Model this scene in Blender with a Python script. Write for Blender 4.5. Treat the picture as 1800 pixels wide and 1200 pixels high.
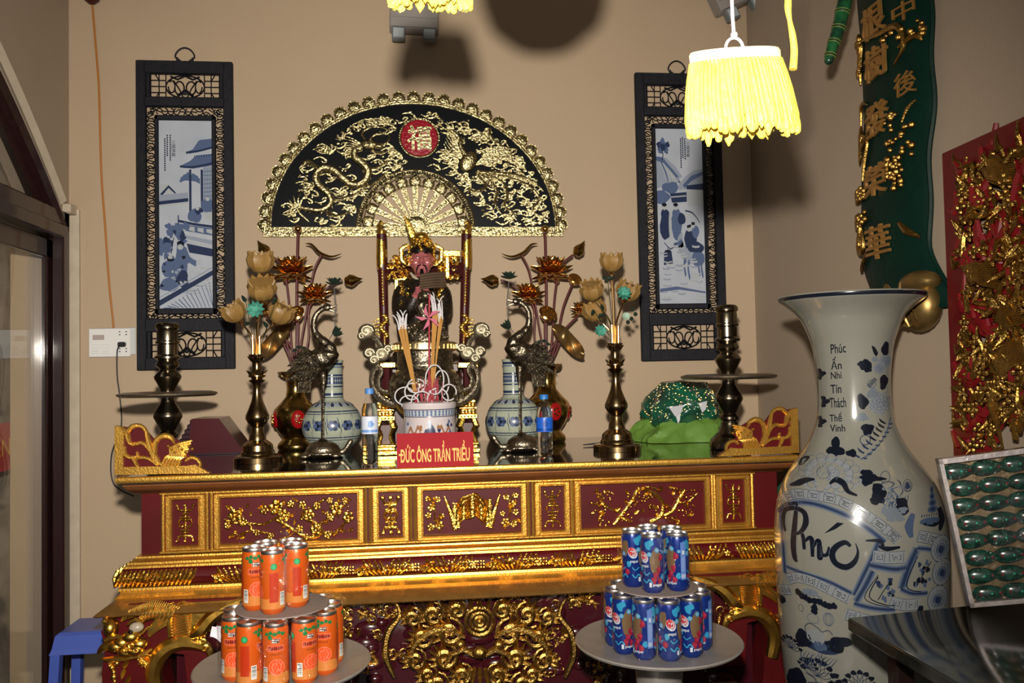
import bpy, bmesh, math, random
from mathutils import Vector, Matrix, noise
from mathutils.geometry import tessellate_polygon
for _o in list(bpy.data.objects):
    bpy.data.objects.remove(_o)
SC = bpy.context.scene
COL = SC.collection
PI = math.pi
V = Vector

# ---------------------------------------------------------------- camera
F = 1450.0
CAM = V((0.0, -3.58, 1.57))
YAW, PITCH, ROLL = math.radians(6.4), math.radians(2.0), math.radians(1.15)
FWD = V((math.sin(YAW) * math.cos(PITCH), math.cos(YAW) * math.cos(PITCH), math.sin(PITCH)))
R0 = V((math.cos(YAW), -math.sin(YAW), 0))
U0 = R0.cross(FWD)
RT = R0 * math.cos(ROLL) - U0 * math.sin(ROLL)
UP = U0 * math.cos(ROLL) + R0 * math.sin(ROLL)
cd = bpy.data.cameras.new('camera')
cam = bpy.data.objects.new('camera', cd)
COL.objects.link(cam)
cd.sensor_width = 36.0
cd.lens = 36.0 * F / 1800.0
cd.clip_start = 0.05
mw = Matrix((RT, UP, -FWD)).transposed().to_4x4()
mw.translation = CAM
cam.matrix_world = mw
SC.camera = cam


def ray(px, py):
    return FWD + RT * ((px - 900.0) / F) + UP * ((600.0 - py) / F)


def atY(px, py, Y):
    r = ray(px, py)
    return CAM + r * ((Y - CAM.y) / r.y)


def atX(px, py, X):
    r = ray(px, py)
    return CAM + r * ((X - CAM.x) / r.x)


def atZ(px, py, Z):
    r = ray(px, py)
    return CAM + r * ((Z - CAM.z) / r.z)


def mpp(p):
    return (V(p) - CAM).dot(FWD) / F


# ---------------------------------------------------------------- light
SC.view_settings.view_transform = 'Standard'
SC.view_settings.look = 'None'
SC.view_settings.exposure = 0.0
SC.view_settings.gamma = 1.0
SC.view_settings.use_curve_mapping = False
wd = bpy.data.worlds.new('world')
SC.world = wd
wd.use_nodes = True
wd.node_tree.nodes['Background'].inputs[0].default_value = (1.0, 0.9, 0.78, 1)
wd.node_tree.nodes['Background'].inputs[1].default_value = 0.22
# the photographer's flash, a hand's breadth above the lens
ld = bpy.data.lights.new('camera_flash', 'SPOT')
ld.energy = 480
ld.color = (1.0, 0.93, 0.82)
ld.shadow_soft_size = 0.035
ld.spot_size = math.radians(96)
ld.spot_blend = 0.85
lo = bpy.data.objects.new('camera_flash', ld)
COL.objects.link(lo)
lo.location = CAM + V((-0.015, 0.02, 0.235))
lo.rotation_euler = (V((0.05, 0, 1.62)) - lo.location).to_track_quat('-Z', 'Y').to_euler()
# daylight from the open front of the shrine behind the photographer
ad = bpy.data.lights.new('open_front_daylight', 'AREA')
ad.shape = 'RECTANGLE'
ad.size, ad.size_y = 2.4, 1.8
ad.energy = 9
ad.color = (0.85, 0.92, 1.0)
ao = bpy.data.objects.new('open_front_daylight', ad)
COL.objects.link(ao)
ao.location = (-0.4, -5.6, 1.9)
ao.rotation_euler = (PI / 2, 0, 0)

# ---------------------------------------------------------------- toolkit
def srgb(c):
    return tuple(((x / 12.92) if x <= 0.04045 else ((x + 0.055) / 1.055) ** 2.4) for x in c)


def hexc(h):
    return srgb(tuple(int(h[i:i + 2], 16) / 255 for i in (0, 2, 4)))


MATS = {}


def mat(name, col, rough=0.5, metal=0.0, coat=0.0, noise_s=0, noise_a=0.0, col2=None, bump=0.0, bump_s=60,
        trans=0.0, ior=1.45, alpha=1.0, sub=0.0, emit=None, emit_s=0.0, stretch=None, spec=0.5):
    if name in MATS:
        return MATS[name]
    m = bpy.data.materials.new(name)
    m.use_nodes = True
    nt = m.node_tree
    b = nt.nodes['Principled BSDF']
    c = hexc(col) if isinstance(col, str) else col
    b.inputs['Base Color'].default_value = (*c, 1)
    b.inputs['Roughness'].default_value = rough
    b.inputs['Metallic'].default_value = metal
    b.inputs['Coat Weight'].default_value = coat
    b.inputs['Coat Roughness'].default_value = 0.08
    b.inputs['Transmission Weight'].default_value = trans
    b.inputs['IOR'].default_value = ior
    b.inputs['Alpha'].default_value = alpha
    b.inputs['Specular IOR Level'].default_value = spec
    if sub:
        b.inputs['Subsurface Weight'].default_value = sub
        b.inputs['Subsurface Radius'].default_value = (0.02, 0.012, 0.005)
        b.inputs['Subsurface Scale'].default_value = 0.5
    if alpha < 1:
        pass
    if emit:
        b.inputs['Emission Color'].default_value = (*hexc(emit), 1)
        b.inputs['Emission Strength'].default_value = emit_s
    tc = nt.nodes.new('ShaderNodeTexCoord')
    src = tc.outputs['Object']
    if stretch:
        mp = nt.nodes.new('ShaderNodeMapping')
        mp.inputs['Scale'].default_value = stretch
        nt.links.new(src, mp.inputs[0])
        src = mp.outputs[0]
    if col2 is not None:
        n = nt.nodes.new('ShaderNodeTexNoise')
        n.inputs['Scale'].default_value = noise_s
        n.inputs['Detail'].default_value = 5
        nt.links.new(src, n.inputs['Vector'])
        r = nt.nodes.new('ShaderNodeValToRGB')
        r.color_ramp.elements[0].position = 0.5 - noise_a
        r.color_ramp.elements[1].position = 0.5 + noise_a
        c2 = hexc(col2) if isinstance(col2, str) else col2
        r.color_ramp.elements[0].color = (*c, 1)
        r.color_ramp.elements[1].color = (*c2, 1)
        nt.links.new(n.outputs['Fac'], r.inputs['Fac'])
        nt.links.new(r.outputs['Color'], b.inputs['Base Color'])
    if bump:
        n2 = nt.nodes.new('ShaderNodeTexNoise')
        n2.inputs['Scale'].default_value = bump_s
        n2.inputs['Detail'].default_value = 3
        nt.links.new(src, n2.inputs['Vector'])
        bp = nt.nodes.new('ShaderNodeBump')
        bp.inputs['Strength'].default_value = bump
        bp.inputs['Distance'].default_value = 0.004
        nt.links.new(n2.outputs['Fac'], bp.inputs['Height'])
        nt.links.new(bp.outputs['Normal'], b.inputs['Normal'])
    MATS[name] = m
    return m


def cr(pts, k=5, closed=False):
    """Catmull-Rom through tuples of any length."""
    n = len(pts)
    if n < 3:
        return [tuple(p) for p in pts]
    out = []
    rng = range(n) if closed else range(n - 1)
    for i in rng:
        p1, p2 = pts[i % n], pts[(i + 1) % n]
        p0 = pts[(i - 1) % n] if (closed or i > 0) else p1
        p3 = pts[(i + 2) % n] if (closed or i + 2 < n) else p2
        for j in range(k):
            t = j / k
            out.append(tuple(0.5 * (2 * b + (c - a) * t + (2 * a - 5 * b + 4 * c - d) * t * t +
                                    (3 * b - a - 3 * c + d) * t ** 3) for a, b, c, d in zip(p0, p1, p2, p3)))
    if not closed:
        out.append(tuple(pts[-1]))
    return out


def wloc(o):
    p = V((0, 0, 0))
    while o is not None:
        p += o.location
        o = o.parent
    return p


class MB:
    def __init__(s):
        s.v, s.f, s.m = [], [], []

    def add(s, vs, fs, m=0):
        b = len(s.v)
        s.v.extend([(p[0], p[1], p[2]) for p in vs])
        s.f.extend([tuple(i + b for i in f) for f in fs])
        s.m.extend([m] * len(fs))

    def box(s, lo, hi, m=0, M=None, bev=0.0):
        x0, y0, z0 = lo
        x1, y1, z1 = hi
        if bev:
            b = bev
            pts, fs = [], []
            for (z, k) in ((z0, b), (z0 + b, 0), (z1 - b, 0), (z1, b)):
                a = [(x0 + b + k, y0 + k), (x1 - b - k, y0 + k), (x1 - k, y0 + b + k), (x1 - k, y1 - b - k), (x1 - b - k, y1 - k),
                     (x0 + b + k, y1 - k), (x0 + k, y1 - b - k), (x0 + k, y0 + b + k)]
                pts += [V((x, y, z)) for x, y in a]
            for r in range(3):
                for i in range(8):
                    j = (i + 1) % 8
                    fs.append((r * 8 + i, r * 8 + j, r * 8 + 8 + j, r * 8 + 8 + i))
            fs += [tuple(range(7, -1, -1)), tuple(range(24, 32))]
        else:
            pts = [V((x, y, z)) for z in (z0, z1) for x, y in ((x0, y0), (x1, y0), (x1, y1), (x0, y1))]
            fs = [(3, 2, 1, 0), (4, 5, 6, 7), (0, 1, 5, 4), (1, 2, 6, 5), (2, 3, 7, 6), (3, 0, 4, 7)]
        if M is not None:
            pts = [M @ p for p in pts]
        s.add(pts, fs, m)

    def lathe(s, prof, c=(0, 0, 0), n=32, m=0, mod=None, M=None, axis=None):
        c = V(c)
        vs, fs, rows = [], [], []
        for (r, z) in prof:
            row = []
            if r < 1e-6:
                row = [len(vs)] * n
                vs.append(V((0, 0, z)))
            else:
                for i in range(n):
                    t = 2 * PI * i / n
                    rr = mod(t, r, z) if mod else r
                    row.append(len(vs))
                    vs.append(V((rr * math.cos(t), rr * math.sin(t), z)))
            rows.append(row)
        for a, b in zip(rows[:-1], rows[1:]):
            for i in range(n):
                j = (i + 1) % n
                q = []
                for k in (a[i], a[j], b[j], b[i]):
                    if k not in q:
                        q.append(k)
                if len(q) > 2:
                    fs.append(tuple(q))
        if prof[0][0] > 1e-6:
            fs.append(tuple(reversed(rows[0])))
        if prof[-1][0] > 1e-6:
            fs.append(tuple(rows[-1]))
        if M is not None:
            vs = [M @ p for p in vs]
        if axis is not None:
            q = V((0, 0, 1)).rotation_difference(V(axis).normalized())
            vs = [q @ p for p in vs]
        s.add([p + c for p in vs], fs, m)

    def tube(s, pts, r, n=6, m=0, closed=False, flat=1.0, up=None):
        P = [V(p) for p in pts]
        k = len(P)
        if k < 2:
            return
        R = r if isinstance(r, (list, tuple)) else [r] * k
        if len(R) != k:
            R = [R[int(round(i * (len(R) - 1) / (k - 1)))] if len(R) > 12 else
                 _interp(R, i / (k - 1)) for i in range(k)]
        vs, fs = [], []
        nrm = None
        for i in range(k):
            if closed:
                t = P[(i + 1) % k] - P[i - 1]
            else:
                t = P[min(i + 1, k - 1)] - P[max(i - 1, 0)]
            if t.length < 1e-9:
                t = V((0, 0, 1))
            t.normalize()
            if nrm is None:
                a = V(up) if up is not None else (V((0, 1, 0)) if abs(t.y) < 0.9 else V((1, 0, 0)))
                nrm = (a - t * a.dot(t)).normalized()
            else:
                nrm = nrm - t * nrm.dot(t)
                if nrm.length < 1e-6:
                    nrm = t.orthogonal()
                nrm.normalize()
            bi = t.cross(nrm)
            for j in range(n):
                a = 2 * PI * j / n
                vs.append(P[i] + nrm * (math.cos(a) * R[i] * flat) + bi * (math.sin(a) * R[i]))
        rng = k if closed else k - 1
        for i in range(rng):
            for j in range(n):
                a, b = i * n + j, i * n + (j + 1) % n
                c, d = ((i + 1) % k) * n + (j + 1) % n, ((i + 1) % k) * n + j
                fs.append((a, b, c, d))
        if not closed:
            fs.append(tuple(range(n - 1, -1, -1)))
            fs.append(tuple(range((k - 1) * n, k * n)))
        s.add(vs, fs, m)

    def ell(s, c, r, m=0, M=None, nu=10, nv=6):
        if not isinstance(r, (tuple, list)):
            r = (r, r, r)
        c = V(c)
        vs, fs = [V((0, 0, r[2]))], []
        for j in range(1, nv):
            ph = PI * j / nv
            for i in range(nu):
                t = 2 * PI * i / nu
                vs.append(V((r[0] * math.sin(ph) * math.cos(t), r[1] * math.sin(ph) * math.sin(t), r[2] * math.cos(ph))))
        vs.append(V((0, 0, -r[2])))
        for i in range(nu):
            fs.append((0, 1 + i, 1 + (i + 1) % nu))
            fs.append((len(vs) - 1, 1 + (nv - 2) * nu + (i + 1) % nu, 1 + (nv - 2) * nu + i))
        for j in range(nv - 2):
            for i in range(nu):
                a = 1 + j * nu
                fs.append((a + i, a + nu + i, a + nu + (i + 1) % nu, a + (i + 1) % nu))
        if M is not None:
            vs = [M @ p for p in vs]
        s.add([p + c for p in vs], fs, m)

    def petal(s, base, d, up, L, w, curl=0.3, cup=0.3, th=0.0012, m=0, nu=6, nv=5, tip=0.8):
        """a pointed leaf or petal from base along d, its face towards up"""
        d = V(d).normalized()
        up = V(up)
        up = (up - d * up.dot(d)).normalized()
        sd = d.cross(up)
        base = V(base)
        vs, fs = [], []
        for sgn in (1, -1):
            for i in range(nu + 1):
                t = i / nu
                ww = w * (math.sin(PI * min(1, (0.12 + 0.88 * t) ** tip)) ** 0.8 if t < 1 else 0.02)
                for j in range(nv + 1):
                    q = -1 + 2 * j / nv
                    p = base + d * (L * t) + sd * (q * ww * 0.5) + up * (curl * L * t * t + cup * ww * q * q + sgn * th)
                    vs.append(p)
        n1 = (nu + 1) * (nv + 1)
        for i in range(nu):
            for j in range(nv):
                a = i * (nv + 1) + j
                fs.append((a, a + 1, a + nv + 2, a + nv + 1))
                fs.append((n1 + a, n1 + a + nv + 1, n1 + a + nv + 2, n1 + a + 1))
        for i in range(nu):
            a, b = i * (nv + 1), (i + 1) * (nv + 1)
            fs.append((a, b, n1 + b, n1 + a))
            a += nv
            b += nv
            fs.append((b, a, n1 + a, n1 + b))
        for j in range(nv):
            fs.append((j + 1, j, n1 + j, n1 + j + 1))
            a = nu * (nv + 1) + j
            fs.append((a, a + 1, n1 + a + 1, n1 + a))
        s.add(vs, fs, m)

    def poly(s, pts, fn, h0=0.0, h1=None, m=0, holes=()):
        """flat filled outline in (u, v); with h1 an extruded solid"""
        loops = [list(pts)] + [list(h) for h in holes]
        flat = [p for l in loops for p in l]
        tris = tessellate_polygon([[V((p[0], p[1], 0)) for p in l] for l in loops])
        if h1 is None:
            s.add([fn(u, v, h0) for u, v in flat], [tuple(t) for t in tris], m)
            return
        n = len(flat)
        vs = [fn(u, v, h1) for u, v in flat] + [fn(u, v, h0) for u, v in flat]
        fs = [tuple(t) for t in tris] + [(c + n, b + n, a + n) for a, b, c in tris]
        o = 0
        for l in loops:
            k = len(l)
            for i in range(k):
                a, b = o + i, o + (i + 1) % k
                fs.append((a, b, b + n, a + n))
            o += k
        s.add(vs, fs, m)

    def sheet(s, fn, nu, nv, m=0, cu=False, th=None):
        ku = nu if cu else nu + 1
        vs = [fn(i / nu, j / nv) for i in range(ku) for j in range(nv + 1)]
        fs = []
        for i in range(nu):
            a = i * (nv + 1)
            b = ((i + 1) % ku) * (nv + 1)
            for j in range(nv):
                fs.append((a + j, b + j, b + j + 1, a + j + 1))
        s.add(vs, fs, m)

    def build(s, name, mats, parent=None, origin=None, sharp=38, recalc=True):
        me = bpy.data.meshes.new(name)
        if origin is None:
            if parent is not None:
                origin = wloc(parent)
            else:
                xs, ys, zs = zip(*s.v)
                origin = V(((min(xs) + max(xs)) / 2, (min(ys) + max(ys)) / 2, min(zs)))
        o_ = V(origin)
        me.from_pydata([(x - o_.x, y - o_.y, z - o_.z) for x, y, z in s.v], [], s.f)
        if not isinstance(mats, (list, tuple)):
            mats = [mats]
        for m in mats:
            me.materials.append(m)
        me.polygons.foreach_set('material_index', s.m)
        if recalc:
            bm = bmesh.new()
            bm.from_mesh(me)
            bmesh.ops.recalc_face_normals(bm, faces=bm.faces)
            bm.to_mesh(me)
            bm.free()
        me.polygons.foreach_set('use_smooth', [True] * len(me.polygons))
        me.set_sharp_from_angle(angle=math.radians(sharp))
        me.update()
        ob = bpy.data.objects.new(name, me)
        COL.objects.link(ob)
        if parent is not None:
            ob.parent = parent
            ob.location = o_ - wloc(parent)
        else:
            ob.location = o_
        return ob


def _interp(R, t):
    x = t * (len(R) - 1)
    i = min(int(x), len(R) - 2)
    return R[i] + (R[i + 1] - R[i]) * (x - i)


def thing(name, label, cat, loc, group=None):
    o = bpy.data.objects.new(name, None)
    o.empty_display_size = 0.05
    COL.objects.link(o)
    o.location = loc
    return tag(o, label, cat, group)


def tag(o, label, cat, group=None, kind=None):
    o['label'] = label
    o['category'] = cat
    if group:
        o['group'] = group
    if kind:
        o['kind'] = kind
    return o


def struct(o):
    o['kind'] = 'structure'
    return o


def copy_tree(o, parent=None):
    c = o.copy()
    COL.objects.link(c)
    c.parent = parent
    for ch in [x for x in o.children]:
        copy_tree(ch, c)
    return c


def fuse(mb, voxel, smooth=2):
    """join overlapping shapes of mb into one continuous skin"""
    o = mb.build('tmp', [])
    o.data.materials.clear()
    md = o.modifiers.new('r', 'REMESH')
    md.mode = 'VOXEL'
    md.voxel_size = voxel
    ms = o.modifiers.new('s', 'SMOOTH')
    ms.iterations = smooth
    ms.factor = 0.5
    dg = bpy.context.evaluated_depsgraph_get()
    me = bpy.data.meshes.new_from_object(o.evaluated_get(dg))
    out = MB()
    l = o.location
    out.add([v.co + l for v in me.vertices], [tuple(p.vertices) for p in me.polygons])
    bpy.data.objects.remove(o)
    return out


_tc = {}


def text_mesh(txt, extrude=0.0, bold=0.0):
    key = (txt, extrude, bold)
    if key not in _tc:
        c = bpy.data.curves.new('t', 'FONT')
        c.body = txt
        c.size = 1.0
        c.extrude = extrude
        c.offset = bold
        c.resolution_u = 3
        o = bpy.data.objects.new('t', c)
        COL.objects.link(o)
        dg = bpy.context.evaluated_depsgraph_get()
        me = bpy.data.meshes.new_from_object(o.evaluated_get(dg))
        bpy.data.objects.remove(o)
        vs = [tuple(v.co) for v in me.vertices]
        fs = [tuple(p.vertices) for p in me.polygons]
        if vs:
            x0, x1 = min(v[0] for v in vs), max(v[0] for v in vs)
            y0, y1 = min(v[1] for v in vs), max(v[1] for v in vs)
            vs = [((v[0] - (x0 + x1) / 2) / (x1 - x0 + 1e-9), (v[1] - (y0 + y1) / 2) / (y1 - y0 + 1e-9), v[2]) for v in vs]
        _tc[key] = (vs, fs)
    return _tc[key]


def put_text(mb, txt, fn, cu, cv, w, h, lift=0.0006, th=0.0, m=0, rot=0.0, bold=0.0):
    """letters fitted into a w x h box centred on (cu, cv) of the surface fn(u, v, lift)"""
    vs, fs = text_mesh(txt, 0.5 if th else 0.0, bold)
    c, s_ = math.cos(rot), math.sin(rot)
    out = []
    for x, y, z in vs:
        a, b = x * w, y * h
        out.append(fn(cu + a * c - b * s_, cv + a * s_ + b * c, lift + (z + 0.5) * th if th else lift))
    mb.add(out, fs, m)


class Paint:
    """thin painted shapes laid on a surface fn(u, v, h), each stroke a hair above the last"""

    def __init__(s, mb, fn, h=0.0004, dh=0.000006, dirs=1):
        s.mb, s.fn, s.h, s.dh = mb, fn, h, dh

    def up(s):
        s.h += s.dh
        return s.h

    def blob(s, u, v, ru, rv=None, m=1, rot=0.0, n=14, wob=0.0, seed=0, rings=2, tipx=0.0):
        rv = rv or ru
        h = s.up()
        rnd = random.Random(seed + int(u * 9999) + int(v * 7777))
        ph = [rnd.uniform(0, 6.28) for _ in range(3)]
        vs = [s.fn(u, v, h)]
        for k in range(1, rings + 1):
            for i in range(n):
                t = 2 * PI * i / n
                q = (k / rings) * (1 + wob * (math.sin(3 * t + ph[0]) * 0.6 + math.sin(5 * t + ph[1]) * 0.4))
                if tipx:
                    q *= 1 + tipx * max(0, math.cos(t)) ** 6
                x, y = q * ru * math.cos(t), q * rv * math.sin(t)
                vs.append(s.fn(u + x * math.cos(rot) - y * math.sin(rot), v + x * math.sin(rot) + y * math.cos(rot), h))
        fs = [(0, 1 + i, 1 + (i + 1) % n) for i in range(n)]
        for k in range(1, rings):
            a = 1 + (k - 1) * n
            fs += [(a + i, a + n + i, a + n + (i + 1) % n, a + (i + 1) % n) for i in range(n)]
        s.mb.add(vs, fs, m)

    def stroke(s, pts, w, m=1, k=5, closed=False, raw=False):
        h = s.up()
        P = [tuple(p) for p in (pts if raw else cr(pts, k, closed))]
        n = len(P)
        if n < 2:
            return
        W_ = w if isinstance(w, (list, tuple)) else [w, w]
        vs = []
        for i in range(n):
            if closed:
                a, b = P[i - 1], P[(i + 1) % n]
            else:
                a, b = P[max(i - 1, 0)], P[min(i + 1, n - 1)]
            dx, dy = b[0] - a[0], b[1] - a[1]
            l = math.hypot(dx, dy) + 1e-12
            ww = _interp(W_, i / (n - 1)) / 2
            vs.append(s.fn(P[i][0] - dy / l * ww, P[i][1] + dx / l * ww, h))
            vs.append(s.fn(P[i][0] + dy / l * ww, P[i][1] - dx / l * ww, h))
        fs = [(2 * i, 2 * i + 1, 2 * i + 3, 2 * i + 2) for i in range(n - 1)]
        if closed:
            fs.append((2 * n - 2, 2 * n - 1, 1, 0))
        s.mb.add(vs, fs, m)

    def rect(s, u0, v0, u1, v1, m=1, nu=6, nv=1, skew=0.0):
        h = s.up()
        s.mb.sheet(lambda a, b: s.fn(u0 + (u1 - u0) * a + skew * b, v0 + (v1 - v0) * b, h), nu, nv, m)

    def ring(s, u, v, r, w, m=1, n=20, ry=None):
        ry = ry or r
        s.stroke([(u + r * math.cos(2 * PI * i / n), v + ry * math.sin(2 * PI * i / n)) for i in range(n)], w, m, closed=True, raw=True)

    def shape(s, pts, m=1):
        s.mb.poly(pts, s.fn, s.up(), None, m)

    def meander(s, u0, v0, u1, v1, hgt, w, m=1, gap=1.0):
        """one greek-key square between two points on its mid line"""
        dx, dy = u1 - u0, v1 - v0
        L = math.hypot(dx, dy)
        ex, ey = dx / L, dy / L
        def q(a, b):
            return (u0 + ex * a * L - ey * b * hgt, v0 + ey * a * L + ex * b * hgt)
        s.stroke([q(.04, -.42), q(.96, -.42), q(.96, .42), q(.04, .42)], w, m, closed=True, raw=True)
        s.stroke([q(.2, -.22), q(.78, -.22), q(.78, .25), q(.3, .25), q(.3, 0), q(.55, 0)], w, m, raw=True)


def lathe_px(mb, cx, Y, prof, z0=None, n=28, m=0, mod=None, k=0):
    """turn a silhouette read off as (half width, height line) at depth Y; rests on z0"""
    P = []
    for hw, py in prof:
        p = atY(cx, py, Y)
        P.append((hw * (p - CAM).dot(FWD) / F, p.z))
    if z0 is not None:
        dz = z0 - min(z for _, z in P)
        P = [(r, z + dz) for r, z in P]
    if k:
        P = [(max(r, 0), z) for r, z in cr(P, k)]
    c = atY(cx, prof[-1][1], Y)
    mb.lathe(P, (c.x, Y, 0), n, m, mod)
    return c.x, P


def sc(x, Y):
    """metres per pixel at (x, Y)"""
    return (V((x, Y, 1.4)) - CAM).dot(FWD) / F


# ---------------------------------------------------------------- materials
GOLD = mat('gold_leaf', (0.82, 0.48, 0.08), 0.26, 1.0, bump=0.9, bump_s=110, noise_s=70, noise_a=.2, col2=(.62, .34, .06))
GOLD_D = mat('shade_dark_gold_leaf', (0.30, 0.17, 0.045), 0.34, 1.0, noise_s=60, noise_a=0.2, col2=(0.48, 0.29, 0.07), bump=0.6, bump_s=160)  # apron shadow put into this darker gold; vines and screen leaves share it
GOLD_M = mat('gilded_moulding', (0.80, 0.45, 0.08), 0.34, 0.9, noise_s=25, noise_a=0.25, col2=(0.62, 0.33, 0.06), bump=0.25, bump_s=200)
GOLD_S = mat('burnished_gilding', (0.88, 0.53, 0.10), 0.32, 1.0, bump=0.25, bump_s=45, noise_s=12, noise_a=.3, col2=(.62, .34, .06))
BRASS_F = mat('pale_stamped_brass', (0.60, 0.52, 0.28), 0.2, 1.0, bump=1.0, bump_s=130, noise_s=90, noise_a=.2, col2=(.36, .30, .15))
BRASS_A = mat('antique_brass', (0.40, 0.27, 0.13), 0.2, 1.0, noise_s=14, noise_a=0.2, col2=(0.24, 0.17, 0.09))
BRASS_T = mat('dark_polished_brass', (0.24, 0.20, 0.14), 0.22, 1.0, noise_s=20, noise_a=0.2, col2=(0.14, 0.12, 0.09))
BRONZE = mat('dark_bronze', (0.30, 0.25, 0.17), 0.33, 1.0, noise_s=70, noise_a=0.15, col2=(0.12, 0.10, 0.08), bump=0.7, bump_s=120)
BRONZE_L = mat('rubbed_bronze', (0.38, 0.33, 0.24), 0.33, 1.0, noise_s=70, noise_a=0.15, col2=(0.28, 0.22, 0.15), bump=0.5, bump_s=150)
LACQ = mat('dark_red_lacquer', '50090C', 0.45, 0, coat=0.08, spec=.25, noise_s=8, noise_a=0.3, col2='3E080B')
LACQ_P = mat('plum_lacquer', '340C14', 0.2, 0, coat=0.7, bump=0.3, bump_s=15)
LACQ_B = mat('brown_gilt_wood', (0.33, 0.13, 0.035), 0.4, 0.35, coat=0.2, noise_s=20, noise_a=0.25, col2=(0.24, 0.09, 0.03), bump=0.2, bump_s=80)
RED_P = mat('bright_red_paint', 'A3101A', 0.4, 0, coat=0.2)
BLACKV = mat('black_enamel', '05070B', 0.4, 0, spec=.15)
EBONY = mat('carved_ebony', '121319', 0.6, 0, spec=.25, noise_s=30, noise_a=0.3, col2='1E1E24', bump=0.3, bump_s=90)
PORC = mat('aged_white_porcelain', '72716A', 0.16, 0, coat=0.4, noise_s=6, noise_a=0.4, col2='6A6A62')
PORC_G = mat('celadon_white_glaze', 'A9AE9C', 0.15, 0, coat=0.4, noise_s=12, noise_a=0.4, col2='949B8C')
TILE_W = mat('white_painted_tile', 'AEB3BD', 0.35, 0, noise_s=9, noise_a=0.3, col2='9CA3B0')
BL1 = mat('pale_cobalt_wash', '8A93A3', 0.25)
BL2 = mat('mid_cobalt_wash', '4F5F80', 0.25)
BL3 = mat('deep_cobalt', '263250', 0.25)
BL4 = mat('ink_blue_black', '141A29', 0.22, coat=0.2)
BL0 = mat('faint_cobalt_wash', 'A2A7AC', 0.25)
MARB = mat('black_polished_granite', '0B0B0D', 0.05, 0, coat=0.6, noise_s=50, noise_a=0.12, col2='24242A', spec=0.9)
WHITE = mat('white_plastic', 'D8D6D4', 0.4)


def thin_clear(name, edge, bump, rough=.02, base=.03):
    m = bpy.data.materials.new(name)
    m.use_nodes = True
    nt = m.node_tree
    nt.nodes.remove(nt.nodes['Principled BSDF'])
    tr, gl, mx, fr, bp, no = (nt.nodes.new(n_) for n_ in ('ShaderNodeBsdfTransparent', 'ShaderNodeBsdfGlossy', 'ShaderNodeMixShader', 'ShaderNodeLayerWeight', 'ShaderNodeBump', 'ShaderNodeTexNoise'))
    gl.inputs['Roughness'].default_value = rough
    fr.inputs['Blend'].default_value = .5
    pw, ml = nt.nodes.new('ShaderNodeMath'), nt.nodes.new('ShaderNodeMath')
    pw.operation, ml.operation = 'POWER', 'MULTIPLY_ADD'
    pw.inputs[1].default_value = 4
    ml.inputs[1].default_value, ml.inputs[2].default_value = edge, base
    nt.links.new(fr.outputs['Facing'], pw.inputs[0])
    nt.links.new(pw.outputs[0], ml.inputs[0])
    no.inputs['Scale'].default_value = 30
    bp.inputs['Strength'].default_value = bump
    bp.inputs['Distance'].default_value = .01
    nt.links.new(no.outputs['Fac'], bp.inputs['Height'])
    if bump:
        nt.links.new(bp.outputs['Normal'], gl.inputs['Normal'])
    nt.links.new(ml.outputs[0], mx.inputs[0])
    nt.links.new(tr.outputs[0], mx.inputs[1])
    nt.links.new(gl.outputs[0], mx.inputs[2])
    nt.links.new(mx.outputs[0], nt.nodes['Material Output'].inputs[0])
    return m


GLASSM = thin_clear('clear_glass', .7, 0)
FILM = thin_clear('clear_film', .25, .8, .06, .025)

# ---------------------------------------------------------------- the room
XL, XR = -1.435, 1.512
WALLM = mat('beige_wall_paint', 'B09A7E', 0.62, 0, noise_s=2.2, noise_a=0.35, col2='A8927A', bump=0.12, bump_s=70)
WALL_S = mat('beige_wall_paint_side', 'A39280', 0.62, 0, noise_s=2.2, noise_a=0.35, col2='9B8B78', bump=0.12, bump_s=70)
PLAST = mat('cream_plaster', 'C0B29E', 0.6, noise_s=18, noise_a=0.3, col2='AEA08C')
DOORW = mat('dark_door_wood', '2B1616', 0.32, 0, coat=0.4, noise_s=6, noise_a=0.3, col2='1F1010', stretch=(8, 8, 1), bump=0.15, bump_s=30)


def quadbox(name, lo, hi, m, **k):
    b = MB()
    b.box(lo, hi, 0, **k)
    return struct(b.build(name, m))


quadbox('wall_back', (XL - .15, 0, 0), (XR + .15, .15, 3.7), WALLM)
quadbox('wall_right', (XR, -5.0, 0), (XR + .15, 0, 3.7), WALL_S)
quadbox('ceiling', (XL - .15, -5.0, 3.7), (XR + .15, .15, 3.8), mat('ceiling_paint', '8F8578', 0.8))
b = MB()
b.box((XL - .15, -6.5, -.1), (XR + .15, .15, 0))
struct(b.build('floor', mat('brown_floor_tile', '5A4436', 0.25, coat=0.3, noise_s=4, noise_a=0.3, col2='4A382E')))


def zarch(y, o=0.0):
    t = -0.088 - y
    if t > 1.01:
        t = 2.02 - t
    return 2.263 + 0.95 * t - 0.24 * t * t + o


ys = [-0.088 - 2.02 * i / 24 for i in range(25)]
b = MB()
fx = lambda u, v, h: V((XL - 0.15 + h, u, v))
outl = [(0, 0), (0, 3.7), (-5, 3.7), (-5, 0), (-2.16, 0), (-2.16, 2.25)] + [(y, zarch(y)) for y in reversed(ys)] + [(-0.035, 2.25), (-0.035, 0)]
b.poly(outl, fx, 0, 0.15)
struct(b.build('wall_left', WALL_S))
# plaster band round the arch, and the jamb strip beside it
b = MB()
pa = [(XL + .012, y, zarch(y) + .028) for y in ys]
b.tube(pa, 0.03, 4, 0, flat=0.5, up=(1, 0, 0))
b.box((XL + .001, -0.075, 2.245), (XL + .035, -0.002, 2.285), bev=.004)
struct(b.build('trim_1', PLAST))
b = MB()
b.box((XL + .002, -0.014, 0), (XL + .045, -0.0005, 2.27))
struct(b.build('trim_2', PLAST))
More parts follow.
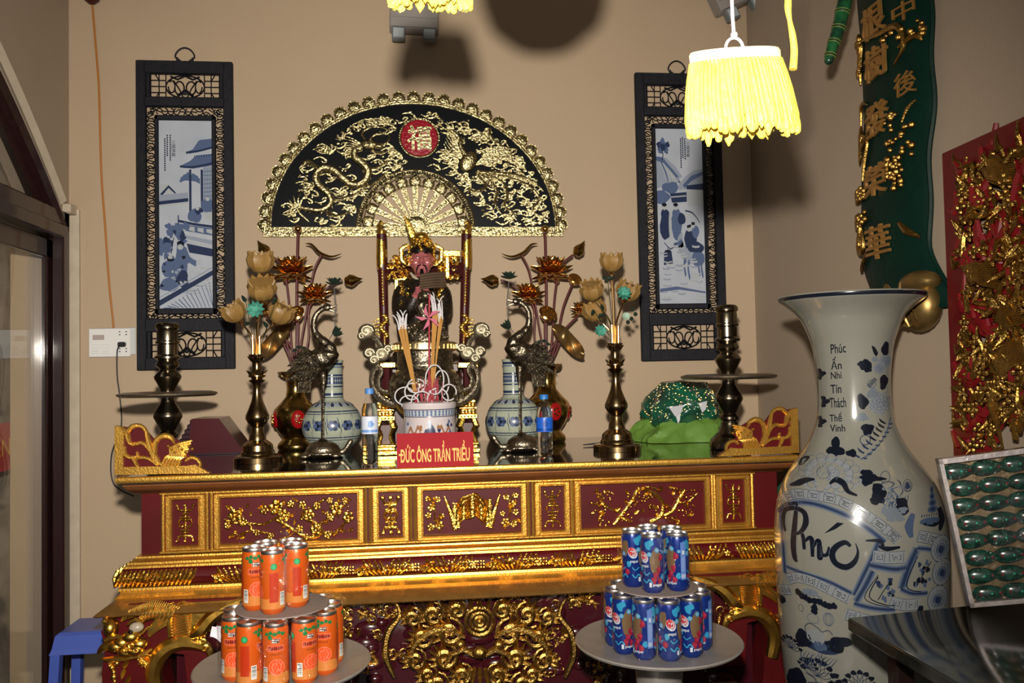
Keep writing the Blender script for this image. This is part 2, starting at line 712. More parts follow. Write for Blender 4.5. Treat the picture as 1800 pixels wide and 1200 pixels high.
# door_1 : timber frame, transom, leaf and panes
d1 = thing('door_1', 'x', 'x', (XL - .07, -1.1, 0))
for k in ('label', 'category'):
    del d1[k]
d1['kind'] = 'structure'
b = MB()
b.box((XL - .045, -0.092, 0), (XL + .018, -0.037, 2.25), bev=.006)
b.box((XL - .02, -0.118, 0), (XL + .026, -0.085, 2.16), bev=.006)
b.box((XL - .12, -2.158, 0), (XL + .018, -2.06, 2.25), bev=.006)
b.box((XL - .12, -2.158, 2.165), (XL + .018, -0.037, 2.25), bev=.006)
b.box((XL - .10, -2.1, 2.135), (XL + .03, -0.075, 2.19), bev=.006)
pa = [(XL - .04, y, zarch(y) - .047) for y in ys]
b.tube(pa, 0.05, 4, 0, up=(1, 0, 0))
pa = [(XL + .0, y, zarch(y) - .075) for y in ys[:]]
b.tube(pa, 0.028, 6, 0, up=(1, 0, 0))
b.build('door_frame', DOORW, d1)
for y0, y1 in ((-1.075, -.094), (-2.057, -1.082)):
    b = MB()
    for lo, hi in (((y1 - .056, 0.02), (y1, 2.13)), ((y0, .02), (y0 + .056, 2.13)), ((y0, 2.055), (y1, 2.13)), ((y0, .02), (y1, .3))):
        b.box((XL - .045, lo[0], lo[1]), (XL - .025, hi[0], hi[1]), bev=.004)
    lf = b.build('door_leaf', DOORW, d1)
    b = MB()
    b.box((XL - .039, y0 + .05, .29), (XL - .033, y1 - .05, 2.06))
    b.build('glass_pane', GLASSM, lf)
b = MB()
b.poly([(y, zarch(y) - .1) for y in ys[2:-2]] + [(ys[-3], 2.25), (ys[2], 2.25)], lambda u, v, h: V((XL - .05 + h, u, v)), 0, .006)
b.build('fanlight_glass', GLASSM, d1)

# outside the glass door: a rendered pier, the rock face and a red banner
PIER = mat('pier_render', 'B39C7C', 0.7, noise_s=3, noise_a=0.3, col2='A58F70')
quadbox('wall_outside', (-1.655, -0.02, 0), (XL - .151, .2, 3.2), PIER)
ROCK = mat('limestone_rock', '8D8373', 0.9, noise_s=9, noise_a=0.25, col2='5B5348', bump=1.0, bump_s=14)
od = bpy.data.lights.new('courtyard_daylight', 'AREA')
od.size = 2.0
od.energy = 30
od.color = (1, .97, .9)
oo = bpy.data.objects.new('courtyard_daylight', od)
COL.objects.link(oo)
oo.location = (-1.8, -1.6, 4.2)
oo.rotation_euler = (.25, 0.0, 0)
b = MB()
def rockf(u, v):
    p = V((-2.08, -4.2 + 6.4 * u, -0.1 + 3.6 * v))
    n_ = noise.fractal(p * 2.3, 1.0, 2.0, 5)
    return V((p.x + .16 * n_, p.y, p.z))
b.sheet(rockf, 110, 80)
struct(b.build('rock_face', ROCK))
quadbox('ground_outside', (-3.0, -4.3, -.12), (XL - .15, .2, -.02), mat('courtyard_ground', '6B6154', 0.9, noise_s=8, noise_a=0.3, col2='554C41'))

# ---------------------------------------------------------------- the altar
AX0, AX1, AYF, AT = -0.855, 1.178, -0.925, 1.27
XC = (AX0 + AX1) / 2


def mirrored(mb, xc):
    o = MB()
    o.v = [(2 * xc - x, y, z) for x, y, z in mb.v]
    o.f, o.m = list(mb.f), list(mb.m)
    return o


def rect_loft(mb, prof, m=0, x0=AX0, x1=AX1, yf=AYF, yb=-0.02):
    vs, fs = [], []
    for o, z in prof:
        vs += [(x0 - o, yb, z), (x0 - o, yf - o, z), (x1 + o, yf - o, z), (x1 + o, yb, z)]
    for k in range(len(prof) - 1):
        for i in range(4):
            j = (i + 1) % 4
            fs.append((4 * k + i, 4 * k + j, 4 * k + 4 + j, 4 * k + 4 + i))
    n = 4 * (len(prof) - 1)
    fs += [(0, 1, 2, 3), (n + 3, n + 2, n + 1, n)]
    mb.add(vs, fs, m)


def flw(mb, c, r, n=5, m=0, a0=0.3, d=1.0):
    c = V(c)
    for k in range(n):
        a = a0 + 2 * PI * k / n
        mb.ell(c + V((math.cos(a) * r * .58, 0, math.sin(a) * r * .58)), (r * .4, r * .25 * d, r * .4), m, nu=7, nv=4)
    mb.ell(c + V((0, -r * .18 * d, 0)), (r * .26, r * .22, r * .26), m, nu=7, nv=4)


def lf(mb, c, a, L, w, m=0, curl=.18):
    mb.petal(c, (math.cos(a), 0, math.sin(a)), (0, -1, 0), L, w, curl, .35, .002, m, 4, 2)


def swirl(mb, c, r, a0, turns, rad, m=0, d=1):
    n = int(10 * turns) + 4
    mb.tube([(c[0] + r * (1 - .85 * i / n) * math.cos(a0 + d * 2 * PI * turns * i / n), c[1] - .004 - .006 * i / n,
              c[2] + r * (1 - .85 * i / n) * math.sin(a0 + d * 2 * PI * turns * i / n)) for i in range(n + 1)],
            [rad * .5, rad, rad, rad * .7], 6, m)


altar = thing('altar_table', 'wide red and gilt carved wooden altar table with dark stone top and dragon head corners', 'altar', (XC, -.5, 0))
b = MB()
b.box((AX0 - .048, AYF - .048, AT - .02), (AX1 + .048, -.01, AT))
b.build('stone_top', MARB, altar)
b = MB()
rect_loft(b, [(.050, 1.272), (.056, 1.268), (.058, 1.262), (.055, 1.256), (.050, 1.2535)])
b.tube([(AX0 - .05, -.02, 1.268), (AX0 - .051, AYF - .051, 1.268), (AX1 + .051, AYF - .051, 1.268), (AX1 + .05, -.02, 1.268)], .0055, 6)
bb = MB()
for o, z in ((.050, 1.2695),):
    pass
rim = MB()
# rim strip only (the stone shows inside it)
def strip(mb, prof, m=0, yb=-.02):
    vs, fs = [], []
    for o, z in prof:
        vs += [(AX0 - o, yb, z), (AX0 - o, AYF - o, z), (AX1 + o, AYF - o, z), (AX1 + o, yb, z)]
    for k in range(len(prof) - 1):
        for i in range(3):
            fs.append((4 * k + i, 4 * k + i + 1, 4 * k + 5 + i, 4 * k + 4 + i))
    mb.add(vs, fs, m)


strip(rim, [(.040, 1.2705), (.050, 1.2735), (.056, 1.270), (.058, 1.262), (.055, 1.254), (.048, 1.2525)])
rim.build('gilt_edge', GOLD_M, altar)
b = MB()
strip(b, [(.048, 1.253), (.040, 1.246), (.040, 1.243), (.034, 1.236), (.028, 1.226), (.018, 1.221), (.016, 1.218), (.0, 1.217)])
b.build('cornice', mat('cornice_brown', (.20, .07, .02), .45, .3, spec=.3, noise_s=20, noise_a=.25, col2=(.15, .055, .018), bump=.2, bump_s=80), altar)
b = MB()
b.box((AX0, AYF, 1.02), (AX1, -.02, 1.25))
b.build('frieze_case', LACQ, altar)

FY = AYF
pxx = lambda px: atY(px, 915, FY).x
frames = [(288, 365), (373, 643), (652, 722), (730, 929), (937, 1005), (1007, 1252), (1256, 1322)]
frames = [(pxx(a), pxx(c)) for a, c in frames]
b = MB()
ZT, ZB = 1.212, 1.034
b.box((frames[0][0] - .012, FY - .012, ZT - .004), (frames[-1][1] + .012, FY + .002, ZT + .006), bev=.003)
b.box((frames[0][0] - .012, FY - .014, ZB - .004), (frames[-1][1] + .012, FY + .002, ZB + .006), bev=.003)
for i, (x0, x1) in enumerate(frames):
    for xx in (x0, x1):
        b.tube([(xx, FY - .009, ZB), (xx, FY - .009, ZT)], .0055, 6)
    for d_, w_, y_ in ((.006, .016, .008), (.020, .006, .013)):
        for q_i, (lo, hi) in enumerate((((x0 + d_, ZB + d_ * .6), (x0 + d_ + w_, ZT - d_ * .6)), ((x1 - d_ - w_, ZB + d_ * .6), (x1 - d_, ZT - d_ * .6)),
                       ((x0 + d_, ZT - d_ * .6 - w_), (x1 - d_, ZT - d_ * .6)), ((x0 + d_, ZB + d_ * .6), (x1 - d_, ZB + d_ * .6 + w_)))):
            b.box((lo[0], FY - y_ - .0006 * (q_i < 2), lo[1]), (hi[0], FY + .002, hi[1]), bev=.0025)
b.build('panel_frames', GOLD_M, altar)


def shou(mb, cx, cz, w, h, m=0, heavy=1.0):
    r = .0032 * heavy
    y = FY - .006
    def q(a, c):
        return (cx + a * w / 2, y, cz + c * h / 2)
    for sgn in (1, -1):
        mb.tube([q(-.95, sgn * .95), q(-.72, sgn * .66), q(.72, sgn * .66), q(.95, sgn * .95)], r, 6, m)
        mb.tube([q(-.35, sgn * .5), q(.35, sgn * .5)], r * 1.2, 6, m)
        for c in (-.95, .95, 0):
            mb.ell(q(c, sgn * .93), r * 1.6, m, nu=6, nv=4)
    mb.tube([q(0, .95), q(0, -.95)], r, 6, m)
    mb.tube([q(-.75, 0), q(-.65, .17), q(.65, .17), q(.75, 0), q(.65, -.17), q(-.65, -.17)], r, 6, m, closed=True)
    mb.tube([q(-.6, .3), q(.6, .3)], r, 6, m)
    mb.tube([q(-.6, -.36), q(.6, -.36)], r, 6, m)


rnd = random.Random(4)
zc = (ZT + ZB) / 2 - .002
for i, kind in enumerate(['shou', 'plum', 'shou2', 'scroll', 'shou', 'grape', 'shou']):
    x0, x1 = frames[i]
    b = MB()
    hw = (x1 - x0) / 2 - .034
    cx = (x0 + x1) / 2
    hh = .062
    y = FY - .006
    g = lambda a, c, o=0.0: (cx + a * hw, y - o, zc + c * hh)
    if kind.startswith('shou'):
        shou(b, cx, zc, .052, .118, heavy=1.5 if kind == 'shou2' else 1.0)
        if kind == 'shou2':
            for c in (-.6, -.36, .3, .58):
                b.box((cx - .02, y - .004, zc + c * .059 - .004), (cx + .02, y + .003, zc + c * .059 + .004), bev=.002)
    elif kind == 'plum':
        for P, r_ in (([(-.98, .1), (-.8, -.1), (-.62, -.15), (-.55, -.5), (-.3, -.7), (-.38, -.95)], .004),
                      ([(-.55, -.45), (-.72, -.62), (-.8, -.9)], .003), ([(-.65, -.1), (-.4, -.2), (-.2, .1), (-.1, .3)], .004),
                      ([(-.2, 0), (-.05, -.3), (.15, -.75), (.35, -.95), (.5, -.75), (.42, -.3), (.2, .1), (.25, .5)], .0055),
                      ([(.1, -.6), (-.05, -.9), (-.15, -.98)], .003), ([(.5, -.7), (.7, -.75), (.82, -.4), (.9, .1)], .004),
                      ([(.42, -.3), (.6, -.1), (.72, .2)], .004), ([(.22, .2), (.35, .5), (.5, .85)], .003),
                      ([(-.62, -.15), (-.75, .3), (-.92, .8)], .003), ([(-.1, .2), (-.35, .6), (-.4, .9)], .003),
                      ([(.72, .2), (.85, .6), (.95, .9)], .003)):
            b.tube([g(*p) for p in cr(P, 4)], r_, 6)
        for a, c, r_ in ((-.82, .3, .024), (-.7, -.05, .015), (-.93, -.2, .013), (-.2, .62, .026), (-.08, .2, .022), (-.38, .5, .016), (.02, .75, .014),
                         (.3, .2, .02), (.2, .7, .014), (.42, .62, .014), (.72, .45, .024), (.9, .0, .02), (.62, .85, .012), (.85, .85, .011),
                         (.15, -.5, .014), (.4, -.6, .02), (.58, -.85, .014), (.25, -.9, .012), (.62, .05, .014), (-.5, -.6, .012), (-.28, -.78, .011)):
            flw(b, g(a, c, .003), r_, 5, a0=rnd.random() * 3)
        for k in range(80):
            a, c = rnd.uniform(-.97, .97), rnd.uniform(-.9, .9)
            if abs(a + .5) < .16 and c < .2:
                continue
            if k % 3:
                lf(b, g(a, c), rnd.uniform(0, 6.28), rnd.uniform(.012, .022), .008)
            else:
                b.ell(g(a, c), rnd.uniform(.0025, .005), nu=6, nv=4)
    elif kind == 'grape':
        for P, r_ in (([(-.5, -.95), (-.35, -.4), (-.2, .2), (-.1, .8)], .006), ([(.1, -.9), (.3, -.55), (.32, .1), (.18, .6), (.0, .85)], .007),
                      ([(.35, -.6), (.5, -.3), (.6, .2), (.7, .75)], .006), ([(-.1, .8), (.1, .95), (.3, .7)], .004), ([(-.35, -.4), (-.6, 0), (-.75, .6)], .004),
                      ([(.55, 0), (.75, .1), (.92, .5)], .003), ([(-.6, 0), (-.85, .2)], .003)):
            b.tube([g(*p) for p in cr(P, 4)], r_, 6)
        for a, c, r_, n in ((-.78, -.1, .03, 22), (-.62, .45, .026, 16), (-.2, .3, .024, 14), (-.3, -.7, .022, 14), (.02, .5, .026, 18), (.15, -.1, .02, 9),
                            (.62, .6, .026, 16), (.7, -.2, .03, 20), (.45, -.6, .02, 9), (-.68, -.75, .02, 12), (.85, .55, .018, 9)):
            for k in range(n):
                t, q = rnd.uniform(0, 6.28), math.sqrt(rnd.random()) * r_
                p = g(a, c, rnd.uniform(0, .005))
                b.ell((p[0] + q * math.cos(t), p[1], p[2] + q * math.sin(t) * .95), rnd.uniform(.003, .0052), nu=6, nv=4)
        for k in range(26):
            lf(b, g(rnd.uniform(-.95, .9), rnd.uniform(-.9, .95)), rnd.uniform(0, 6.28), rnd.uniform(.012, .024), .011)
    else:
        # the unrolled scroll with rolled ends
        def scr(u, v):
            w = (u - .5) * 2
            return V((cx + w * .062, y - .012 - .008 * math.cos(w * 7), zc + .012 + (v - .5) * .07 + .012 * math.cos(w * 3.6) + .004 * math.sin(w * 9)))
        b.sheet(scr, 26, 5)
        b.sheet(lambda u, v: scr(u, v) + V((0, .012, 0)), 26, 5)
        for v in (0, .25, .75, 1):
            b.tube([scr(i / 20, v) for i in range(21)], .0025, 5)
        b.ell((cx, y - .02, zc + .016), (.009, .006, .009))
        b.tube([(cx + .04 * math.cos(t), y - .017, zc + .02 + .036 * math.sin(t)) for t in [PI * k / 12 for k in range(13)]], .004, 6)
        b.tube([(cx + .032 * math.cos(t), y - .018, zc + .018 + .028 * math.sin(t)) for t in [PI * k / 12 for k in range(13)]], .003, 6)
        for sg in (-1, 1):
            b.tube([(cx + sg * .055, y - .01, zc - .05), (cx + sg * .068, y - .012, zc), (cx + sg * .088, y - .01, zc + .055)], [.009, .008, .003], 7)
            b.tube([(cx + sg * .045, y - .012, zc - .045), (cx + sg * .05, y - .012, zc + .01)], [.007, .005], 7)
            for a, c, r_ in ((.88, .3, .014), (.75, .7, .012), (.95, -.1, .012), (.72, -.6, .016), (.9, -.7, .014), (.66, -.15, .01), (.96, .75, .01)):
                flw(b, g(sg * a, c), r_, 5, a0=rnd.random())
            b.tube([g(sg * .7, -.95), g(sg * .82, -.2), g(sg * .8, .4), g(sg * .93, .9)], .003, 6)
            for k in range(10):
                lf(b, g(sg * rnd.uniform(.62, .97), rnd.uniform(-.95, .8)), rnd.uniform(0, 6.28), .016, .009)
    b.build('carved_panel', GOLD, altar)

# mouldings under the frieze
b = MB()
strip(b, [(.0, 1.030), (.012, 1.026), (.013, 1.021), (.026, 1.012), (.030, 1.012), (.031, 1.006), (.040, 1.003), (.042, .997), (.036, .994)])
strip(b, [(.036, .944), (.05, .941), (.052, .934), (.046, .929), (.05, .922), (.06, .914), (.055, .907)])
b.build('gilt_mouldings', GOLD_M, altar)
b = MB()
strip(b, [(.036, .995), (.050, .985), (.056, .970), (.050, .953), (.036, .944)])
b.build('rounded_band', LACQ, altar)
b = MB()
strip(b, [(.055, .908), (.062, .902), (.075, .895), (.098, .882), (.104, .876), (.10, .872), (.05, .868)])
b.build('flared_skirt', mat('brown_gilding', (.26, .13, .035), .42, .8, noise_s=30, noise_a=.3, col2=(.36, .19, .05), bump=.5, bump_s=60), altar)
# carving wrapped over the rounded band
b = MB()
BY = AYF - .056
def gad(x, lean, y0=BY, ax=0):
    P = []
    for k in range(7):
        t = -1 + k / 3
        o = .010 * (1 - t * t)
        P.append((x + lean * t * .012, y0 + .012 - o - .005, .969 + t * .024))
    b.tube(P, [.003, .006, .0065, .006, .003], 6)
x = AX0 - .05
while x < AX1 + .05:
    e = min(x - AX0 + .05, AX1 + .05 - x)
    if e < .22:
        gad(x, 1 if x < XC else -1)
    x += .0125
for k in range(30):
    yy = AYF - .04 + k * .03
    b.tube([(AX0 - .058, yy - .01, .948), (AX0 - .066, yy, .97), (AX0 - .058, yy + .01, .992)], .006, 6)
for j, px in enumerate([385, 425, 470, 520, 560, 600, 640, 680, 715, 750, 790, 830, 870, 905, 940, 980, 1015, 1055, 1095, 1135, 1170, 1205, 1240]):
    c = atY(px, 985, BY).x
    if j % 3 == 1:
        for sg in (-1, 1):
            for q in range(4):
                b.tube([(c + sg * (.004 + q * .011), BY + .008, .946), (c + sg * (.010 + q * .015), BY - .006, .966), (c + sg * (.022 + q * .017), BY + .006, .992)], [.003, .006, .004], 6)
            flw(b, (c + sg * .075, BY - .002, .965), .012)
    elif j % 3 == 2:
        for q in range(9):
            for r_ in range(3):
                b.ell((c - .036 + q * .009, BY - .003, .958 + r_ * .009), .0042, nu=6, nv=4)
        for sg in (-1, 1):
            lf(b, (c + sg * .04, BY - .003, .962), PI / 2 - sg * 1.2, .035, .014)
    else:
        for q in range(-2, 3):
            lf(b, (c, BY - .002, .966), PI / 2 + q * 1.25, .022, .013)
        b.ell((c, BY - .006, .968), .006)
    for sg in (-1, 1):
        for q in range(3):
            b.ell((c + sg * rnd.uniform(.05, .09), BY - .002, rnd.uniform(.952, .985)), rnd.uniform(.003, .006), nu=6, nv=4)
b.build('band_carving', GOLD, altar)

# apron with deep carving
b = MB()
AY = AYF + .01
ap = [(AX0 + .1, .88), (AX0 + .1, .50), (AX0 + .16, .42), (-.35, .46), (-.2, .36), (XC, .30), (.52, .36), (.67, .46), (AX1 - .16, .42), (AX1 - .1, .50), (AX1 - .1, .88)]
b.poly(ap, lambda u, v, h: V((u, AY + .03 - h, v)), 0, .035)
b.box((AX0 + .02, AY + .05, .3), (AX0 + .06, -.1, .88))
b.box((AX1 - .06, AY + .05, .3), (AX1 - .02, -.1, .88))
rr = random.Random(11)
# lobes of lacquered cloud relief
for k in range(46):
    px, py = rr.uniform(590, 1270), rr.uniform(1060, 1195)
    p = atY(px, py, AY - .008)
    b.ell(p, (rr.uniform(.02, .05), .016, rr.uniform(.014, .03)), nu=12, nv=8)
b.build('apron', LACQ_P, altar)
b = MB()
strip(b, [(.018, .874), (.030, .868), (.028, .858), (.016, .856)])
for k in range(60):
    xx = AX0 + .1 + k * .031
    if xx < AX1 - .1:
        b.tube([(xx, AYF - .03, .862), (xx + .012, AYF - .036, .856), (xx + .024, AYF - .03, .864)], .005, 5)
b.build('apron_beading', GOLD, altar)
b = MB()
def AP(px, py, o=0.0):
    return atY(px, py, AY - .012 - o)
def cluster(px, py, r, n, seed, mt=0):
    q = random.Random(seed)
    for k in range(n):
        t, d_ = q.uniform(0, 6.28), math.sqrt(q.random()) * r
        p = AP(px + d_ * math.cos(t), py + d_ * math.sin(t) * .7, q.uniform(0, .012))
        w = q.random()
        if w < .45:
            lf(b, p, q.uniform(0, 6.28), q.uniform(.014, .032), q.uniform(.008, .014), mt)
        elif w < .8:
            swirl(b, p, q.uniform(.008, .018), t, 1.1, .003, mt, q.choice((-1, 1)))
        else:
            b.ell(p, q.uniform(.004, .008), mt, nu=7, nv=4)
for px, py, r, n, sd in ((610, 1078, 16, 12, 1), (655, 1074, 24, 26, 2), (690, 1072, 14, 10, 3), (610, 1110, 22, 16, 4), (665, 1115, 14, 10, 5), (640, 1160, 26, 18, 6), (700, 1150, 20, 12, 7), (755, 1080, 24, 18, 8),
                         (1000, 1060, 24, 18, 9), (1030, 1048, 18, 16, 10), (1260, 1110, 26, 24, 12), (1275, 1080, 16, 12, 13), (980, 1110, 26, 20, 14), (960, 1165, 34, 26, 15),
                         (560, 1180, 30, 20, 16), (820, 1060, 30, 24, 18), (900, 1062, 30, 24, 19), (1050, 1180, 30, 16, 20)):
    cluster(px, py, r, n, sd)
# the lion mask in the middle: rosette, brows, muzzle and mane of curls
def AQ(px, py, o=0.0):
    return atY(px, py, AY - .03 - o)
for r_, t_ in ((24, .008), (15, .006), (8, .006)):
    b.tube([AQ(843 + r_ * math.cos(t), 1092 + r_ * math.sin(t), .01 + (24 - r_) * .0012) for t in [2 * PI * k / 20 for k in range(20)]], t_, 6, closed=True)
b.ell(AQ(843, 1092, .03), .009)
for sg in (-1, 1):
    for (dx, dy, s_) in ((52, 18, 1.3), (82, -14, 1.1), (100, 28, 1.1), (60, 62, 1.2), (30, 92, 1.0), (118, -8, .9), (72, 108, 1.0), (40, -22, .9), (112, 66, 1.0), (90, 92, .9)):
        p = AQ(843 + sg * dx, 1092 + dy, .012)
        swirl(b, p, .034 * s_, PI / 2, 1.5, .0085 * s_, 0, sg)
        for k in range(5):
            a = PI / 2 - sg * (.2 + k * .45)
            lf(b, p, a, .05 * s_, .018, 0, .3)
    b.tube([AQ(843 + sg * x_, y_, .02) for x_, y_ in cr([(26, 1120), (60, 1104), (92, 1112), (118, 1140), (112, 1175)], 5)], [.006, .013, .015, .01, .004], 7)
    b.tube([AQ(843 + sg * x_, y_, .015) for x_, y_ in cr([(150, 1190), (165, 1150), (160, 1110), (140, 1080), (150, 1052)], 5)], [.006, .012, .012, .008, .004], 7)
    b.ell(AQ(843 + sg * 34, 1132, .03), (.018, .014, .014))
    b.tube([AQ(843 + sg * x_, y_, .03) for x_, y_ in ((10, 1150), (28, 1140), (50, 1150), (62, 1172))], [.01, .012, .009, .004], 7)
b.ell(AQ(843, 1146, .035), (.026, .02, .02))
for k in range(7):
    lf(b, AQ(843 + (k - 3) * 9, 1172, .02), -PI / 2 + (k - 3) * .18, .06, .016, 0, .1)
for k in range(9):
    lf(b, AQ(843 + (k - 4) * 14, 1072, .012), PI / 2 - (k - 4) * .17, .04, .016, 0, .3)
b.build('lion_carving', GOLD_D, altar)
for (x_, y_, lean) in ((733, 1045, .5), (948, 1032, -.5)):
    b = MB()
    p = AQ(x_, y_, .01)
    b.tube([p + V((-lean * .02, 0, .02)), p + V((0, -.01, 0)), p + V((lean * .05, 0, -.05))], [.014, .019, .012], 8)
    b.build("dark_horn", mat("dark_wood_horn", "1C110C", 0.4), altar)

# corner legs carved as dragon heads
LG, LR, LD, LW = MB(), MB(), MB(), MB()
YL = -1.0
def T(px, py, o=0.0):
    return atY(px, py, YL - o)
def tt(mb, pts, r, n=7, k=4, o=0.0, flat=1.0):
    P = [(p[0], p[1], (p[2] if len(p) > 2 else 0) + o) for p in pts]
    mb.tube([T(*p) for p in cr(P, k)], r, n, flat=flat)
# cabriole body
body = [(228, 1062), (300, 1056), (395, 1052), (440, 1050), (425, 1062), (388, 1080), (366, 1096), (356, 1120), (362, 1140), (372, 1158), (352, 1165), (330, 1152), (300, 1148), (285, 1165),
        (283, 1190), (290, 1215), (300, 1300), (330, 1420), (300, 1600), (215, 1600), (205, 1450), (180, 1300), (178, 1180), (184, 1140), (176, 1110), (196, 1085), (212, 1068)]
LR.poly([(p.x, p.z) for p in [T(*q) for q in body]], lambda u, v, h: V((u, YL + .1 - h, v)), 0, .095)
# smooth gilded neck and the flared skin
LG.poly([(p.x, p.z) for p in [T(*q) for q in [(300, 1060), (400, 1055), (440, 1050), (420, 1064), (385, 1082), (364, 1100), (350, 1122), (318, 1125), (300, 1110)]]], lambda u, v, h: V((u, YL + .01 - h, v)), 0, .012)
tt(LG, [(432, 1052), (400, 1066), (372, 1084), (352, 1108), (336, 1118)], [.006, .014, .02, .022, .01], o=.012)
for k in range(14):
    tt(LG, [(308, 1062 + k * 4.4), (322 + k * .8, 1058 + k * 4.4), (338 - k * .3, 1062 + k * 4)], [.002, .0045, .002], 5, o=.004)
# curling hook
tt(LG, [(372, 1160), (368, 1142), (350, 1132), (322, 1128), (296, 1136), (277, 1156), (270, 1185), (278, 1220)], [.008, .014, .02, .024, .026, .024, .02], 9, 5, o=.0)
LR.poly([(p.x, p.z) for p in [T(*q) for q in [(322, 1150), (348, 1152), (360, 1168), (350, 1180), (358, 1215), (400, 1230), (330, 1230)]]], lambda u, v, h: V((u, YL + .05 - h, v)), 0, .04)
# snout, nose, lips
LG.ell(T(196, 1102, .02), (.022, .03, .026), nu=14, nv=10)
LG.ell(T(188, 1090, .015), (.012, .02, .014), nu=10, nv=8)
for c in ((230, 1118, .03), (215, 1128, .02), (245, 1130, .02), (238, 1142, .015), (205, 1135, .02), (222, 1145, .01)):
    LG.ell(T(*c), (.026, .022, .018), nu=12, nv=8)
tt(LG, [(172, 1148), (182, 1138), (200, 1130), (222, 1126)], [.004, .012, .014, .01], o=.02)
tt(LG, [(178, 1158), (196, 1158), (220, 1156), (246, 1150), (268, 1140)], [.004, .009, .01, .009, .005], o=.01)
tt(LG, [(184, 1125), (200, 1118), (216, 1120)], .007, o=.035)
for k in range(5):
    swirl(LG, T(206 + k * 9, 1140 - (k % 2) * 7, .03), .011, k, 1.2, .0035)
# brow, mane and ear
for k in range(26):
    x0_, y0_ = 214 + k * 3.6, 1092 - 14 * math.sin(k / 25 * 2.6) 
    tt(LG, [(x0_, y0_), (x0_ + 4, y0_ - 10), (x0_ + 9 + k * .1, y0_ - 24 + abs(k - 13) * .5)], [.0035, .0045, .001], 5, 3, o=.012 + (k % 3) * .004)
for k in range(18):
    x0_, y0_ = 236 + k * 3.5, 1098 - 12 * math.sin(k / 17 * 2.2)
    tt(LG, [(x0_, y0_), (x0_ + 7, y0_ - 7), (x0_ + 12, y0_ - 20)], [.003, .0045, .001], 5, 3, o=.022 + (k % 2) * .004)
for k in range(11):
    tt(LG, [(262, 1118 - k * 1.2), (280, 1104 - k * 2.2), (294, 1096 - k * 3.2), (300 + k * .6, 1082 - k * 2.4)], [.005, .005, .004, .001], 5, 3, o=.016 + (k % 3) * .004)
tt(LG, [(300, 1060), (299, 1080), (298, 1100), (297, 1120)], [.006, .008, .008, .004], o=.02)
for k in range(12):
    LG.ell(T(303, 1062 + k * 5, .02), .0045, nu=6, nv=4)
tt(LG, [(224, 1098), (232, 1090), (244, 1088), (252, 1094)], [.003, .005, .003], o=.03)
tt(LG, [(222, 1114), (236, 1118), (250, 1112), (262, 1100)], [.003, .005, .003], o=.03)
for k in range(10):
    a = k * .6
    LG.ell(T(256 + 12 * math.cos(a), 1158 + 8 * math.sin(a), .012), .006, nu=6, nv=4)
    lf(LG, T(256, 1160, .01), a, .022, .01)
for k in range(14):
    lf(LG, T(190 + rr.uniform(0, 34), 1180 + rr.uniform(-10, 100), .0), rr.uniform(0, 6.28), .03, .014)
    LG.ell(T(188 + rr.uniform(0, 20), 1165 + k * 8, .004), rr.uniform(.005, .01), nu=8, nv=5)
for k in range(9):
    swirl(LG, T(352 + rr.uniform(-8, 14), 1100 + rr.uniform(0, 38), .01), .012, k, 1.2, .004)
LW.ell(T(240, 1102, .028), (.021, .016, .015), nu=14, nv=10)
LD.ell(T(229, 1111, .042), (.007, .005, .0065), nu=10, nv=8)
EYE = mat('dragon_eye_white', '9A8F7C', 0.3)
PUP = mat('dragon_pupil', '0A0808', 0.2)
for q in (0, 1):
    f_ = (lambda m_: mirrored(m_, XC)) if q else (lambda m_: m_)
    lg = f_(LR).build('dragon_leg', LACQ, altar)
    for mm, nm, mt_ in ((LG, 'gilded_dragon_head', GOLD_S), (LW, 'dragon_eye', EYE), (LD, 'dragon_pupil', PUP)):
        f_(mm).build(nm, mt_, lg)
for x_ in (AX0 + .05, AX1 - .05):
    b = MB()
    b.tube([(x_, -.1, .9), (x_, -.1, .5), (x_, -.1, 0)], [.05, .04, .05], 4)
    b.build('back_leg', LACQ, altar)

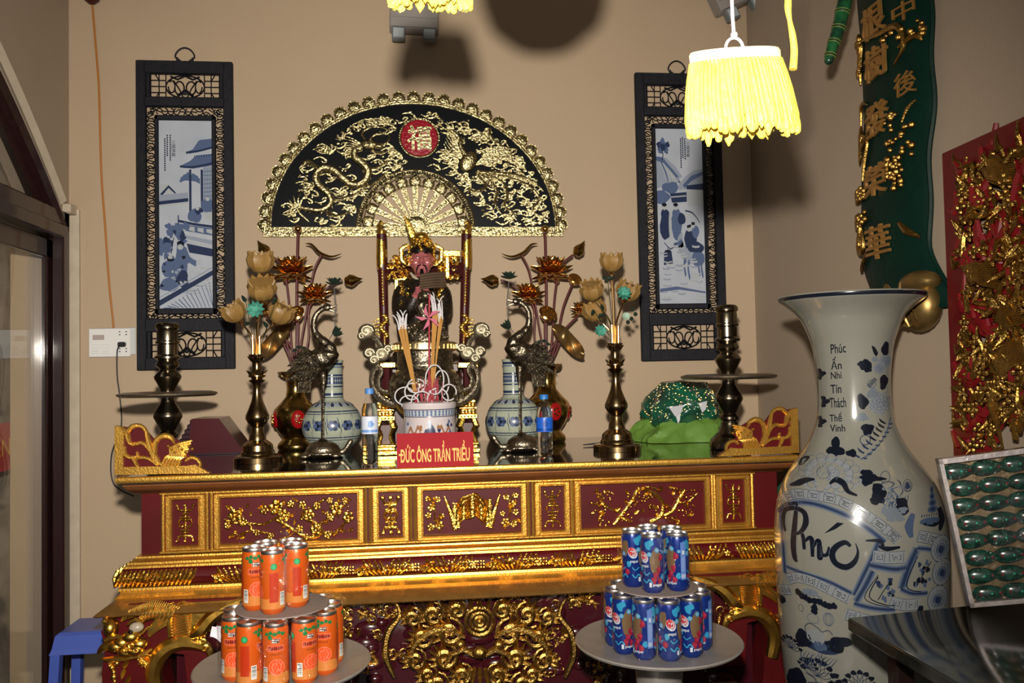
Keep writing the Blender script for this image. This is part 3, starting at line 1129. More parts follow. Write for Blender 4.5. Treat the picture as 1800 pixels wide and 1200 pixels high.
# carved corner brackets standing on the top
def bracket(side):
    G, Rr = MB(), MB()
    Yb = -.945
    def q(px, py, o=0.0):
        p = atY(px, py, Yb - o)
        return p
    sx = lambda P: [(p.x, p.z) for p in [q(*c) for c in P]]
    out = [(203, 836), (370, 833), (352, 822), (342, 806), (330, 800), (338, 792), (326, 788), (318, 778), (302, 770), (296, 766), (280, 770), (274, 778), (262, 764), (252, 752), (240, 749), (228, 754), (220, 752), (203, 750)]
    Rr.poly(sx(out), lambda u, v, h: V((u, Yb + .008 - h, v)), 0, .008)
    G.poly(sx([(203, 750), (216, 752), (219, 760), (218, 822), (330, 820), (344, 818), (370, 833), (203, 836)]), lambda u, v, h: V((u, Yb + .014 - h, v)), 0, .022)
    def t2(P, r):
        G.tube([q(a, c, .004) for a, c in cr(P, 5)], r, 7)
    t2([(212, 752), (222, 762), (228, 780), (240, 782), (250, 780), (262, 790), (272, 808), (286, 820)], [.004, .009, .006, .006, .007, .008, .004])
    t2([(222, 764), (232, 752), (246, 750), (256, 758), (260, 774), (266, 792), (280, 814)], [.006, .008, .007, .006, .008, .01, .005])
    t2([(219, 786), (220, 800), (230, 806), (242, 803), (240, 796)], [.006, .007, .006, .005, .004])
    t2([(232, 804), (240, 818), (244, 822)], [.006, .006, .003])
    t2([(236, 812), (246, 806), (262, 808), (278, 820)], [.004, .006, .006, .004])
    t2([(274, 816), (272, 795), (276, 775), (290, 768), (302, 772), (306, 782)], [.005, .008, .009, .01, .008, .003])
    for k in range(6):
        t2([(284 + k * 6, 822), (292 + k * 5, 806 + k * .6), (304 + k * 4, 800 + k)], [.005, .006, .002])
    for k in range(7):
        t2([(298, 790 + k * 2), (316 + k, 782 + k * 3.4), (338 - k * 2, 776 + k * 5)], [.005, .006, .003])
    t2([(326, 812), (336, 806), (348, 810), (352, 822), (342, 828)], [.005, .006, .006, .005, .004])
    for k in range(8):
        G.ell(q(296 + k * 6, 786 + (k % 3) * 5, .01), .005, nu=6, nv=4)
    for mbb, sgn in ((G, 1), (Rr, 1)):
        if side > 0:
            mbb.v = [(2 * XC - x_, y_, z_) for x_, y_, z_ in mbb.v]
        dz = AT + .003 - min(v_[2] for v_ in mbb.v)
    dz = AT + .0035 - min(v_[2] for v_ in G.v)
    for mbb in (G, Rr):
        mbb.v = [(x_, y_, z_ + dz) for x_, y_, z_ in mbb.v]
    c = V((sum(v_[0] for v_ in Rr.v) / len(Rr.v), Yb, AT + .0035))
    t_ = thing('altar_bracket', 'gilt openwork bracket with red ground on the %s end of the altar top' % ('left' if side < 0 else 'right'), 'carving', c, 'carved altar brackets')
    Rr.build('red_ground', LACQ, t_)
    G.build('gilt_scrollwork', GOLD_M, t_)


bracket(-1)
bracket(1)

# ---------------------------------------------------------------- things on the walls
def shade_painting_frame(name, label, x0, zt, Wd, Ht, paint):
    t_ = thing(name, label, 'picture', (x0 + Wd / 2, -.03, zt - Ht), None)
    Y0 = -.004
    fn = lambda u, v, h: V((x0 + u * Wd, Y0 - h, zt - v * Ht))      # u 0..1, v 0..1 downwards
    b = MB()
    D = .026
    def bar(u0, v0, u1, v1, d=D, bev=.003):
        b.box((x0 + u0 * Wd, Y0 - d, zt - v1 * Ht), (x0 + u1 * Wd, Y0, zt - v0 * Ht), bev=bev)
    fw0, fw1 = .042, .122      # lattice windows top
    bar(0, 0, .10, 1)
    bar(.90, 0, 1, 1)
    bar(.08, 0, .92, fw0)
    bar(.08, fw1 - .004, .92, .150)
    bar(.08, .835, .92, .878)
    bar(.08, .960, .92, 1)
    bar(.10, .0, .14, .14, .02)
    bar(.86, .0, .90, .14, .02)
    bar(.10, .87, .14, .99, .02)
    bar(.86, .87, .90, .99, .02)
    # inner frame around the painting
    bar(.185, .177, .225, .822, .022)
    bar(.775, .177, .815, .822, .022)
    bar(.185, .177, .815, .193, .022)
    bar(.185, .803, .815, .822, .022)
    b.build('outer_frame', EBONY, t_)
    b = MB()
    def tb(P, r=.0026, closed=False):
        b.tube([fn(p[0], p[1], .010) for p in P], r, 4, closed=closed, flat=2.0, up=(0, 1, 0))
    for (v0, v1) in ((fw0, fw1), (.878, .960)):
        vm, vh = (v0 + v1) / 2, (v1 - v0) / 2
        for sg in (-1, 1):
            for a in (.355, .27, .20):
                tb([(.5 + sg * a, v0), (.5 + sg * a, v1)], .0024)
            for c in (-.5, 0, .5):
                tb([(.5 + sg * .36, vm + c * vh), (.5 + sg * .20, vm + c * vh)], .0024)
            tb([(.5 + sg * .27, vm - .5 * vh), (.5 + sg * .31, vm - vh)], .0024)
            tb([(.5 + sg * .27, vm + .5 * vh), (.5 + sg * .31, vm + vh)], .0024)
            tb([(.5 + sg * (.06 + .05 * math.cos(t)), vm + vh * (.1 + .55 * math.sin(t))) for t in [k * .55 for k in range(11)]], .0032)
            tb([(.5 + sg * (.14 + .035 * math.cos(t)), vm + vh * .5 * math.sin(t)) for t in [k * .6 for k in range(10)]], .0028)
            tb([(.5 + sg * .02, vm + vh * .9), (.5 + sg * .06, vm + vh * .2), (.5 + sg * .12, vm - vh * .5)], .0028)
            tb([(.5, vm - vh * .9), (.5 + sg * .08, vm - vh * .6), (.5 + sg * .15, vm - vh * .85)], .004)
        tb([(.5 + .2 * math.cos(t), vm + vh * .93 * math.sin(t)) for t in [2 * PI * k / 24 for k in range(24)]], .0032, True)
        tb([(.42, vm + vh * .75), (.5, vm + vh * .3), (.58, vm + vh * .75)], .006)
        b.ell(fn(.5, vm + vh * .45, .010), (.016, .004, .012), nu=8, nv=6)
    q = random.Random(5)
    # chains of small curls in the side and cross strips
    def chain(u0, v0, u1, v1, n, ru, rv):
        for k in range(n):
            a = (k + .5) / n
            u, v = u0 + (u1 - u0) * a, v0 + (v1 - v0) * a
            s_ = q.choice((-1, 1))
            t0 = q.uniform(0, 6)
            tb([(u + ru * math.cos(t0 + s_ * t), v + rv * math.sin(t0 + s_ * t)) for t in [j * .62 for j in range(8)]], .0023)
            tb([(u - ru * .9, v + rv * q.uniform(-.9, .9)), (u + ru * q.uniform(-.3, .3), v), (u + ru * .9, v + rv * q.uniform(-.9, .9))], .0023)
    chain(.143, .155, .143, .835, 42, .036, .0085)
    chain(.857, .155, .857, .835, 42, .036, .0085)
    chain(.14, .1635, .86, .1635, 12, .03, .0105)
    chain(.14, .8285, .86, .8285, 12, .03, .0085)
    b.build('fretwork', EBONY, t_)
    b = MB()
    b.box((x0 + .2 * Wd, Y0 - .010, zt - .812 * Ht), (x0 + .8 * Wd, Y0 - .001, zt - .185 * Ht))
    PN = Paint(b, fn, .0106, .000004)
    paint(PN)
    b.build('painted_tile', [TILE_W, BL0, BL1, BL2, BL3, BL4], t_)
    b = MB()
    P = [fn(u, v, .012) for u, v in cr([(.46, 0), (.44, -.006), (.415, -.010), (.40, -.018), (.415, -.03), (.45, -.041), (.50, -.046), (.55, -.041), (.585, -.03), (.60, -.018), (.585, -.010), (.56, -.006), (.54, 0)], 4)]
    b.tube(P, .0035, 6)
    for u in (.42, .58):
        b.tube([fn(u, .002, .012), fn(u, -.014, .012)], .004, 6)
    b.build('hanging_loop', EBONY, t_)
    return t_


def paint_left(P):
    # photograph detail coordinates: x 115..312, y 278..955 over the tile
    X = lambda x: .225 + (x - 115) / 197 * .55
    Y = lambda y: .193 + (y - 278) / 677 * .61
    S = 1 / 197 * .55
    def st(pts, w, m, k=4):
        # widths in tile pixels; u and v have different scales, so keep it simple
        P.stroke([(X(a), Y(c)) for a, c in pts], w * S * (.62 if abs(pts[0][0] - pts[-1][0]) > abs(pts[0][1] - pts[-1][1]) * 1.2 else 1) * .8, m, k)
    def bl(x, y, rx, ry, m, **k):
        P.blob(X(x), Y(y), rx * S, ry / 677 * .61, m, **k)
    def sh(pts, m):
        P.shape([(X(a), Y(c)) for a, c in pts], m)
    sh([(115, 510), (150, 508), (182, 545), (118, 568)], 1)
    sh([(118, 545), (150, 512), (178, 540), (172, 542), (150, 522), (126, 550)], 4)
    sh([(115, 548), (222, 538), (222, 560), (115, 580)], 2)
    st([(115, 578), (222, 566)], 10, 4)
    st([(115, 586), (222, 574)], 4, 1)
    for k in range(9):
        a = -.2 + k * .42
        st([(229, 490), (229 + 20 * math.cos(a), 490 - 18 * math.sin(a)), (229 + 38 * math.cos(a), 492 - 22 * math.sin(a) + 6)], 7, 3)
    st([(228, 490), (230, 535)], 5, 3)
    sh([(278, 445), (312, 442), (312, 640), (278, 610)], 2)
    for k in range(6):
        st([(282 + k * 6, 450), (282 + k * 6, 600)], 1.6, 3)
    for k in range(9):
        st([(279, 462 + k * 15), (312, 460 + k * 15)], 1.6, 3)
    for x in (230, 273):
        st([(x, 455), (x, 610)], 11, 4)
    sh([(192, 443), (206, 436), (230, 424), (252, 404), (312, 398), (312, 440), (240, 452), (205, 448)], 3)
    sh([(215, 392), (240, 382), (262, 350), (270, 347), (312, 342), (312, 372), (250, 392), (228, 398)], 3)
    st([(215, 394), (260, 388), (312, 374)], 5, 4)
    st([(192, 444), (240, 446), (312, 432)], 5, 4)
    for k in range(8):
        st([(246 + k * 9, 404 - k), (246 + k * 9, 412 - k)], 3, 4)
    # terrace figures, railing
    bl(246, 622, 26, 26, 3, wob=.15)
    bl(258, 604, 12, 14, 4, wob=.1)
    bl(292, 584, 22, 28, 3, wob=.15)
    bl(294, 562, 8, 7, 1)
    bl(256, 596, 7, 7, 1)
    bl(300, 622, 20, 14, 1)
    st([(183, 640), (240, 652), (312, 662)], 6, 4)
    sh([(183, 650), (312, 668), (312, 694), (183, 672)], 3)
    for k in range(4):
        sh([(190 + k * 33, 655 + k * 5), (212 + k * 33, 658 + k * 5), (212 + k * 33, 677 + k * 4), (190 + k * 33, 670 + k * 4)], 1)
    st([(185, 620), (185, 655)], 5, 4)
    sh([(200, 690), (312, 712), (312, 728), (200, 702)], 2)
    sh([(215, 722), (312, 742), (312, 770), (225, 755)], 4)
    st([(200, 712), (312, 735)], 3, 1)
    q = random.Random(2)
    for k in range(26):
        a, c = q.uniform(120, 300), q.uniform(760, 900)
        if c < 1035 - a * .6 + 40:
            st([(a, c), (a + 24, c + 3), (a + 46, c + 1)], 3, q.choice((1, 1, 2)))
    for k in range(26):
        bl(q.uniform(140, 215), 690 + q.uniform(-32, 40), q.uniform(8, 14), q.uniform(8, 14), q.choice((3, 4, 3)), wob=.3)
    for k in range(12):
        bl(q.uniform(117, 150), 740 + q.uniform(-30, 30), q.uniform(8, 14), q.uniform(8, 14), q.choice((3, 3, 4)), wob=.3)
    bl(198, 770, 26, 44, 3, wob=.2)
    bl(190, 800, 30, 40, 3, wob=.2)
    bl(156, 810, 32, 40, 3, wob=.2)
    bl(150, 870, 34, 26, 3, wob=.2)
    bl(200, 850, 22, 32, 4, wob=.2)
    st([(205, 760), (232, 785), (250, 795)], 14, 3)
    bl(192, 735, 11, 10, 1)
    bl(153, 776, 10, 10, 1)
    st([(180, 724), (192, 718), (206, 726)], 8, 5)
    st([(142, 770), (150, 782), (168, 780)], 6, 5)
    st([(168, 700), (158, 760)], 3, 5)
    for k in range(16):
        bl(q.uniform(122, 215), q.uniform(760, 880), q.uniform(3, 8), q.uniform(3, 7), q.choice((2, 5, 4, 1)), wob=.3)
    sh([(115, 925), (312, 818), (312, 836), (115, 946)], 4)
    st([(115, 916), (312, 808)], 3, 2)
    for k in range(17):
        x = 115 + k * 14
        st([(x, 958 - max(0, x - 120) * .55 if x < 300 else 850), (min(312, x + 30), 953)], 2, 3)
    put_text(P.mb, '\u4e09\n\u570b\n\u6f14\n\u7fa9', P.fn, X(169), Y(380), 15 * S, -56 / 677 * .61, P.h + .00003, m=5)
    for k, (x, y0, y1) in enumerate(((157, 332, 425), (146, 332, 410), (137, 345, 460))):
        y = y0
        while y < y1:
            st([(x - 2.5, y), (x + 2.5, y + 1)], 3.2, 5)
            st([(x, y - 1), (x + .5, y + 5)], 1.8, 4)
            y += 8


def paint_right(P):
    X = lambda x: .225 + (x - 108) / 190 * .55
    Y = lambda y: .193 + (y - 293) / 642 * .61
    S = 1 / 190 * .55
    def st(pts, w, m, k=4):
        P.stroke([(X(a), Y(c)) for a, c in pts], w * S * (.62 if abs(pts[0][0] - pts[-1][0]) > abs(pts[0][1] - pts[-1][1]) * 1.2 else 1) * .8, m, k)
    def bl(x, y, rx, ry, m, **k):
        P.blob(X(x), Y(y), rx * S, ry / 642 * .61, m, **k)
    def sh(pts, m):
        P.shape([(X(a), Y(c)) for a, c in pts], m)
    q = random.Random(8)
    sh([(108, 400), (150, 400), (185, 430), (215, 470), (150, 500), (108, 515)], 2)
    for k in range(14):
        st([(118 + k * 5, 400 + k * 4), (140 + k * 5, 450 + k * 3), (150 + k * 4, 490)], 3, q.choice((1, 3, 2)))
    sh([(108, 395), (135, 398), (200, 470), (190, 474), (140, 420), (108, 410)], 3)
    for k in range(22):
        t = q.uniform(0, 6.28)
        r_ = q.uniform(0, 22)
        bl(140 + r_ * math.cos(t), 358 + 1.1 * r_ * math.sin(t), 9, 10, q.choice((3, 4, 3, 4)), wob=.3)
    st([(128, 350), (138, 385), (134, 410)], 4, 4)
    bl(165, 510, 34, 22, 3, wob=.2)
    bl(130, 545, 30, 26, 3, wob=.2)
    sh([(195, 505), (225, 470), (262, 446), (298, 440), (298, 500), (200, 520)], 2)
    sh([(215, 500), (250, 466), (298, 450), (298, 462), (250, 486), (222, 512)], 3)
    sh([(230, 502), (298, 494), (298, 518), (230, 516)], 4)
    sh([(162, 532), (230, 526), (230, 562), (170, 566)], 4)
    st([(165, 545), (228, 540)], 3, 1)
    sh([(232, 520), (298, 518), (298, 580), (232, 575)], 1)
    for x, m_ in ((140, 4), (186, 3)):
        bl(x, 650, 22, 54, m_, wob=.12)
        bl(x, 610, 17, 24, m_, wob=.1)
        bl(x - 2, 582, 9, 11, 1)
        bl(x - 2, 573, 10, 7, 5)
    bl(207, 625, 16, 22, 4, wob=.1)
    bl(160, 650, 6, 50, 1)
    # horse and rider
    bl(248, 765, 44, 26, 2, wob=.08)
    bl(270, 770, 26, 30, 3, wob=.1)
    st([(225, 760), (205, 735), (196, 712), (210, 700)], 22, 2)
    st([(204, 706), (190, 718), (172, 722)], 12, 3)
    for a, c in ((212, 800), (228, 812), (270, 800), (282, 806)):
        st([(a + 8, 775), (a, c - 8), (a + 6, c + 34)], 8, 3)
    bl(240, 700, 26, 36, 4, wob=.15)
    bl(262, 730, 34, 20, 4, wob=.15)
    bl(236, 662, 10, 10, 1)
    bl(262, 672, 15, 24, 3, wob=.1)
    bl(252, 652, 8, 8, 1)
    st([(228, 654), (244, 650)], 7, 5)
    st([(246, 642), (260, 642)], 7, 5)
    st([(222, 595), (250, 602), (272, 625), (280, 640)], 3.5, 4)
    st([(134, 712), (160, 735), (186, 712)], 3, 4)
    st([(148, 730), (146, 745)], 3, 4)
    sh([(132, 745), (162, 742), (168, 792), (130, 794)], 4)
    st([(136, 744), (158, 742)], 6, 5)
    for k in range(46):
        a, c = q.uniform(112, 270), q.uniform(720, 925)
        st([(a, c), (a + 14, c + 3), (min(a + 30, 296), c + 1)], q.uniform(2, 5), q.choice((1, 1, 2)))
    sh([(112, 880), (180, 872), (296, 892), (296, 898), (190, 884), (112, 892)], 3)
    put_text(P.mb, '\u4e09\n\u570b\n\u6f14\n\u7fa9', P.fn, X(240), Y(370), 14 * S, -54 / 642 * .61, P.h + .00003, m=5)
    for k, (x, y0, y1) in enumerate(((228, 330, 410), (219, 325, 400), (211, 330, 440))):
        y = y0
        while y < y1:
            st([(x - 2.5, y), (x + 2.5, y + 1)], 3.2, 5)
            st([(x, y - 1), (x + .5, y + 5)], 1.8, 4)
            y += 8


shade_painting_frame('framed_tile_painting', 'black fretwork framed blue and white tile of a pavilion and seated figures',
                     -1.160, 2.897, .392, 1.297, paint_left)
shade_painting_frame('framed_tile_painting', 'black fretwork framed blue and white tile of a horse rider',
                     .975, 2.888, .392, 1.29, paint_right)

# ------------------------------------------------ the great half-round fan
FYb = -.012
def FN(px, py, h=0.0):
    return atY(px, py, FYb - .012 - h)
fan = thing('ornamental_fan', 'large black and brass half round fan with dragon, phoenix and red medallion on the wall', 'wall ornament', (0, -.02, 2.17))
fcx, fcy = 731, 401
c0 = FN(fcx, fcy)
RA, RB, RI = .612, .545, .235
fp = lambda u, v, h: V((c0.x + u, FYb - h, c0.z + v))
def arc(a, b_, n=48, t0=0.0, t1=PI):
    return [(a * math.cos(t0 + (t1 - t0) * i / n), b_ * math.sin(t0 + (t1 - t0) * i / n)) for i in range(n + 1)]
b = MB()
b.poly(arc(RA, RB) + list(reversed(arc(RI, RI, 30))), fp, 0, .010)
b.build('black_ground', BLACKV, fan)
b = MB()
for k_, r_ in ((.0, .006), (.016, .0045)):
    b.tube([fp(u * (1 + k_), v * (1 + k_ * 1.1) + .0, .013) for u, v in arc(RA, RB, 60)], r_, 6)
n_ = 120
for i in range(n_):
    t = PI * (i + .5) / n_
    b.ell(fp(RA * 1.008 * math.cos(t), RB * 1.009 * math.sin(t), .016), .0042, nu=6, nv=4)
for r_ in (RI, RI + .016):
    b.tube([fp(u, v, .013) for u, v in arc(r_, r_, 36)], .0045, 6)
for i in range(70):
    t = PI * (i + .5) / 70
    b.ell(fp((RI + .008) * math.cos(t), (RI + .008) * math.sin(t), .016), .0036, nu=6, nv=4)
b.box((c0.x - RA - .03, FYb - .016, c0.z - .036), (c0.x + RA + .03, FYb, c0.z + .004), bev=.004)
for zz in (-.034, .002):
    b.tube([(c0.x - RA - .03, FYb - .017, c0.z + zz), (c0.x + RA + .03, FYb - .017, c0.z + zz)], .003, 5)
q = random.Random(3)
for i in range(250):
    x_ = -RA - .02 + (2 * RA + .04) * (i + q.random()) / 250
    b.ell((c0.x + x_, FYb - .016, c0.z - .016 + q.uniform(-.012, .012)), (q.uniform(.003, .007), .004, .003), nu=6, nv=4)
b.build('stamped_border', BRASS_F, fan)
ns = 31
b = MB()
for i in range(ns):
    t = PI * (i + .25) / (ns - .5)
    e = V((math.cos(t) * RB, 0, math.sin(t) * RA)).normalized()
    c = fp(RA * 1.035 * math.cos(t), RB * 1.04 * math.sin(t), .006) + e * .004
    b.ell(c, (.029, .009, .029), nu=14, nv=8)
    sd = V((-e.z, 0, e.x))
    for j in range(5):
        a = (j - 2) * .5
        d_ = e * math.cos(a) + sd * math.sin(a)
        b.tube([c + V((0, -.009, 0)), c + d_ * .017 + V((0, -.008, 0)), c + d_ * .026 + V((0, -.002, 0))], [.003, .0042, .003], 5)
    b.tube([c + e * (.026 * math.cos(a)) + sd * (.026 * math.sin(a)) + V((0, -.004, 0)) for a in [-1.5 + .3 * j for j in range(11)]], .003, 5)
b.build('scalloped_rim', BRASS_F, fan)
# inner small fan: ribs with the wall showing between
b = MB()
nr = 11
for i in range(nr):
    t = PI * (i + .5) / nr
    e, sd = V((math.cos(t), 0, math.sin(t))), V((-math.sin(t), 0, math.cos(t)))
    w0, w1 = .006, .013
    o = V((c0.x, FYb - .006, c0.z + .0))
    P = [o + e * .03, o + e * .195]
    vs = [P[0] - sd * w0, P[0] + sd * w0, P[1] + sd * w1, P[1] - sd * w1]
    b.add([v_ + V((0, -.006, 0)) for v_ in vs] + [v_ + V((0, .004, 0)) for v_ in vs], [(0, 1, 2, 3), (7, 6, 5, 4), (0, 4, 5, 1), (1, 5, 6, 2), (2, 6, 7, 3), (3, 7, 4, 0)])
    for j in range(16):
        b.ell(o + e * (.04 + j * .0095) + sd * q.uniform(-.005, .005) + V((0, -.006, 0)), .0038, nu=6, nv=4)
b.ell((c0.x, FYb - .008, c0.z + .02), (.05, .01, .035), nu=16, nv=8)
for i in range(11):
    t = PI * (i + .5) / 11
    c = fp(.205 * math.cos(t), .205 * math.sin(t), .004)
    b.ell(c, (.027, .008, .027), nu=12, nv=7)
    for j in range(4):
        a = t + (j - 1.5) * .5
        b.ell(c + V((math.cos(a) * .015, -.008, math.sin(a) * .015)), .004, nu=6, nv=4)
b.tube([fp(u, v, .01) for u, v in arc(.185, .185, 30)], .004, 6)
b.tube([fp(u, v, .008) for u, v in arc(.225, .225, 30)], .003, 6)
b.build('inner_fan', BRASS_F, fan)
# medallion
mc = FN(737, 243)
b = MB()
b.lathe([(0, .012), (.078, .010), (.082, 0)], (0, 0, 0), 36, M=Matrix.Translation((mc.x, FYb - .008, mc.z)) @ Matrix.Rotation(PI / 2, 4, 'X'))
md_ = b.build('red_medallion', mat('ruby_enamel', '8C1020', 0.22, 0, coat=.7, bump=.6, bump_s=90), fan)
b = MB()
b.tube([(mc.x + .083 * math.cos(t), FYb - .018, mc.z + .083 * math.sin(t)) for t in [2 * PI * i / 40 for i in range(40)]], .004, 6, closed=True)
for i in range(52):
    t = 2 * PI * i / 52
    b.ell((mc.x + .085 * math.cos(t), FYb - .021, mc.z + .085 * math.sin(t)), .0042, nu=6, nv=4)
put_text(b, '\u798f', lambda u, v, h: V((mc.x + u, FYb - .018 - h, mc.z + v)), 0, 0, .105, .105, 0, .010, bold=.02)
b.build('medallion_character', BRASS_F, md_)

def D3(x, y, h=0.0):
    """point given in the enlarged view of the fan"""
    return FN(450 + x / 3.214, 150 + y / 3.214, h)
def ft(mb, pts, r, n=6, k=4, h=.002):
    mb.tube([D3(p[0], p[1], h) for p in cr(pts, k)], r, n)
b = MB()
body = [(300, 770), (245, 720), (240, 690), (300, 700), (370, 705), (425, 665), (405, 610), (350, 560), (340, 510), (380, 468), (440, 480), (490, 525), (550, 565), (610, 545), (635, 490), (600, 440), (560, 410), (560, 370), (600, 350)]
ft(b, body, [.005, .008, .012, .015, .016, .017, .018, .017, .014], 9, 5, .006)
P = cr(body, 5)
for i in range(8, len(P) - 4, 2):
    a, c = P[i], P[i + 1]
    dx, dy = c[0] - a[0], c[1] - a[1]
    l = math.hypot(dx, dy) or 1
    b.tube([D3(a[0] - dy / l * 12, a[1] + dx / l * 12, .012), D3(a[0] - dy / l * 24 - dx, a[1] + dx / l * 24 - dy, .008)], [.004, .001], 5)
# head
b.ell(D3(640, 335, .012), (.040, .016, .020), nu=12, nv=8)
b.ell(D3(690, 345, .014), (.022, .014, .012), nu=10, nv=7)
ft(b, [(650, 370), (700, 385), (745, 375)], [.008, .007, .003], h=.01)
ft(b, [(690, 335), (730, 330), (755, 300), (745, 270)], [.006, .006, .004, .002], h=.012)
for k in range(8):
    ft(b, [(600, 335 + k * 5), (540 - k * 4, 300 + k * 13), (490 + k * 3, 285 + k * 19)], [.005, .004, .001], 5, h=.008)
for pts in ([(620, 310), (600, 270), (640, 240), (700, 235), (740, 250)], [(640, 310), (670, 280), (720, 270), (760, 240)]):
    ft(b, pts, [.005, .006, .002], h=.01)
for (lx, ly), (mx, my), (ex, ey) in (((600, 480), (680, 470), (745, 430)), ((540, 560), (640, 570), (730, 500)), ((420, 650), (500, 640), (600, 600)), ((380, 700), (450, 740), (530, 710)), ((350, 470), (290, 430), (250, 470))):
    ft(b, [(lx, ly), (mx, my), (ex, ey)], [.010, .009, .006], h=.004)
    for k in range(4):
        a = -1 + k * .7
        ft(b, [(ex, ey), (ex + 18 * math.cos(a), ey + 18 * math.sin(a)), (ex + 38 * math.cos(a), ey + 30 * math.sin(a))], [.005, .005, .0015], 5, h=.006)
for k in range(7):
    a = 2.2 + k * .45
    ft(b, [(250, 690), (250 + 45 * math.cos(a), 690 + 40 * math.sin(a)), (250 + 80 * math.cos(a + .25), 690 + 76 * math.sin(a + .25))], [.004, .006, .0015], 5)
b.build('dragon_relief', BRASS_F, fan)
b = MB()
b.ell(D3(1200, 430, .012), (.035, .018, .05), M=Matrix.Rotation(.5, 3, 'Y'), nu=14, nv=9)
ft(b, [(1190, 400), (1160, 350), (1150, 300), (1110, 260), (1080, 250)], [.014, .010, .008, .009, .003], 8, h=.01)
ft(b, [(1080, 250), (1050, 245)], [.005, .001], 5, h=.01)
for k in range(4):
    ft(b, [(1120, 260), (1100 - k * 8, 235), (1060 + k * 18, 210 - k * 4)], [.003, .004, .001], 5, h=.008)
for k in range(11):     # raised wing
    ft(b, [(1240, 450), (1300 + k * 5, 440 - k * 9), (1400 + k * 4, 420 - k * 3), (1500 - k * 9, 470 - k * 15)], [.004, .006, .0055, .002], 5, h=.004 + .001 * (k % 3))
for k in range(8):
    ft(b, [(1170, 420), (1130, 400 - k * 12), (1090 + k * 3, 380 - k * 22), (1060 + k * 6, 330 - k * 16)], [.004, .006, .005, .002], 5, h=.006)
for pts in ([(1240, 490), (1320, 540), (1360, 600), (1350, 660), (1380, 730)], [(1240, 490), (1380, 540), (1420, 620), (1400, 680), (1460, 730), (1440, 780)],
            [(1250, 480), (1450, 530), (1540, 570), (1600, 640), (1560, 700), (1600, 740)], [(1240, 495), (1300, 570), (1230, 600), (1180, 570)],
            [(1260, 490), (1420, 500), (1560, 540), (1620, 600)], [(1320, 240), (1330, 300), (1400, 350), (1480, 360)]):
    ft(b, pts, [.006, .008, .008, .006, .002], 6, h=.004)
    PP = cr(pts, 6)
    for i in range(2, len(PP) - 1, 2):
        for sg in (-1, 1):
            x_, y_ = PP[i]
            ft(b, [(x_, y_), (x_ + sg * 16, y_ + 14)], [.0045, .0015], 5, h=.004)
b.build('phoenix_relief', BRASS_F, fan)
b = MB()
q = random.Random(21)
def inside(x, y):
    u, v = (x - 900) / 3.214, (810 - y) / 3.214
    e = (u / 235) ** 2 + (v / 205) ** 2
    r_ = math.hypot(u, v)
    return e < .97 and r_ > 112 and math.hypot(x - 918, y - 302) > 135 and v > 6
def occupied(x, y):
    if x < 900:
        return min(math.hypot(x - a, y - c) for a, c in body) < 44 or (520 < x < 740 and 260 < y < 400)
    return (1120 < x < 1260 and 330 < y < 500)
cnt = 0
tries = 0
while cnt < 235 and tries < 6000:
    tries += 1
    x_, y_ = q.uniform(130, 1680), q.uniform(110, 800)
    if not inside(x_, y_) or occupied(x_, y_):
        continue
    cnt += 1
    s_ = q.uniform(22, 40)
    d_ = q.choice((-1, 1))
    ft(b, [(x_ - s_ * 1.3, y_ + q.uniform(-6, 6)), (x_ - s_ * .3, y_ - s_ * .35 * d_), (x_ + s_ * .5, y_), (x_ + s_ * .8, y_ + s_ * .45 * d_), (x_ + s_ * .3, y_ + s_ * .55 * d_), (x_, y_ + s_ * .2 * d_)],
       [.0025, .0055, .006, .005, .003], 5, 4, h=.001 + q.uniform(0, .003))
    for k in range(2):
        b.ell(D3(x_ + q.uniform(-30, 30), y_ + q.uniform(-20, 20), .002), (q.uniform(.006, .010), .005, .006), nu=7, nv=4)
b.build('cloud_relief', BRASS_F, fan)

# ------------------------------------------------ sockets, cords, lights
t_ = thing('socket_panel', 'white double switch and socket plate on back wall near the left corner', 'switch', atY(197, 625, 0))
b = MB()
p0, p1 = atY(157, 577, 0), atY(230, 627, 0)
b.box((p0.x, -.009, p1.z), (p1.x, -.0005, p0.z), bev=.003)
b.build('face_plate', WHITE, t_)
sxp = lambda px: atY(px, 600, -.01).x
b = MB()
z_ = (p0.z + p1.z) / 2
b.box((sxp(163), -.0125, z_ + .012), (sxp(183), -.008, z_ + .032), bev=.001)
b.build('indicator_window', mat('pinkish_plastic', 'A39490', .4), t_)
for k in (0, 1):
    b = MB()
    b.box((sxp(162 + k * 17), -.012, z_ - .045), (sxp(177 + k * 17), -.008, z_ - .008), bev=.001)
    b.box((sxp(166 + k * 17), -.015, z_ - .036), (sxp(173 + k * 17), -.011, z_ - .02), bev=.001)
    b.build('switch_key', WHITE, t_)
HOLE = mat('socket_hole', '15151A', .6)
for zz in (.038, -.032):
    b = MB()
    for dx in (-.013, .013):
        for dz in (-.006, .006):
            b.box((sxp(216) + dx - .003, -.0095, z_ + zz + dz - .002), (sxp(216) + dx + .003, -.0088, z_ + zz + dz + .002))
    b.build('socket_holes', HOLE, t_)
t_ = thing('junction_plate', 'narrow clear edged white plate beside the switch panel and picture frame', 'switch', atY(232, 625, 0))
b = MB()
b.box((sxp(226), -.006, z_ - .052), (sxp(238), -.0006, z_ + .062), bev=.002)
b.build('cover', mat('translucent_white_plastic', 'B9BCBC', .3), t_)
BLKP = mat('black_rubber', '101012', .5)
t_ = thing('plug_cord', 'thin black cord plugged into the wall socket and hanging behind the altar', 'cord', atY(212, 606, -.03))
b = MB()
pc = atY(213, 605, -.03)
b.box((pc.x - .014, -.036, pc.z - .010), (pc.x + .014, -.0105, pc.z + .010), bev=.004)
b.build('plug', BLKP, t_)
b = MB()
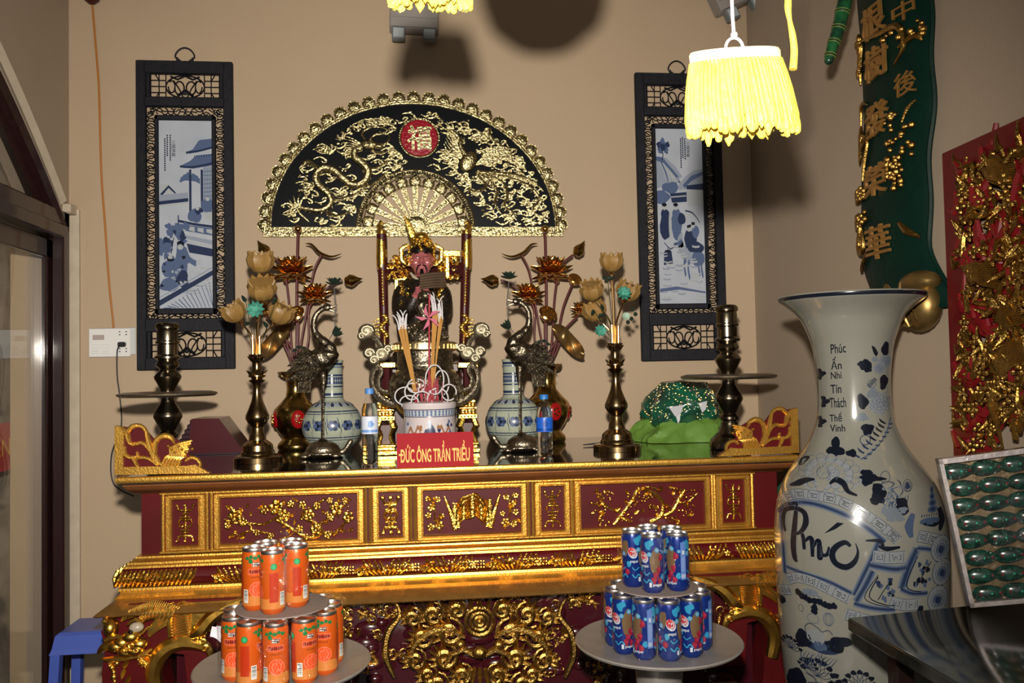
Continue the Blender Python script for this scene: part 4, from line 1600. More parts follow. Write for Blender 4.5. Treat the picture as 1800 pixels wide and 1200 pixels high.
b.tube([atY(*c) for c in cr([(210, 608, -.03), (206, 618, -.028), (206, 660, -.02), (211, 700, -.02), (213, 750, -.02), (196, 800, -.02), (200, 850, -.02), (235, 872, -.03)], 6)], .0028, 6)
b.build('flex', BLKP, t_)
b = MB()
b.tube([atY(*c) for c in cr([(162, 4, -.012), (169, 90, -.007), (174, 160, -.008), (178, 300, -.006), (185, 400, -.007), (192, 500, -.006), (199, 566, -.006), (199, 576, -.004)], 6)], .0042, 6)
tag(b.build('orange_cable', mat('orange_brown_cable', 'A5692A', .5)), 'orange brown cable running down the wall to the switch plate', 'cable')
b = MB()
c = atY(161, 0, -.02)
b.lathe([(0, -.018), (.012, -.016), (.03, .0), (.034, .02), (.03, .05)], c, 16, axis=(0, 0, 1))
tag(b.build('cable_cap', mat('dark_red_plastic', '3A1512', .4)), 'dark cap at the top of the orange cable', 'cap')

def emergency(px, py, tilt, label):
    c = atY(px, py, -.06)
    M = Matrix.Translation(c) @ Matrix.Rotation(tilt, 4, 'Y')
    t_ = thing('emergency_light', label, 'light', c)
    b = MB()
    b.box((-.105, -.03, -.015), (.105, .055, .09), M=M, bev=.006)
    b.box((-.10, -.034, -.012), (.10, -.028, .03), M=M, bev=.002)
    b.build('battery_case', mat('grey_plastic_case', '8C8580', .5), t_)
    for s_ in (-1, 1):
        b = MB()
        b.box((s_ * .065 - .028, -.04, -.07), (s_ * .065 + .028, .0, -.014), M=M, bev=.004)
        hd = b.build('lamp_head', mat('grey_lamp_head', '6F7376', .4), t_)
        b = MB()
        b.box((s_ * .065 - .022, -.043, -.063), (s_ * .065 + .022, -.0395, -.022), M=M, bev=.001)
        b.build('lens', mat('dull_lens', 'A7AFB0', .15, coat=.5), hd)
    return t_


emergency(728, 48, 0.03, 'grey twin lamp emergency light high on the wall above the fan, half behind yellow fringe')
emergency(1298, 4, -.42, 'grey twin lamp emergency light tilted high near the right corner behind the white string')

# ------------------------------------------------ green couplet board on the right wall
GRN = mat('dark_green_lacquer', '07281F', .5, 0, spec=.15, noise_s=14, noise_a=.3, col2='051C18', bump=.3, bump_s=40)
def RW(px, py, h=0.0):
    """a point of the right wall, h out of it"""
    return atX(px, py, XR - .004 - h)
bd = thing('couplet_board', 'long dark green carved board with gold characters and vines on the right wall', 'sign', atX(1600, 560, XR - .02))
ya, yb_ = RW(1528, 300).y, RW(1650, 300).y
ym, hw_ = (ya + yb_) / 2, (ya - yb_) / 2
zb, zt_ = RW(1600, 545).z, 3.25
def bdp(u, v, h):
    """u -1..1 from far to near edge, v 0..1 upwards"""
    w = 1 + .04 * math.sin(v * 34 + (1 if u > 0 else 0)) * (abs(u) ** 3)
    a = u * 1.15 * w
    yy = ym - (hw_ + h * .6) * math.sin(a) / math.sin(1.15) + .035 * (1 - v) * math.sin(v * 9)
    z = zb + v * (zt_ - zb)
    if v < .12:
        yy -= .16 * (.12 - v) ** 1.3 / .12 * .9
    return V((min(XR - .002, XR - .022 - .075 * (math.cos(a) - math.cos(1.15)) - h), yy, z))
b = MB()
b.sheet(lambda a, c: bdp(a * 2 - 1, c, .0), 24, 60)
b.sheet(lambda a, c: bdp(a * 2 - 1, c, -.012) + V((.0, 0, 0)), 24, 60)
for e in (-1, 1):
    b.tube([bdp(e, k / 60, -.004) for k in range(61)], .008, 6)
b.tube([bdp(-1 + k / 10, 0, -.004) for k in range(21)], .008, 6)
b.build('board', GRN, bd)
DG = mat('dull_gilt_lettering', (.42, .22, .06), .45, .6, noise_s=30, noise_a=.3, col2=(.3, .15, .04))
def vof(py):
    return (RW(1590, py).z - zb) / (zt_ - zb)
uw = lambda w: w
for ch, px_off, py, hh in (('\u6839', .05, 22, 60), ('\u6a39', .05, 100, 60), ('\u767c', .05, 202, 60), ('\u69ae', .08, 310, 56), ('\u83ef', .14, 422, 62)):
    b = MB()
    h_ = sc(XR, -1.2) * hh
    put_text(b, ch, lambda u, v, h: bdp(u, v, h), -.18 + px_off, vof(py), .62, h_ / (zt_ - zb), .004, .008, bold=.01)
    b.build('gold_character', DG, bd)
for ch, u_, py, hh in (('\u4e2d', .52, 40, 34), ('\u5f8c', .5, 165, 40)):
    b = MB()
    h_ = sc(XR, -1.2) * hh
    put_text(b, ch, lambda u, v, h: bdp(u, v, h), u_, vof(py), .42, h_ / (zt_ - zb), .004, .006)
    b.build('gold_character', DG, bd)
b = MB()
def bt(P, r, n=6):
    b.tube([bdp(p[0], vof(p[1]), .008) for p in cr(P, 5)], r, n)
bt([(-.7, 20), (-.6, 50), (-.85, 85), (-.95, 110)], [.006, .01, .008, .003])
bt([(-.5, 40), (.0, 55), (.4, 62), (.5, 100), (.3, 125)], [.004, .008, .012, .008, .003])
bt([(-.9, 190), (-.85, 160), (-.6, 155), (-.4, 165)], [.003, .007, .006, .002])
bt([(-.9, 190), (-.7, 215), (-.85, 250), (-.95, 262)], [.004, .01, .006, .002])
bt([(-.5, 300), (-.45, 270), (-.35, 235), (-.5, 225)], [.003, .007, .006, .002])
bt([(-.8, 240), (-.5, 228), (-.3, 220)], [.004, .012, .003])
bt([(.45, 230), (.55, 210), (.7, 200)], [.003, .006, .003])
bt([(-.75, 355), (-.6, 385), (-.75, 415), (-.6, 432), (-.45, 420), (-.5, 390)], [.004, .008, .01, .01, .008, .003])
bt([(.45, 398), (.6, 415), (.85, 430)], [.005, .012, .004])
bt([(-.9, 465), (-.5, 450), (-.3, 430)], [.005, .008, .003])
bt([(.4, 100), (.7, 92), (.85, 105)], [.006, .012, .003])
q = random.Random(12)
for (u0, y0, w, hgt, n) in ((.45, 275, .25, 40, 34), (-.65, 320, .3, 14, 22), (-.6, 372, .3, 12, 20), (.4, 325, .14, 16, 12), (-.65, 40, .2, 14, 10), (.5, 80, .4, 14, 16), (-.85, 88, .12, 10, 8), (.3, 215, .2, 12, 8)):
    for k in range(n):
        v = bdp(u0 + q.uniform(-w, w), vof(y0 + q.uniform(-hgt, hgt)), .01)
        b.ell(v, q.uniform(.006, .012), nu=7, nv=5)
b.build('gilt_vines', GOLD_D, bd)
b = MB()
cc = atX(1618, 538, XR - .055)
b.ell(cc, (.05, .075, .075), nu=16, nv=10)
for k in range(5):
    b.petal(cc + V((-.03, .06 - k * .02, -.05)), (-.25, -.5 + k * .25, 1), (-1, 0, 0), .13, .08, .25, .2, .002)
b.tube([cc + V((-.06, .0, .07)), cc + V((-.075, -.01, .0)), cc + V((-.05, -.02, -.06))], [.004, .009, .004], 6)
b.ell(cc + V((0, -.0, .07)), (.045, .08, .035), nu=14, nv=8)
b.build('lotus_foot', mat('dark_gilt_lotus', (.35, .22, .07), .4, .8, noise_s=20, noise_a=.3, col2=(.12, .08, .03)), bd)

# hanging green segmented tail at the top
t_ = thing('hanging_green_tail', 'green banded bamboo like tail hanging from above by the green board', 'ornament', atY(1460, 108, -1.3))
b = MB()
SG = mat('banded_green_foil', '17502A', .35, 0, coat=.3, noise_s=30, noise_a=.12, col2='08251C')
P = [atY(x, y, -1.3) for x, y in cr([(1490, -60), (1489, -20), (1482, 15), (1474, 50), (1464, 80), (1457, 106)], 5)]
b.tube(P, [.019, .021, .021, .019, .017, .013], 14)
b.ell(P[-1], .0135, nu=12, nv=8)
bandP = [P[i] for i in range(2, len(P), 5)]
b.build('stem', SG, t_)
for i in range(3, len(P) - 1, 4):
    b = MB()
    d_ = (P[i + 1] - P[i - 1]).normalized()
    for o, r_, mm in ((-.004, .0215, 0), (.0, .0210, 1), (.004, .0215, 0)):
        rr_ = r_ * (1 - .3 * max(0, (i - 12) / 14))
        b.lathe([(rr_, -.0015), (rr_ + .0012, 0), (rr_, .0015)], P[i] + d_ * o, 16, mm, axis=d_)
    b.build('band', [mat('pale_green_band', '5E7038', .35), mat('dark_band', '0C140C', .4)], t_)

# ------------------------------------------------ red and gilt carved screen on the right wall
scn = thing('carved_screen', 'tall red framed openwork screen with gilt leaves on the right wall', 'screen', atX(1720, 800, XR))
b = MB()
def S2(px, py, h=0.0):
    return atX(px, py, XR - .03 - h)
yz = lambda P: [(p.y, p.z) for p in [S2(*c) for c in P]]
y0, yN = S2(1668, 400).y, -2.35
zt0 = S2(1668, 268).z
fnr = lambda u, v, h: V((XR - .03 - h, u, v))
b.poly([(y0, 1.24), (y0, zt0), (yN, zt0 + .02), (yN, zt0 - .06), (y0 - .075, zt0 - .075), (y0 - .075, 1.24)], fnr, -.02, .012)
b.build('red_frame', mat('screen_red_paint', '5E0A12', .45, 0, coat=.1, noise_s=10, noise_a=.3, col2='4E080E'), scn)
b = MB()
b.box((XR - .022, y0 + .002, 1.24), (XR - .0005, y0 + .014, zt0))
b.build('pale_edge', PLAST, scn)
b, bb = MB(), MB()
q = random.Random(31)
for k in range(640):
    px, py = q.uniform(1690, 1815), q.uniform(235, 790)
    if py < 262 - (px - 1690) * .35 + 30:
        continue
    if 1712 < px < 1735 and (375 < py < 395 or 395 < py < 440 and q.random() < .8):
        continue
    if px > 1750 and py > 745:
        continue
    p = S2(px, py, q.uniform(.0, .03))
    kind = q.random()
    a = q.uniform(0, 6.28)
    if kind < .42:
        b.petal(p, (-.15, math.cos(a), math.sin(a)), (-1, 0, 0), q.uniform(.022, .052), q.uniform(.010, .018), .3, .3, .002, 0, 4, 2)
    elif kind < .62:
        b.ell(p, (q.uniform(.006, .012),) * 3, nu=8, nv=5)
        for j in range(4):
            b.ell(p + V((-.004, .014 * math.cos(j * 1.6), .014 * math.sin(j * 1.6))), .0075, nu=7, nv=4)
    elif kind < .78:
        P = [p + V((-.004 * math.sin(t), .05 * t * math.cos(a) / 3, .05 * t * math.sin(a) / 3 + .012 * math.sin(t * 2))) for t in [j * .6 for j in range(7)]]
        b.tube(P, [.004, .008, .008, .003], 6)
    else:
        P = [p + V((.01, .07 * t * math.cos(a) / 3, .07 * t * math.sin(a) / 3 + .015 * math.sin(t * 2))) for t in [j * .6 for j in range(7)]]
        bb.tube(P, [.008, .012, .012, .006], 6)
for k in range(12):   # feathered plumes
    for (cx_, cy_, dx_, dy_) in ((1745, 640, 60, -60), (1745, 690, 5, 50), (1690, 470, 60, -6), (1720, 290, 60, -10), (1750, 560, 40, -40)):
        a0, a1 = S2(cx_ + k * 1.2, cy_ + k * 2.2, .03), S2(cx_ + dx_ + k * 1.2, cy_ + dy_ + k * 4.2, .022)
        b.tube([a0, (a0 + a1) / 2 + V((-.012, 0, .006)), a1], [.002, .0065, .002], 5)
b.build('gilt_leaves', GOLD_D, scn)
bb.build('red_stems', mat('stem_red_paint', '6E0B12', .45, 0, coat=.1), scn)

# ---------------------------------------------------------------- things on the altar
TZ = AT + .0008
XM = 741.0   # the line the pairs stand either side of


def pillar_base(x, Y):
    return V((x, Y, TZ))


# tall turned candlesticks with a wide drip plate
def tall_stick(cx, Y, label):
    prof = [(0, 556), (14, 556), (17, 557), (20, 561), (20, 566), (17, 569), (18, 572), (18, 588), (20, 590), (20, 593), (17, 595), (17, 612), (22, 616), (22, 619), (16, 622), (19, 628), (20, 632), (13, 638),
            (14, 641), (20, 646), (23, 651), (22, 655), (15, 668), (12, 674), (12, 681)]
    low = [(12, 683), (11, 690), (12, 697), (22, 712), (24, 719), (24, 722), (15, 740), (12, 746), (17, 752), (17, 756), (13, 759), (15, 764), (15, 768), (18, 772), (19, 777), (26, 784), (34, 792), (36, 800), (36, 806), (34, 808), (0, 808)]
    c = atY(cx, 690, Y)
    t_ = thing('tall_candlestick', label, 'candlestick', (c.x, Y, TZ), None)
    s_ = (c - CAM).dot(FWD) / F
    b = MB()
    zs = lambda py: TZ + (808 - py) * s_
    b.lathe([(h_ * s_, zs(p_)) for h_, p_ in reversed(prof + low)], (c.x, Y, 0), 30)
    b.build('stem', BRASS_T, t_)
    b = MB()
    b.lathe([(.0, zs(686)), (.03, zs(686.5)), (.062 / .0022 * s_ * 1.2, zs(687)), (78 * s_, zs(686)), (83 * s_, zs(682.5)), (82 * s_, zs(680)), (72 * s_, zs(677.5)), (40 * s_, zs(677)), (0, zs(677))], (c.x, Y, 0), 40)
    b.build('drip_plate', mat('worn_brown_brass', (.17, .13, .09), .4, .9, noise_s=40, noise_a=.3, col2=(.28, .22, .15), bump=.3, bump_s=60), t_)


tall_stick(295, -.68, 'tall dark brass candlestick with wide drip plate at left end of altar top')
tall_stick(1281, -.68, 'tall dark brass candlestick with wide drip plate at right end of altar top')

# brass lamps with stone lotus flowers
AMB = mat('amber_stone_petals', (.20, .11, .03), .45, 0, sub=.2, bump=.5, bump_s=60, noise_s=25, noise_a=.3, col2=(.29, .17, .05))
TEAL = mat('teal_glass_flower', (.015, .12, .085), .1, 0, coat=.8, noise_s=60, noise_a=.15, col2=(.10, .36, .28))
GOLDP = mat('polished_gold_tube', (.95, .62, .25), .18, 1.0)
DKL = mat('dark_green_metal_leaf', (.02, .035, .025), .3, .3)


def amber_lotus(parent, c, r, axis):
    axis = V(axis).normalized()
    b = MB()
    q_ = V((0, 0, 1)).rotation_difference(axis)
    b.lathe([(0, -r * .75), (r * .5, -r * .62), (r * .86, -r * .2), (r * .97, r * .25), (r * .85, r * .55), (r * .6, r * .62), (0, r * .5)], c, 20, axis=axis,
            mod=lambda t, rr_, z: rr_ * (1 + .05 * math.cos(10 * t)))
    for k in range(10):
        a = 2 * PI * k / 10
        o = q_ @ V((math.cos(a) * r * .78, math.sin(a) * r * .78, -r * .1))
        b.petal(V(c) + o, q_ @ V((math.cos(a) * .12, math.sin(a) * .12, 1)), q_ @ V((-math.cos(a), -math.sin(a), 0)), r * .95, r * .70, .02, .25, .0022, 0, 5, 3, .7)
    f_ = b.build('lotus_flower', AMB, parent)
    return f_


def small_flower(parent, c, r, m_, n=8, axis=(0, -1, .2), nm='glass_flower'):
    b = MB()
    q_ = V((0, 0, 1)).rotation_difference(V(axis).normalized())
    for k in range(n):
        a = 2 * PI * k / n
        o = q_ @ V((math.cos(a), math.sin(a), .15))
        b.petal(V(c), o, q_ @ V((0, 0, 1)), r, r * .62, .25, .35, .0012, 0, 5, 3, .7)
    b.ell(c, r * .22, nu=8, nv=6)
    b.build(nm, m_, parent)


def lamp_stick(sg, label):
    Y = -.62
    mx = lambda x: x if sg < 0 else 1482 + 53 - x  # right lamp stands a little further out
    cx = 452 if sg < 0 else 1083
    c = atY(cx, 700, Y)
    s_ = (c - CAM).dot(FWD) / F
    t_ = thing('brass_lotus_lamp', label, 'lamp', (c.x, Y, TZ))
    zs = lambda py: TZ + (806 - py) * s_
    dy = 0 if sg < 0 else 0
    prof = [(0, 640), (9, 632), (11, 622), (14, 618), (14, 619), (10, 626), (8, 632), (8, 644), (9, 648), (15, 655), (15, 657), (9, 660), (10, 662), (15, 664), (10, 668), (8, 672), (7, 680), (8, 690), (10, 700), (15, 713), (20, 725), (20, 731), (16, 738), (10, 745), (11, 748), (11, 754), (14, 760),
            (15, 768), (22, 773), (26, 777), (27, 786), (29, 788), (30, 793), (40, 795), (42, 797), (42, 806), (0, 806)]
    b = MB()
    b.lathe([(h_ * s_, zs(p_)) for h_, p_ in reversed(prof)], (c.x, Y, 0), 32)
    b.build('turned_stem', BRASS_A, t_)
    b = MB()
    for k in range(8):
        a = 2 * PI * k / 8
        for zz, rr_ in ((630, 9), (655, 11)):
            b.petal((c.x + math.cos(a) * rr_ * s_, Y + math.sin(a) * rr_ * s_, zs(zz)), (math.cos(a) * .35, math.sin(a) * .35, 1), (math.cos(a), math.sin(a), -.3), .022, .013, .35, .2, .001, 0, 4, 2)
    b.build('cup_petals', BRASS_A, t_)
    def pt(px, py, dY=0.0):
        return atY(px, py, Y + dY)
    if sg < 0:
        fl = [(458, 462, 25, (0, -.1, 1)), (461, 510, 26, (.05, -.6, .8)), (412, 550, 23, (-.45, -.2, .8)), (492, 552, 25, (.5, -.2, .8))]
        teal = [(450, 545, 17, TEAL)]
        lv = [(438, 500), (432, 530), (486, 525), (430, 570), (470, 575)]
        dark = []
    else:
        fl = [(1075, 462, 22, (0, -.1, 1)), (1040, 512, 22, (-.2, -.5, .9)), (1103, 513, 23, (.3, -.3, .9)), (1046, 548, 23, (-.3, .2, .8))]
        teal = [(1055, 582, 12, TEAL), (1096, 516, 14, TEAL), (1100, 556, 8, mat('pale_mint_flower', '9DB5A4', .3))]
        lv = [(1068, 490), (1060, 545), (1044, 545), (1052, 555)]
        dark = [(1112, 543), (1117, 552), (1110, 560), (1104, 566), (1066, 494), (1062, 488)]
    top = V((c.x, Y, zs(622)))
    for k, (px, py, r, ax) in enumerate(fl):
        dY = (.0, -.04, .02, .03)[k]
        p = pt(px, py, dY)
        R_ = r * s_
        base = p - V(ax).normalized() * R_ * .7
        mid = top + V(((base.x - top.x) * .25, dY * .3, (base.z - top.z) * .55))
        b = MB()
        b.tube(cr([tuple(top + V((0, 0, -.01))), tuple(top + V(((base.x - top.x) * .12, 0, .03))), tuple(mid), tuple(base)], 6), .0036 if k else .0048, 8)
        b.lathe([(.005, 0), (.010, .006), (.012, .018), (.006, .02)], base - V(ax).normalized() * .012, 12, axis=ax)
        b.build('gold_branch', GOLDP, t_)
        amber_lotus(t_, p, R_, ax)
    for px, py, r, m_ in teal:
        small_flower(t_, pt(px, py, -.07), r * s_, m_, 10)
    b = MB()
    for k, (px, py) in enumerate(lv):
        p = pt(px, py, -.02)
        b.petal(p, (math.cos(k * 2.1), -.3, math.sin(k * 2.1)), (0, -1, .3), .028, .014, .3, .3, .001, 0, 4, 2)
        b.tube([p, top + (p - top) * .3], .0012, 4)
    for px, py in dark:
        b.ell(pt(px, py, -.07), .008, nu=7, nv=5)
    b.build('dark_leaves', DKL, t_)
    b = MB()
    for dx, tt_ in ((-.012, .075), (.012, .07)):
        b.tube([(c.x + dx, Y - .01, zs(622)), (c.x + dx, Y - .01, zs(622) + tt_)], .0042, 10)
    b.build('gold_tubes', GOLDP, t_)


lamp_stick(-1, 'brass lamp stand with amber lotus flowers and one teal flower, left side of altar')
lamp_stick(1, 'brass lamp stand with amber lotus flowers and two teal flowers, right side of altar')

# gilt vases with red stemmed gilt lotus bouquets
REDST = mat('dark_red_stem', '4E1012', .3, 0, coat=.4)
LTG = mat('gilt_lotus', (.85, .48, .12), .2, 1.0, noise_s=30, noise_a=.25, col2=(.45, .25, .08))
LTB = mat('brown_gilt_leaf', (.38, .24, .09), .32, .85, noise_s=25, noise_a=.25, col2=(.24, .15, .06), bump=.3, bump_s=30)
VGOLD = mat('old_gilt_vase', (.55, .36, .10), .2, 1.0, noise_s=18, noise_a=.25, col2=(.3, .19, .06))


def bouquet(sg):
    Y = -.17
    fx = (lambda x: 1482 - x) if sg < 0 else (lambda x: x)
    side = 'left' if sg < 0 else 'right'
    c = atY(fx(962), 715, Y)
    s_ = (c - CAM).dot(FWD) / F
    t_ = thing('gilt_vase', 'gold vase with red oval medallion on the altar, behind the %s crane' % side, 'vase', (c.x, Y, TZ))
    zs = lambda py: TZ + (784 - py) * s_
    prof = [(13, 662), (22, 650), (26, 648), (18, 656), (16, 664), (15, 680), (17, 692), (27, 704), (37, 714), (39, 726), (36, 742), (30, 753), (23, 763), (24, 767), (31, 774), (32, 780), (30, 784), (0, 784)]
    b = MB()
    b.lathe([(h_ * s_, zs(p_)) for h_, p_ in reversed(prof)], (c.x, Y, 0), 36, mod=lambda t, r, z: r * (1 + (.14 * math.cos(6 * t) if z > zs(656) else .0)))
    b.build('vase_body', VGOLD, t_)
    b = MB()
    for k in range(6):
        a = 2 * PI * k / 6 + .3
        b.petal((c.x + math.cos(a) * 17 * s_, Y + math.sin(a) * 17 * s_, zs(658)), (math.cos(a) * .8, math.sin(a) * .8, 1), (math.cos(a), math.sin(a), -.5), .036, .04, .3, .2, .0015, 0, 5, 4)
    b.build('rim_petals', LTB, t_)
    for a in (-PI / 2 + .25, -PI / 2 - 1.15, -PI / 2 + 1.5):
        b, b2 = MB(), MB()
        cc = V((c.x + math.cos(a) * 36 * s_, Y + math.sin(a) * 36 * s_, zs(730)))
        M = Matrix.Rotation(a + PI / 2, 3, 'Z')
        b.ell(cc, (.028, .010, .037), 0, M, 16, 10)
        b.build('red_medallion', mat('red_enamel', '8E0F14', .15, coat=.8), t_)
        for k in range(5):
            o = M @ V((.010 * math.cos(k * 1.256), -.011, .014 * math.sin(k * 1.256)))
            b2.ell(cc + o, .0055, nu=7, nv=5)
        b2.build('gold_flower', LTG, t_)
    # the bouquet is lifted out of the vase as one
    lt = thing('gilt_lotus_bouquet', 'bouquet of gilt lotus flowers on dark red stems in the %s gold vase' % side, 'flowers', (c.x, Y, zs(690)), None)
    mouth = V((c.x, Y, zs(655)))
    def B_(px, py, d=0.0):
        return atY(fx(px), py, Y + d)
    def stem(pts, r=.0048):
        P = [tuple(mouth + V((0, 0, -.06))), tuple(mouth + V(((B_(*pts[0]).x - mouth.x) * .2, 0, .0)))] + [tuple(B_(*p)) for p in pts]
        b = MB()
        b.tube(cr(P, 5), r, 7)
        b.build('stem', REDST, lt)
    stem([(960, 600), (960, 500), (958, 410)], .0062)
    stem([(978, 600), (990, 540), (1008, 495)])
    stem([(952, 600), (945, 560), (935, 500), (928, 470), (916, 447)])
    stem([(970, 600), (975, 520), (985, 470), (1007, 448)])
    stem([(940, 600), (938, 540), (912, 512), (895, 498), (880, 492)])
    stem([(965, 620), (990, 582), (1015, 556)])
    stem([(958, 600), (957, 560)])
    stem([(972, 630), (985, 600)])
    def bud(px, py, dx, dz, L=.075, w=.026):
        p = B_(px, py, -.01)
        d_ = V((dx * (1 if sg > 0 else -1), -.1, dz)).normalized()
        b = MB()
        b.lathe([(0, -L * .35), (w * .6, -L * .28), (w, 0), (w * .8, L * .2), (w * .35, L * .42), (w * .12, L * .6), (0, L * .7)], p, 14, axis=d_)
        for k in range(5):
            a = k * 1.256
            o = V((math.cos(a), math.sin(a), 0))
            o = V((0, 0, 1)).rotation_difference(d_) @ o
            b.petal(p - d_ * L * .3 + o * w * .3, d_ + o * .25, -o, L * .7, w * 1.2, .35, .2, .001, 0, 5, 2)
        b.build('lotus_bud', VGOLD, lt)
    bud(1017, 441, .5, .8)
    bud(866, 493, -1, .15)
    b = MB()
    b.ell(B_(958, 402), .015, nu=14, nv=10)
    b.build('gold_ball', LTG, lt)
    def leafy(pts, w, nm='curled_leaf'):
        b = MB()
        P = cr([tuple(B_(*p)) for p in pts], 6)
        n = len(P)
        b.tube(P, [w * .15 + w * math.sin(PI * min(1, max(0, i / (n - 1)))) ** .8 for i in range(n)] if n <= 12 else [w * .15, w * .7, w, w, w * .7, w * .15], 8, flat=.45, up=(0, 0, 1))
        b.build(nm, VGOLD, lt)
    leafy([(882, 446), (900, 451), (920, 444), (934, 430), (945, 428)], .014)
    def lotus(px, py, r, d=-.03, open_=.7, m_=LTG, n=8):
        p = B_(px, py, d)
        b = MB()
        R_ = r * s_
        b.ell(p, (R_ * .35, R_ * .35, R_ * .3), nu=12, nv=8)
        for ring, (el, L, nn, w) in enumerate(((1.1, .9, 6, .55), (.6, 1.1, n, .6), (.1, 1.15, n, .6), (-.45, .95, n, .55))):
            for k in range(nn):
                a = 2 * PI * (k + ring * .5) / nn
                d_ = V((math.cos(a) * math.cos(el), math.sin(a) * math.cos(el) - .35, math.sin(el)))
                b.petal(p + d_ * R_ * .15, d_, V((0, 0, 1)) if el < 1 else V((-math.cos(a), -math.sin(a), 0)), R_ * L, R_ * w, .28, .35, .0015, 0, 6, 4)
        b.build('lotus_flower', m_, lt)
    lotus(968, 482, 31)
    lotus(928, 524, 25, -.05)
    lotus(1022, 548, 17, -.02)
    def pod(px, py, r, d=-.03):
        p = B_(px, py, d)
        R_ = r * s_
        b = MB()
        b.lathe([(0, -R_ * .9), (R_ * .35, -R_ * .7), (R_ * .85, -.1 * R_), (R_, R_ * .25), (R_ * .85, R_ * .4), (0, R_ * .42)], p, 18, axis=(.3 * sg, -.8, .6))
        for k in range(7):
            a = k * .9
            o = V((0, 0, 1)).rotation_difference(V((.3 * sg, -.8, .6)).normalized()) @ V((math.cos(a) * R_ * .55, math.sin(a) * R_ * .55, R_ * .42))
            b.ell(p + o, R_ * .12, nu=7, nv=5)
        b.build('seed_pod', LTG, lt)
    pod(1010, 492, 13)
    pod(962, 553, 17, -.06)
    # big folded leaf
    b = MB()
    cc = B_(998, 600, -.03)
    def bl_(u, v):
        a, w = (u - .5) * 2, (v - .5) * 2
        rx = .058 * (1 - .15 * a)
        x_ = a * .062
        z_ = -a * .055 + w * .045 * math.sqrt(max(0, 1 - a * a * .92))
        return cc + V((x_ * sg, -.02 * w * w + .012 * math.sin(5 * a) - .01, z_))
    b.sheet(bl_, 14, 10)
    b.sheet(lambda u, v: bl_(u, v) + V((0, .003, 0)), 14, 10)
    b.build('broad_leaf', LTB, lt)
    return t_, lt


vL, lL = bouquet(-1)
vR, lR = bouquet(1)

# blue and white bottle vases
def wrapcyl(cx, cy, rf):
    """surface of a turned body facing the camera: u is an angle, v a height"""
    a0 = math.atan2(CAM.y - cy, CAM.x - cx)
    def fn(u, v, h):
        r = rf(v) + h
        return V((cx + r * math.cos(a0 + u), cy + r * math.sin(a0 + u), v))
    return fn


def prof_fn(P):
    Q = sorted(P, key=lambda p: p[1])
    def rf(z):
        if z <= Q[0][1]:
            return Q[0][0]
        for (r0, z0_), (r1, z1_) in zip(Q[:-1], Q[1:]):
            if z <= z1_:
                return r0 + (r1 - r0) * (z - z0_) / max(1e-9, z1_ - z0_)
        return Q[-1][0]
    return rf


def bottle(cx, s0, label):
    Y = -.335
    c = atY(cx, 720, Y)
    s_ = (c - CAM).dot(FWD) / F * s0
    t_ = thing('porcelain_bottle_vase', label, 'vase', (c.x, Y, TZ))
    zs = lambda py: TZ + (797 - py) * s_
    P = [(19, 641), (20, 642), (20, 644), (18, 648), (18, 700), (19, 706), (24, 711), (33, 716), (42, 726), (48, 738), (51, 750), (50, 762), (44, 776), (34, 788), (30, 792), (30, 797)]
    Pm = [(h_ * s_, zs(p_)) for h_, p_ in P]
    Pf = [(r_, z_) for r_, z_ in cr(Pm[4:-2], 4)]
    allp = [(0.012, zs(646)), (16 * s_, zs(644))] + Pm[:4] + Pf + Pm[-2:] + [(0, zs(797))]
    b = MB()
    b.lathe(list(reversed(allp)), (c.x, Y, 0), 40)
    rf = prof_fn(Pm[2:4] + Pf)
    fn = wrapcyl(c.x, Y, rf)
    Pn = Paint(b, fn, .0004, .000004)
    def bandz(py, w, m_):
        z = zs(py)
        Pn.stroke([(-PI + .2 * i, z) for i in range(32)], w * s_, m_, raw=True, closed=True)
    for py, w, m_ in ((648, 4, 3), (653, 2, 2), (667, 3, 3), (676, 12, 2), (686, 2.5, 3), (699, 4, 3), (704, 1.5, 3), (727, 2, 3), (731, 1.2, 3), (770, 1.8, 3), (774, 1.2, 3), (715, 6, 2)):
        bandz(py, w, m_)
    q = random.Random(3)
    for k in range(30):
        u = -PI + k * .21
        Pn.ring(u, zs(676), .06, .010, 3 if k % 2 else 4, 8, ry=.009)
        Pn.blob(u + .1, zs(676), .05, .006, 0)
        Pn.blob(u, zs(716), .09, .008, 3 if k % 2 else 1)
        Pn.stroke([(u - .05, zs(722)), (u, zs(713)), (u + .08, zs(722))], .004, 4)
    for k in range(9):
        u = -1.9 + k * .48
        for j in range(6):
            a = j * 1.05
            Pn.blob(u + .12 * math.cos(a), zs(750) + .012 * math.sin(a), .085, .009, 2 + (j + k) % 2, rings=1, n=8)
        Pn.blob(u, zs(750), .05, .006, 4)
        Pn.stroke([(u + .12, zs(740)), (u + .2, zs(750)), (u + .3, zs(762))], .0025, 3)
        for j in range(4):
            Pn.blob(u + .24 + q.uniform(-.07, .07), zs(750) + q.uniform(-.02, .02), .05, .006, q.choice((2, 3, 4)), rot=q.uniform(0, 3), rings=1, n=8)
    for k in range(22):
        u = -PI + k * .29
        Pn.stroke([(u - .12, zs(778)), (u, zs(790)), (u + .12, zs(778))], .003, 3)
    b.build('painted_bottle', [PORC_G, BL1, BL2, BL3, BL4], t_)


bottle(584, 1.03, 'blue and white porcelain bottle vase behind the left crane')
bottle(903, .98, 'blue and white porcelain bottle vase behind the right crane')


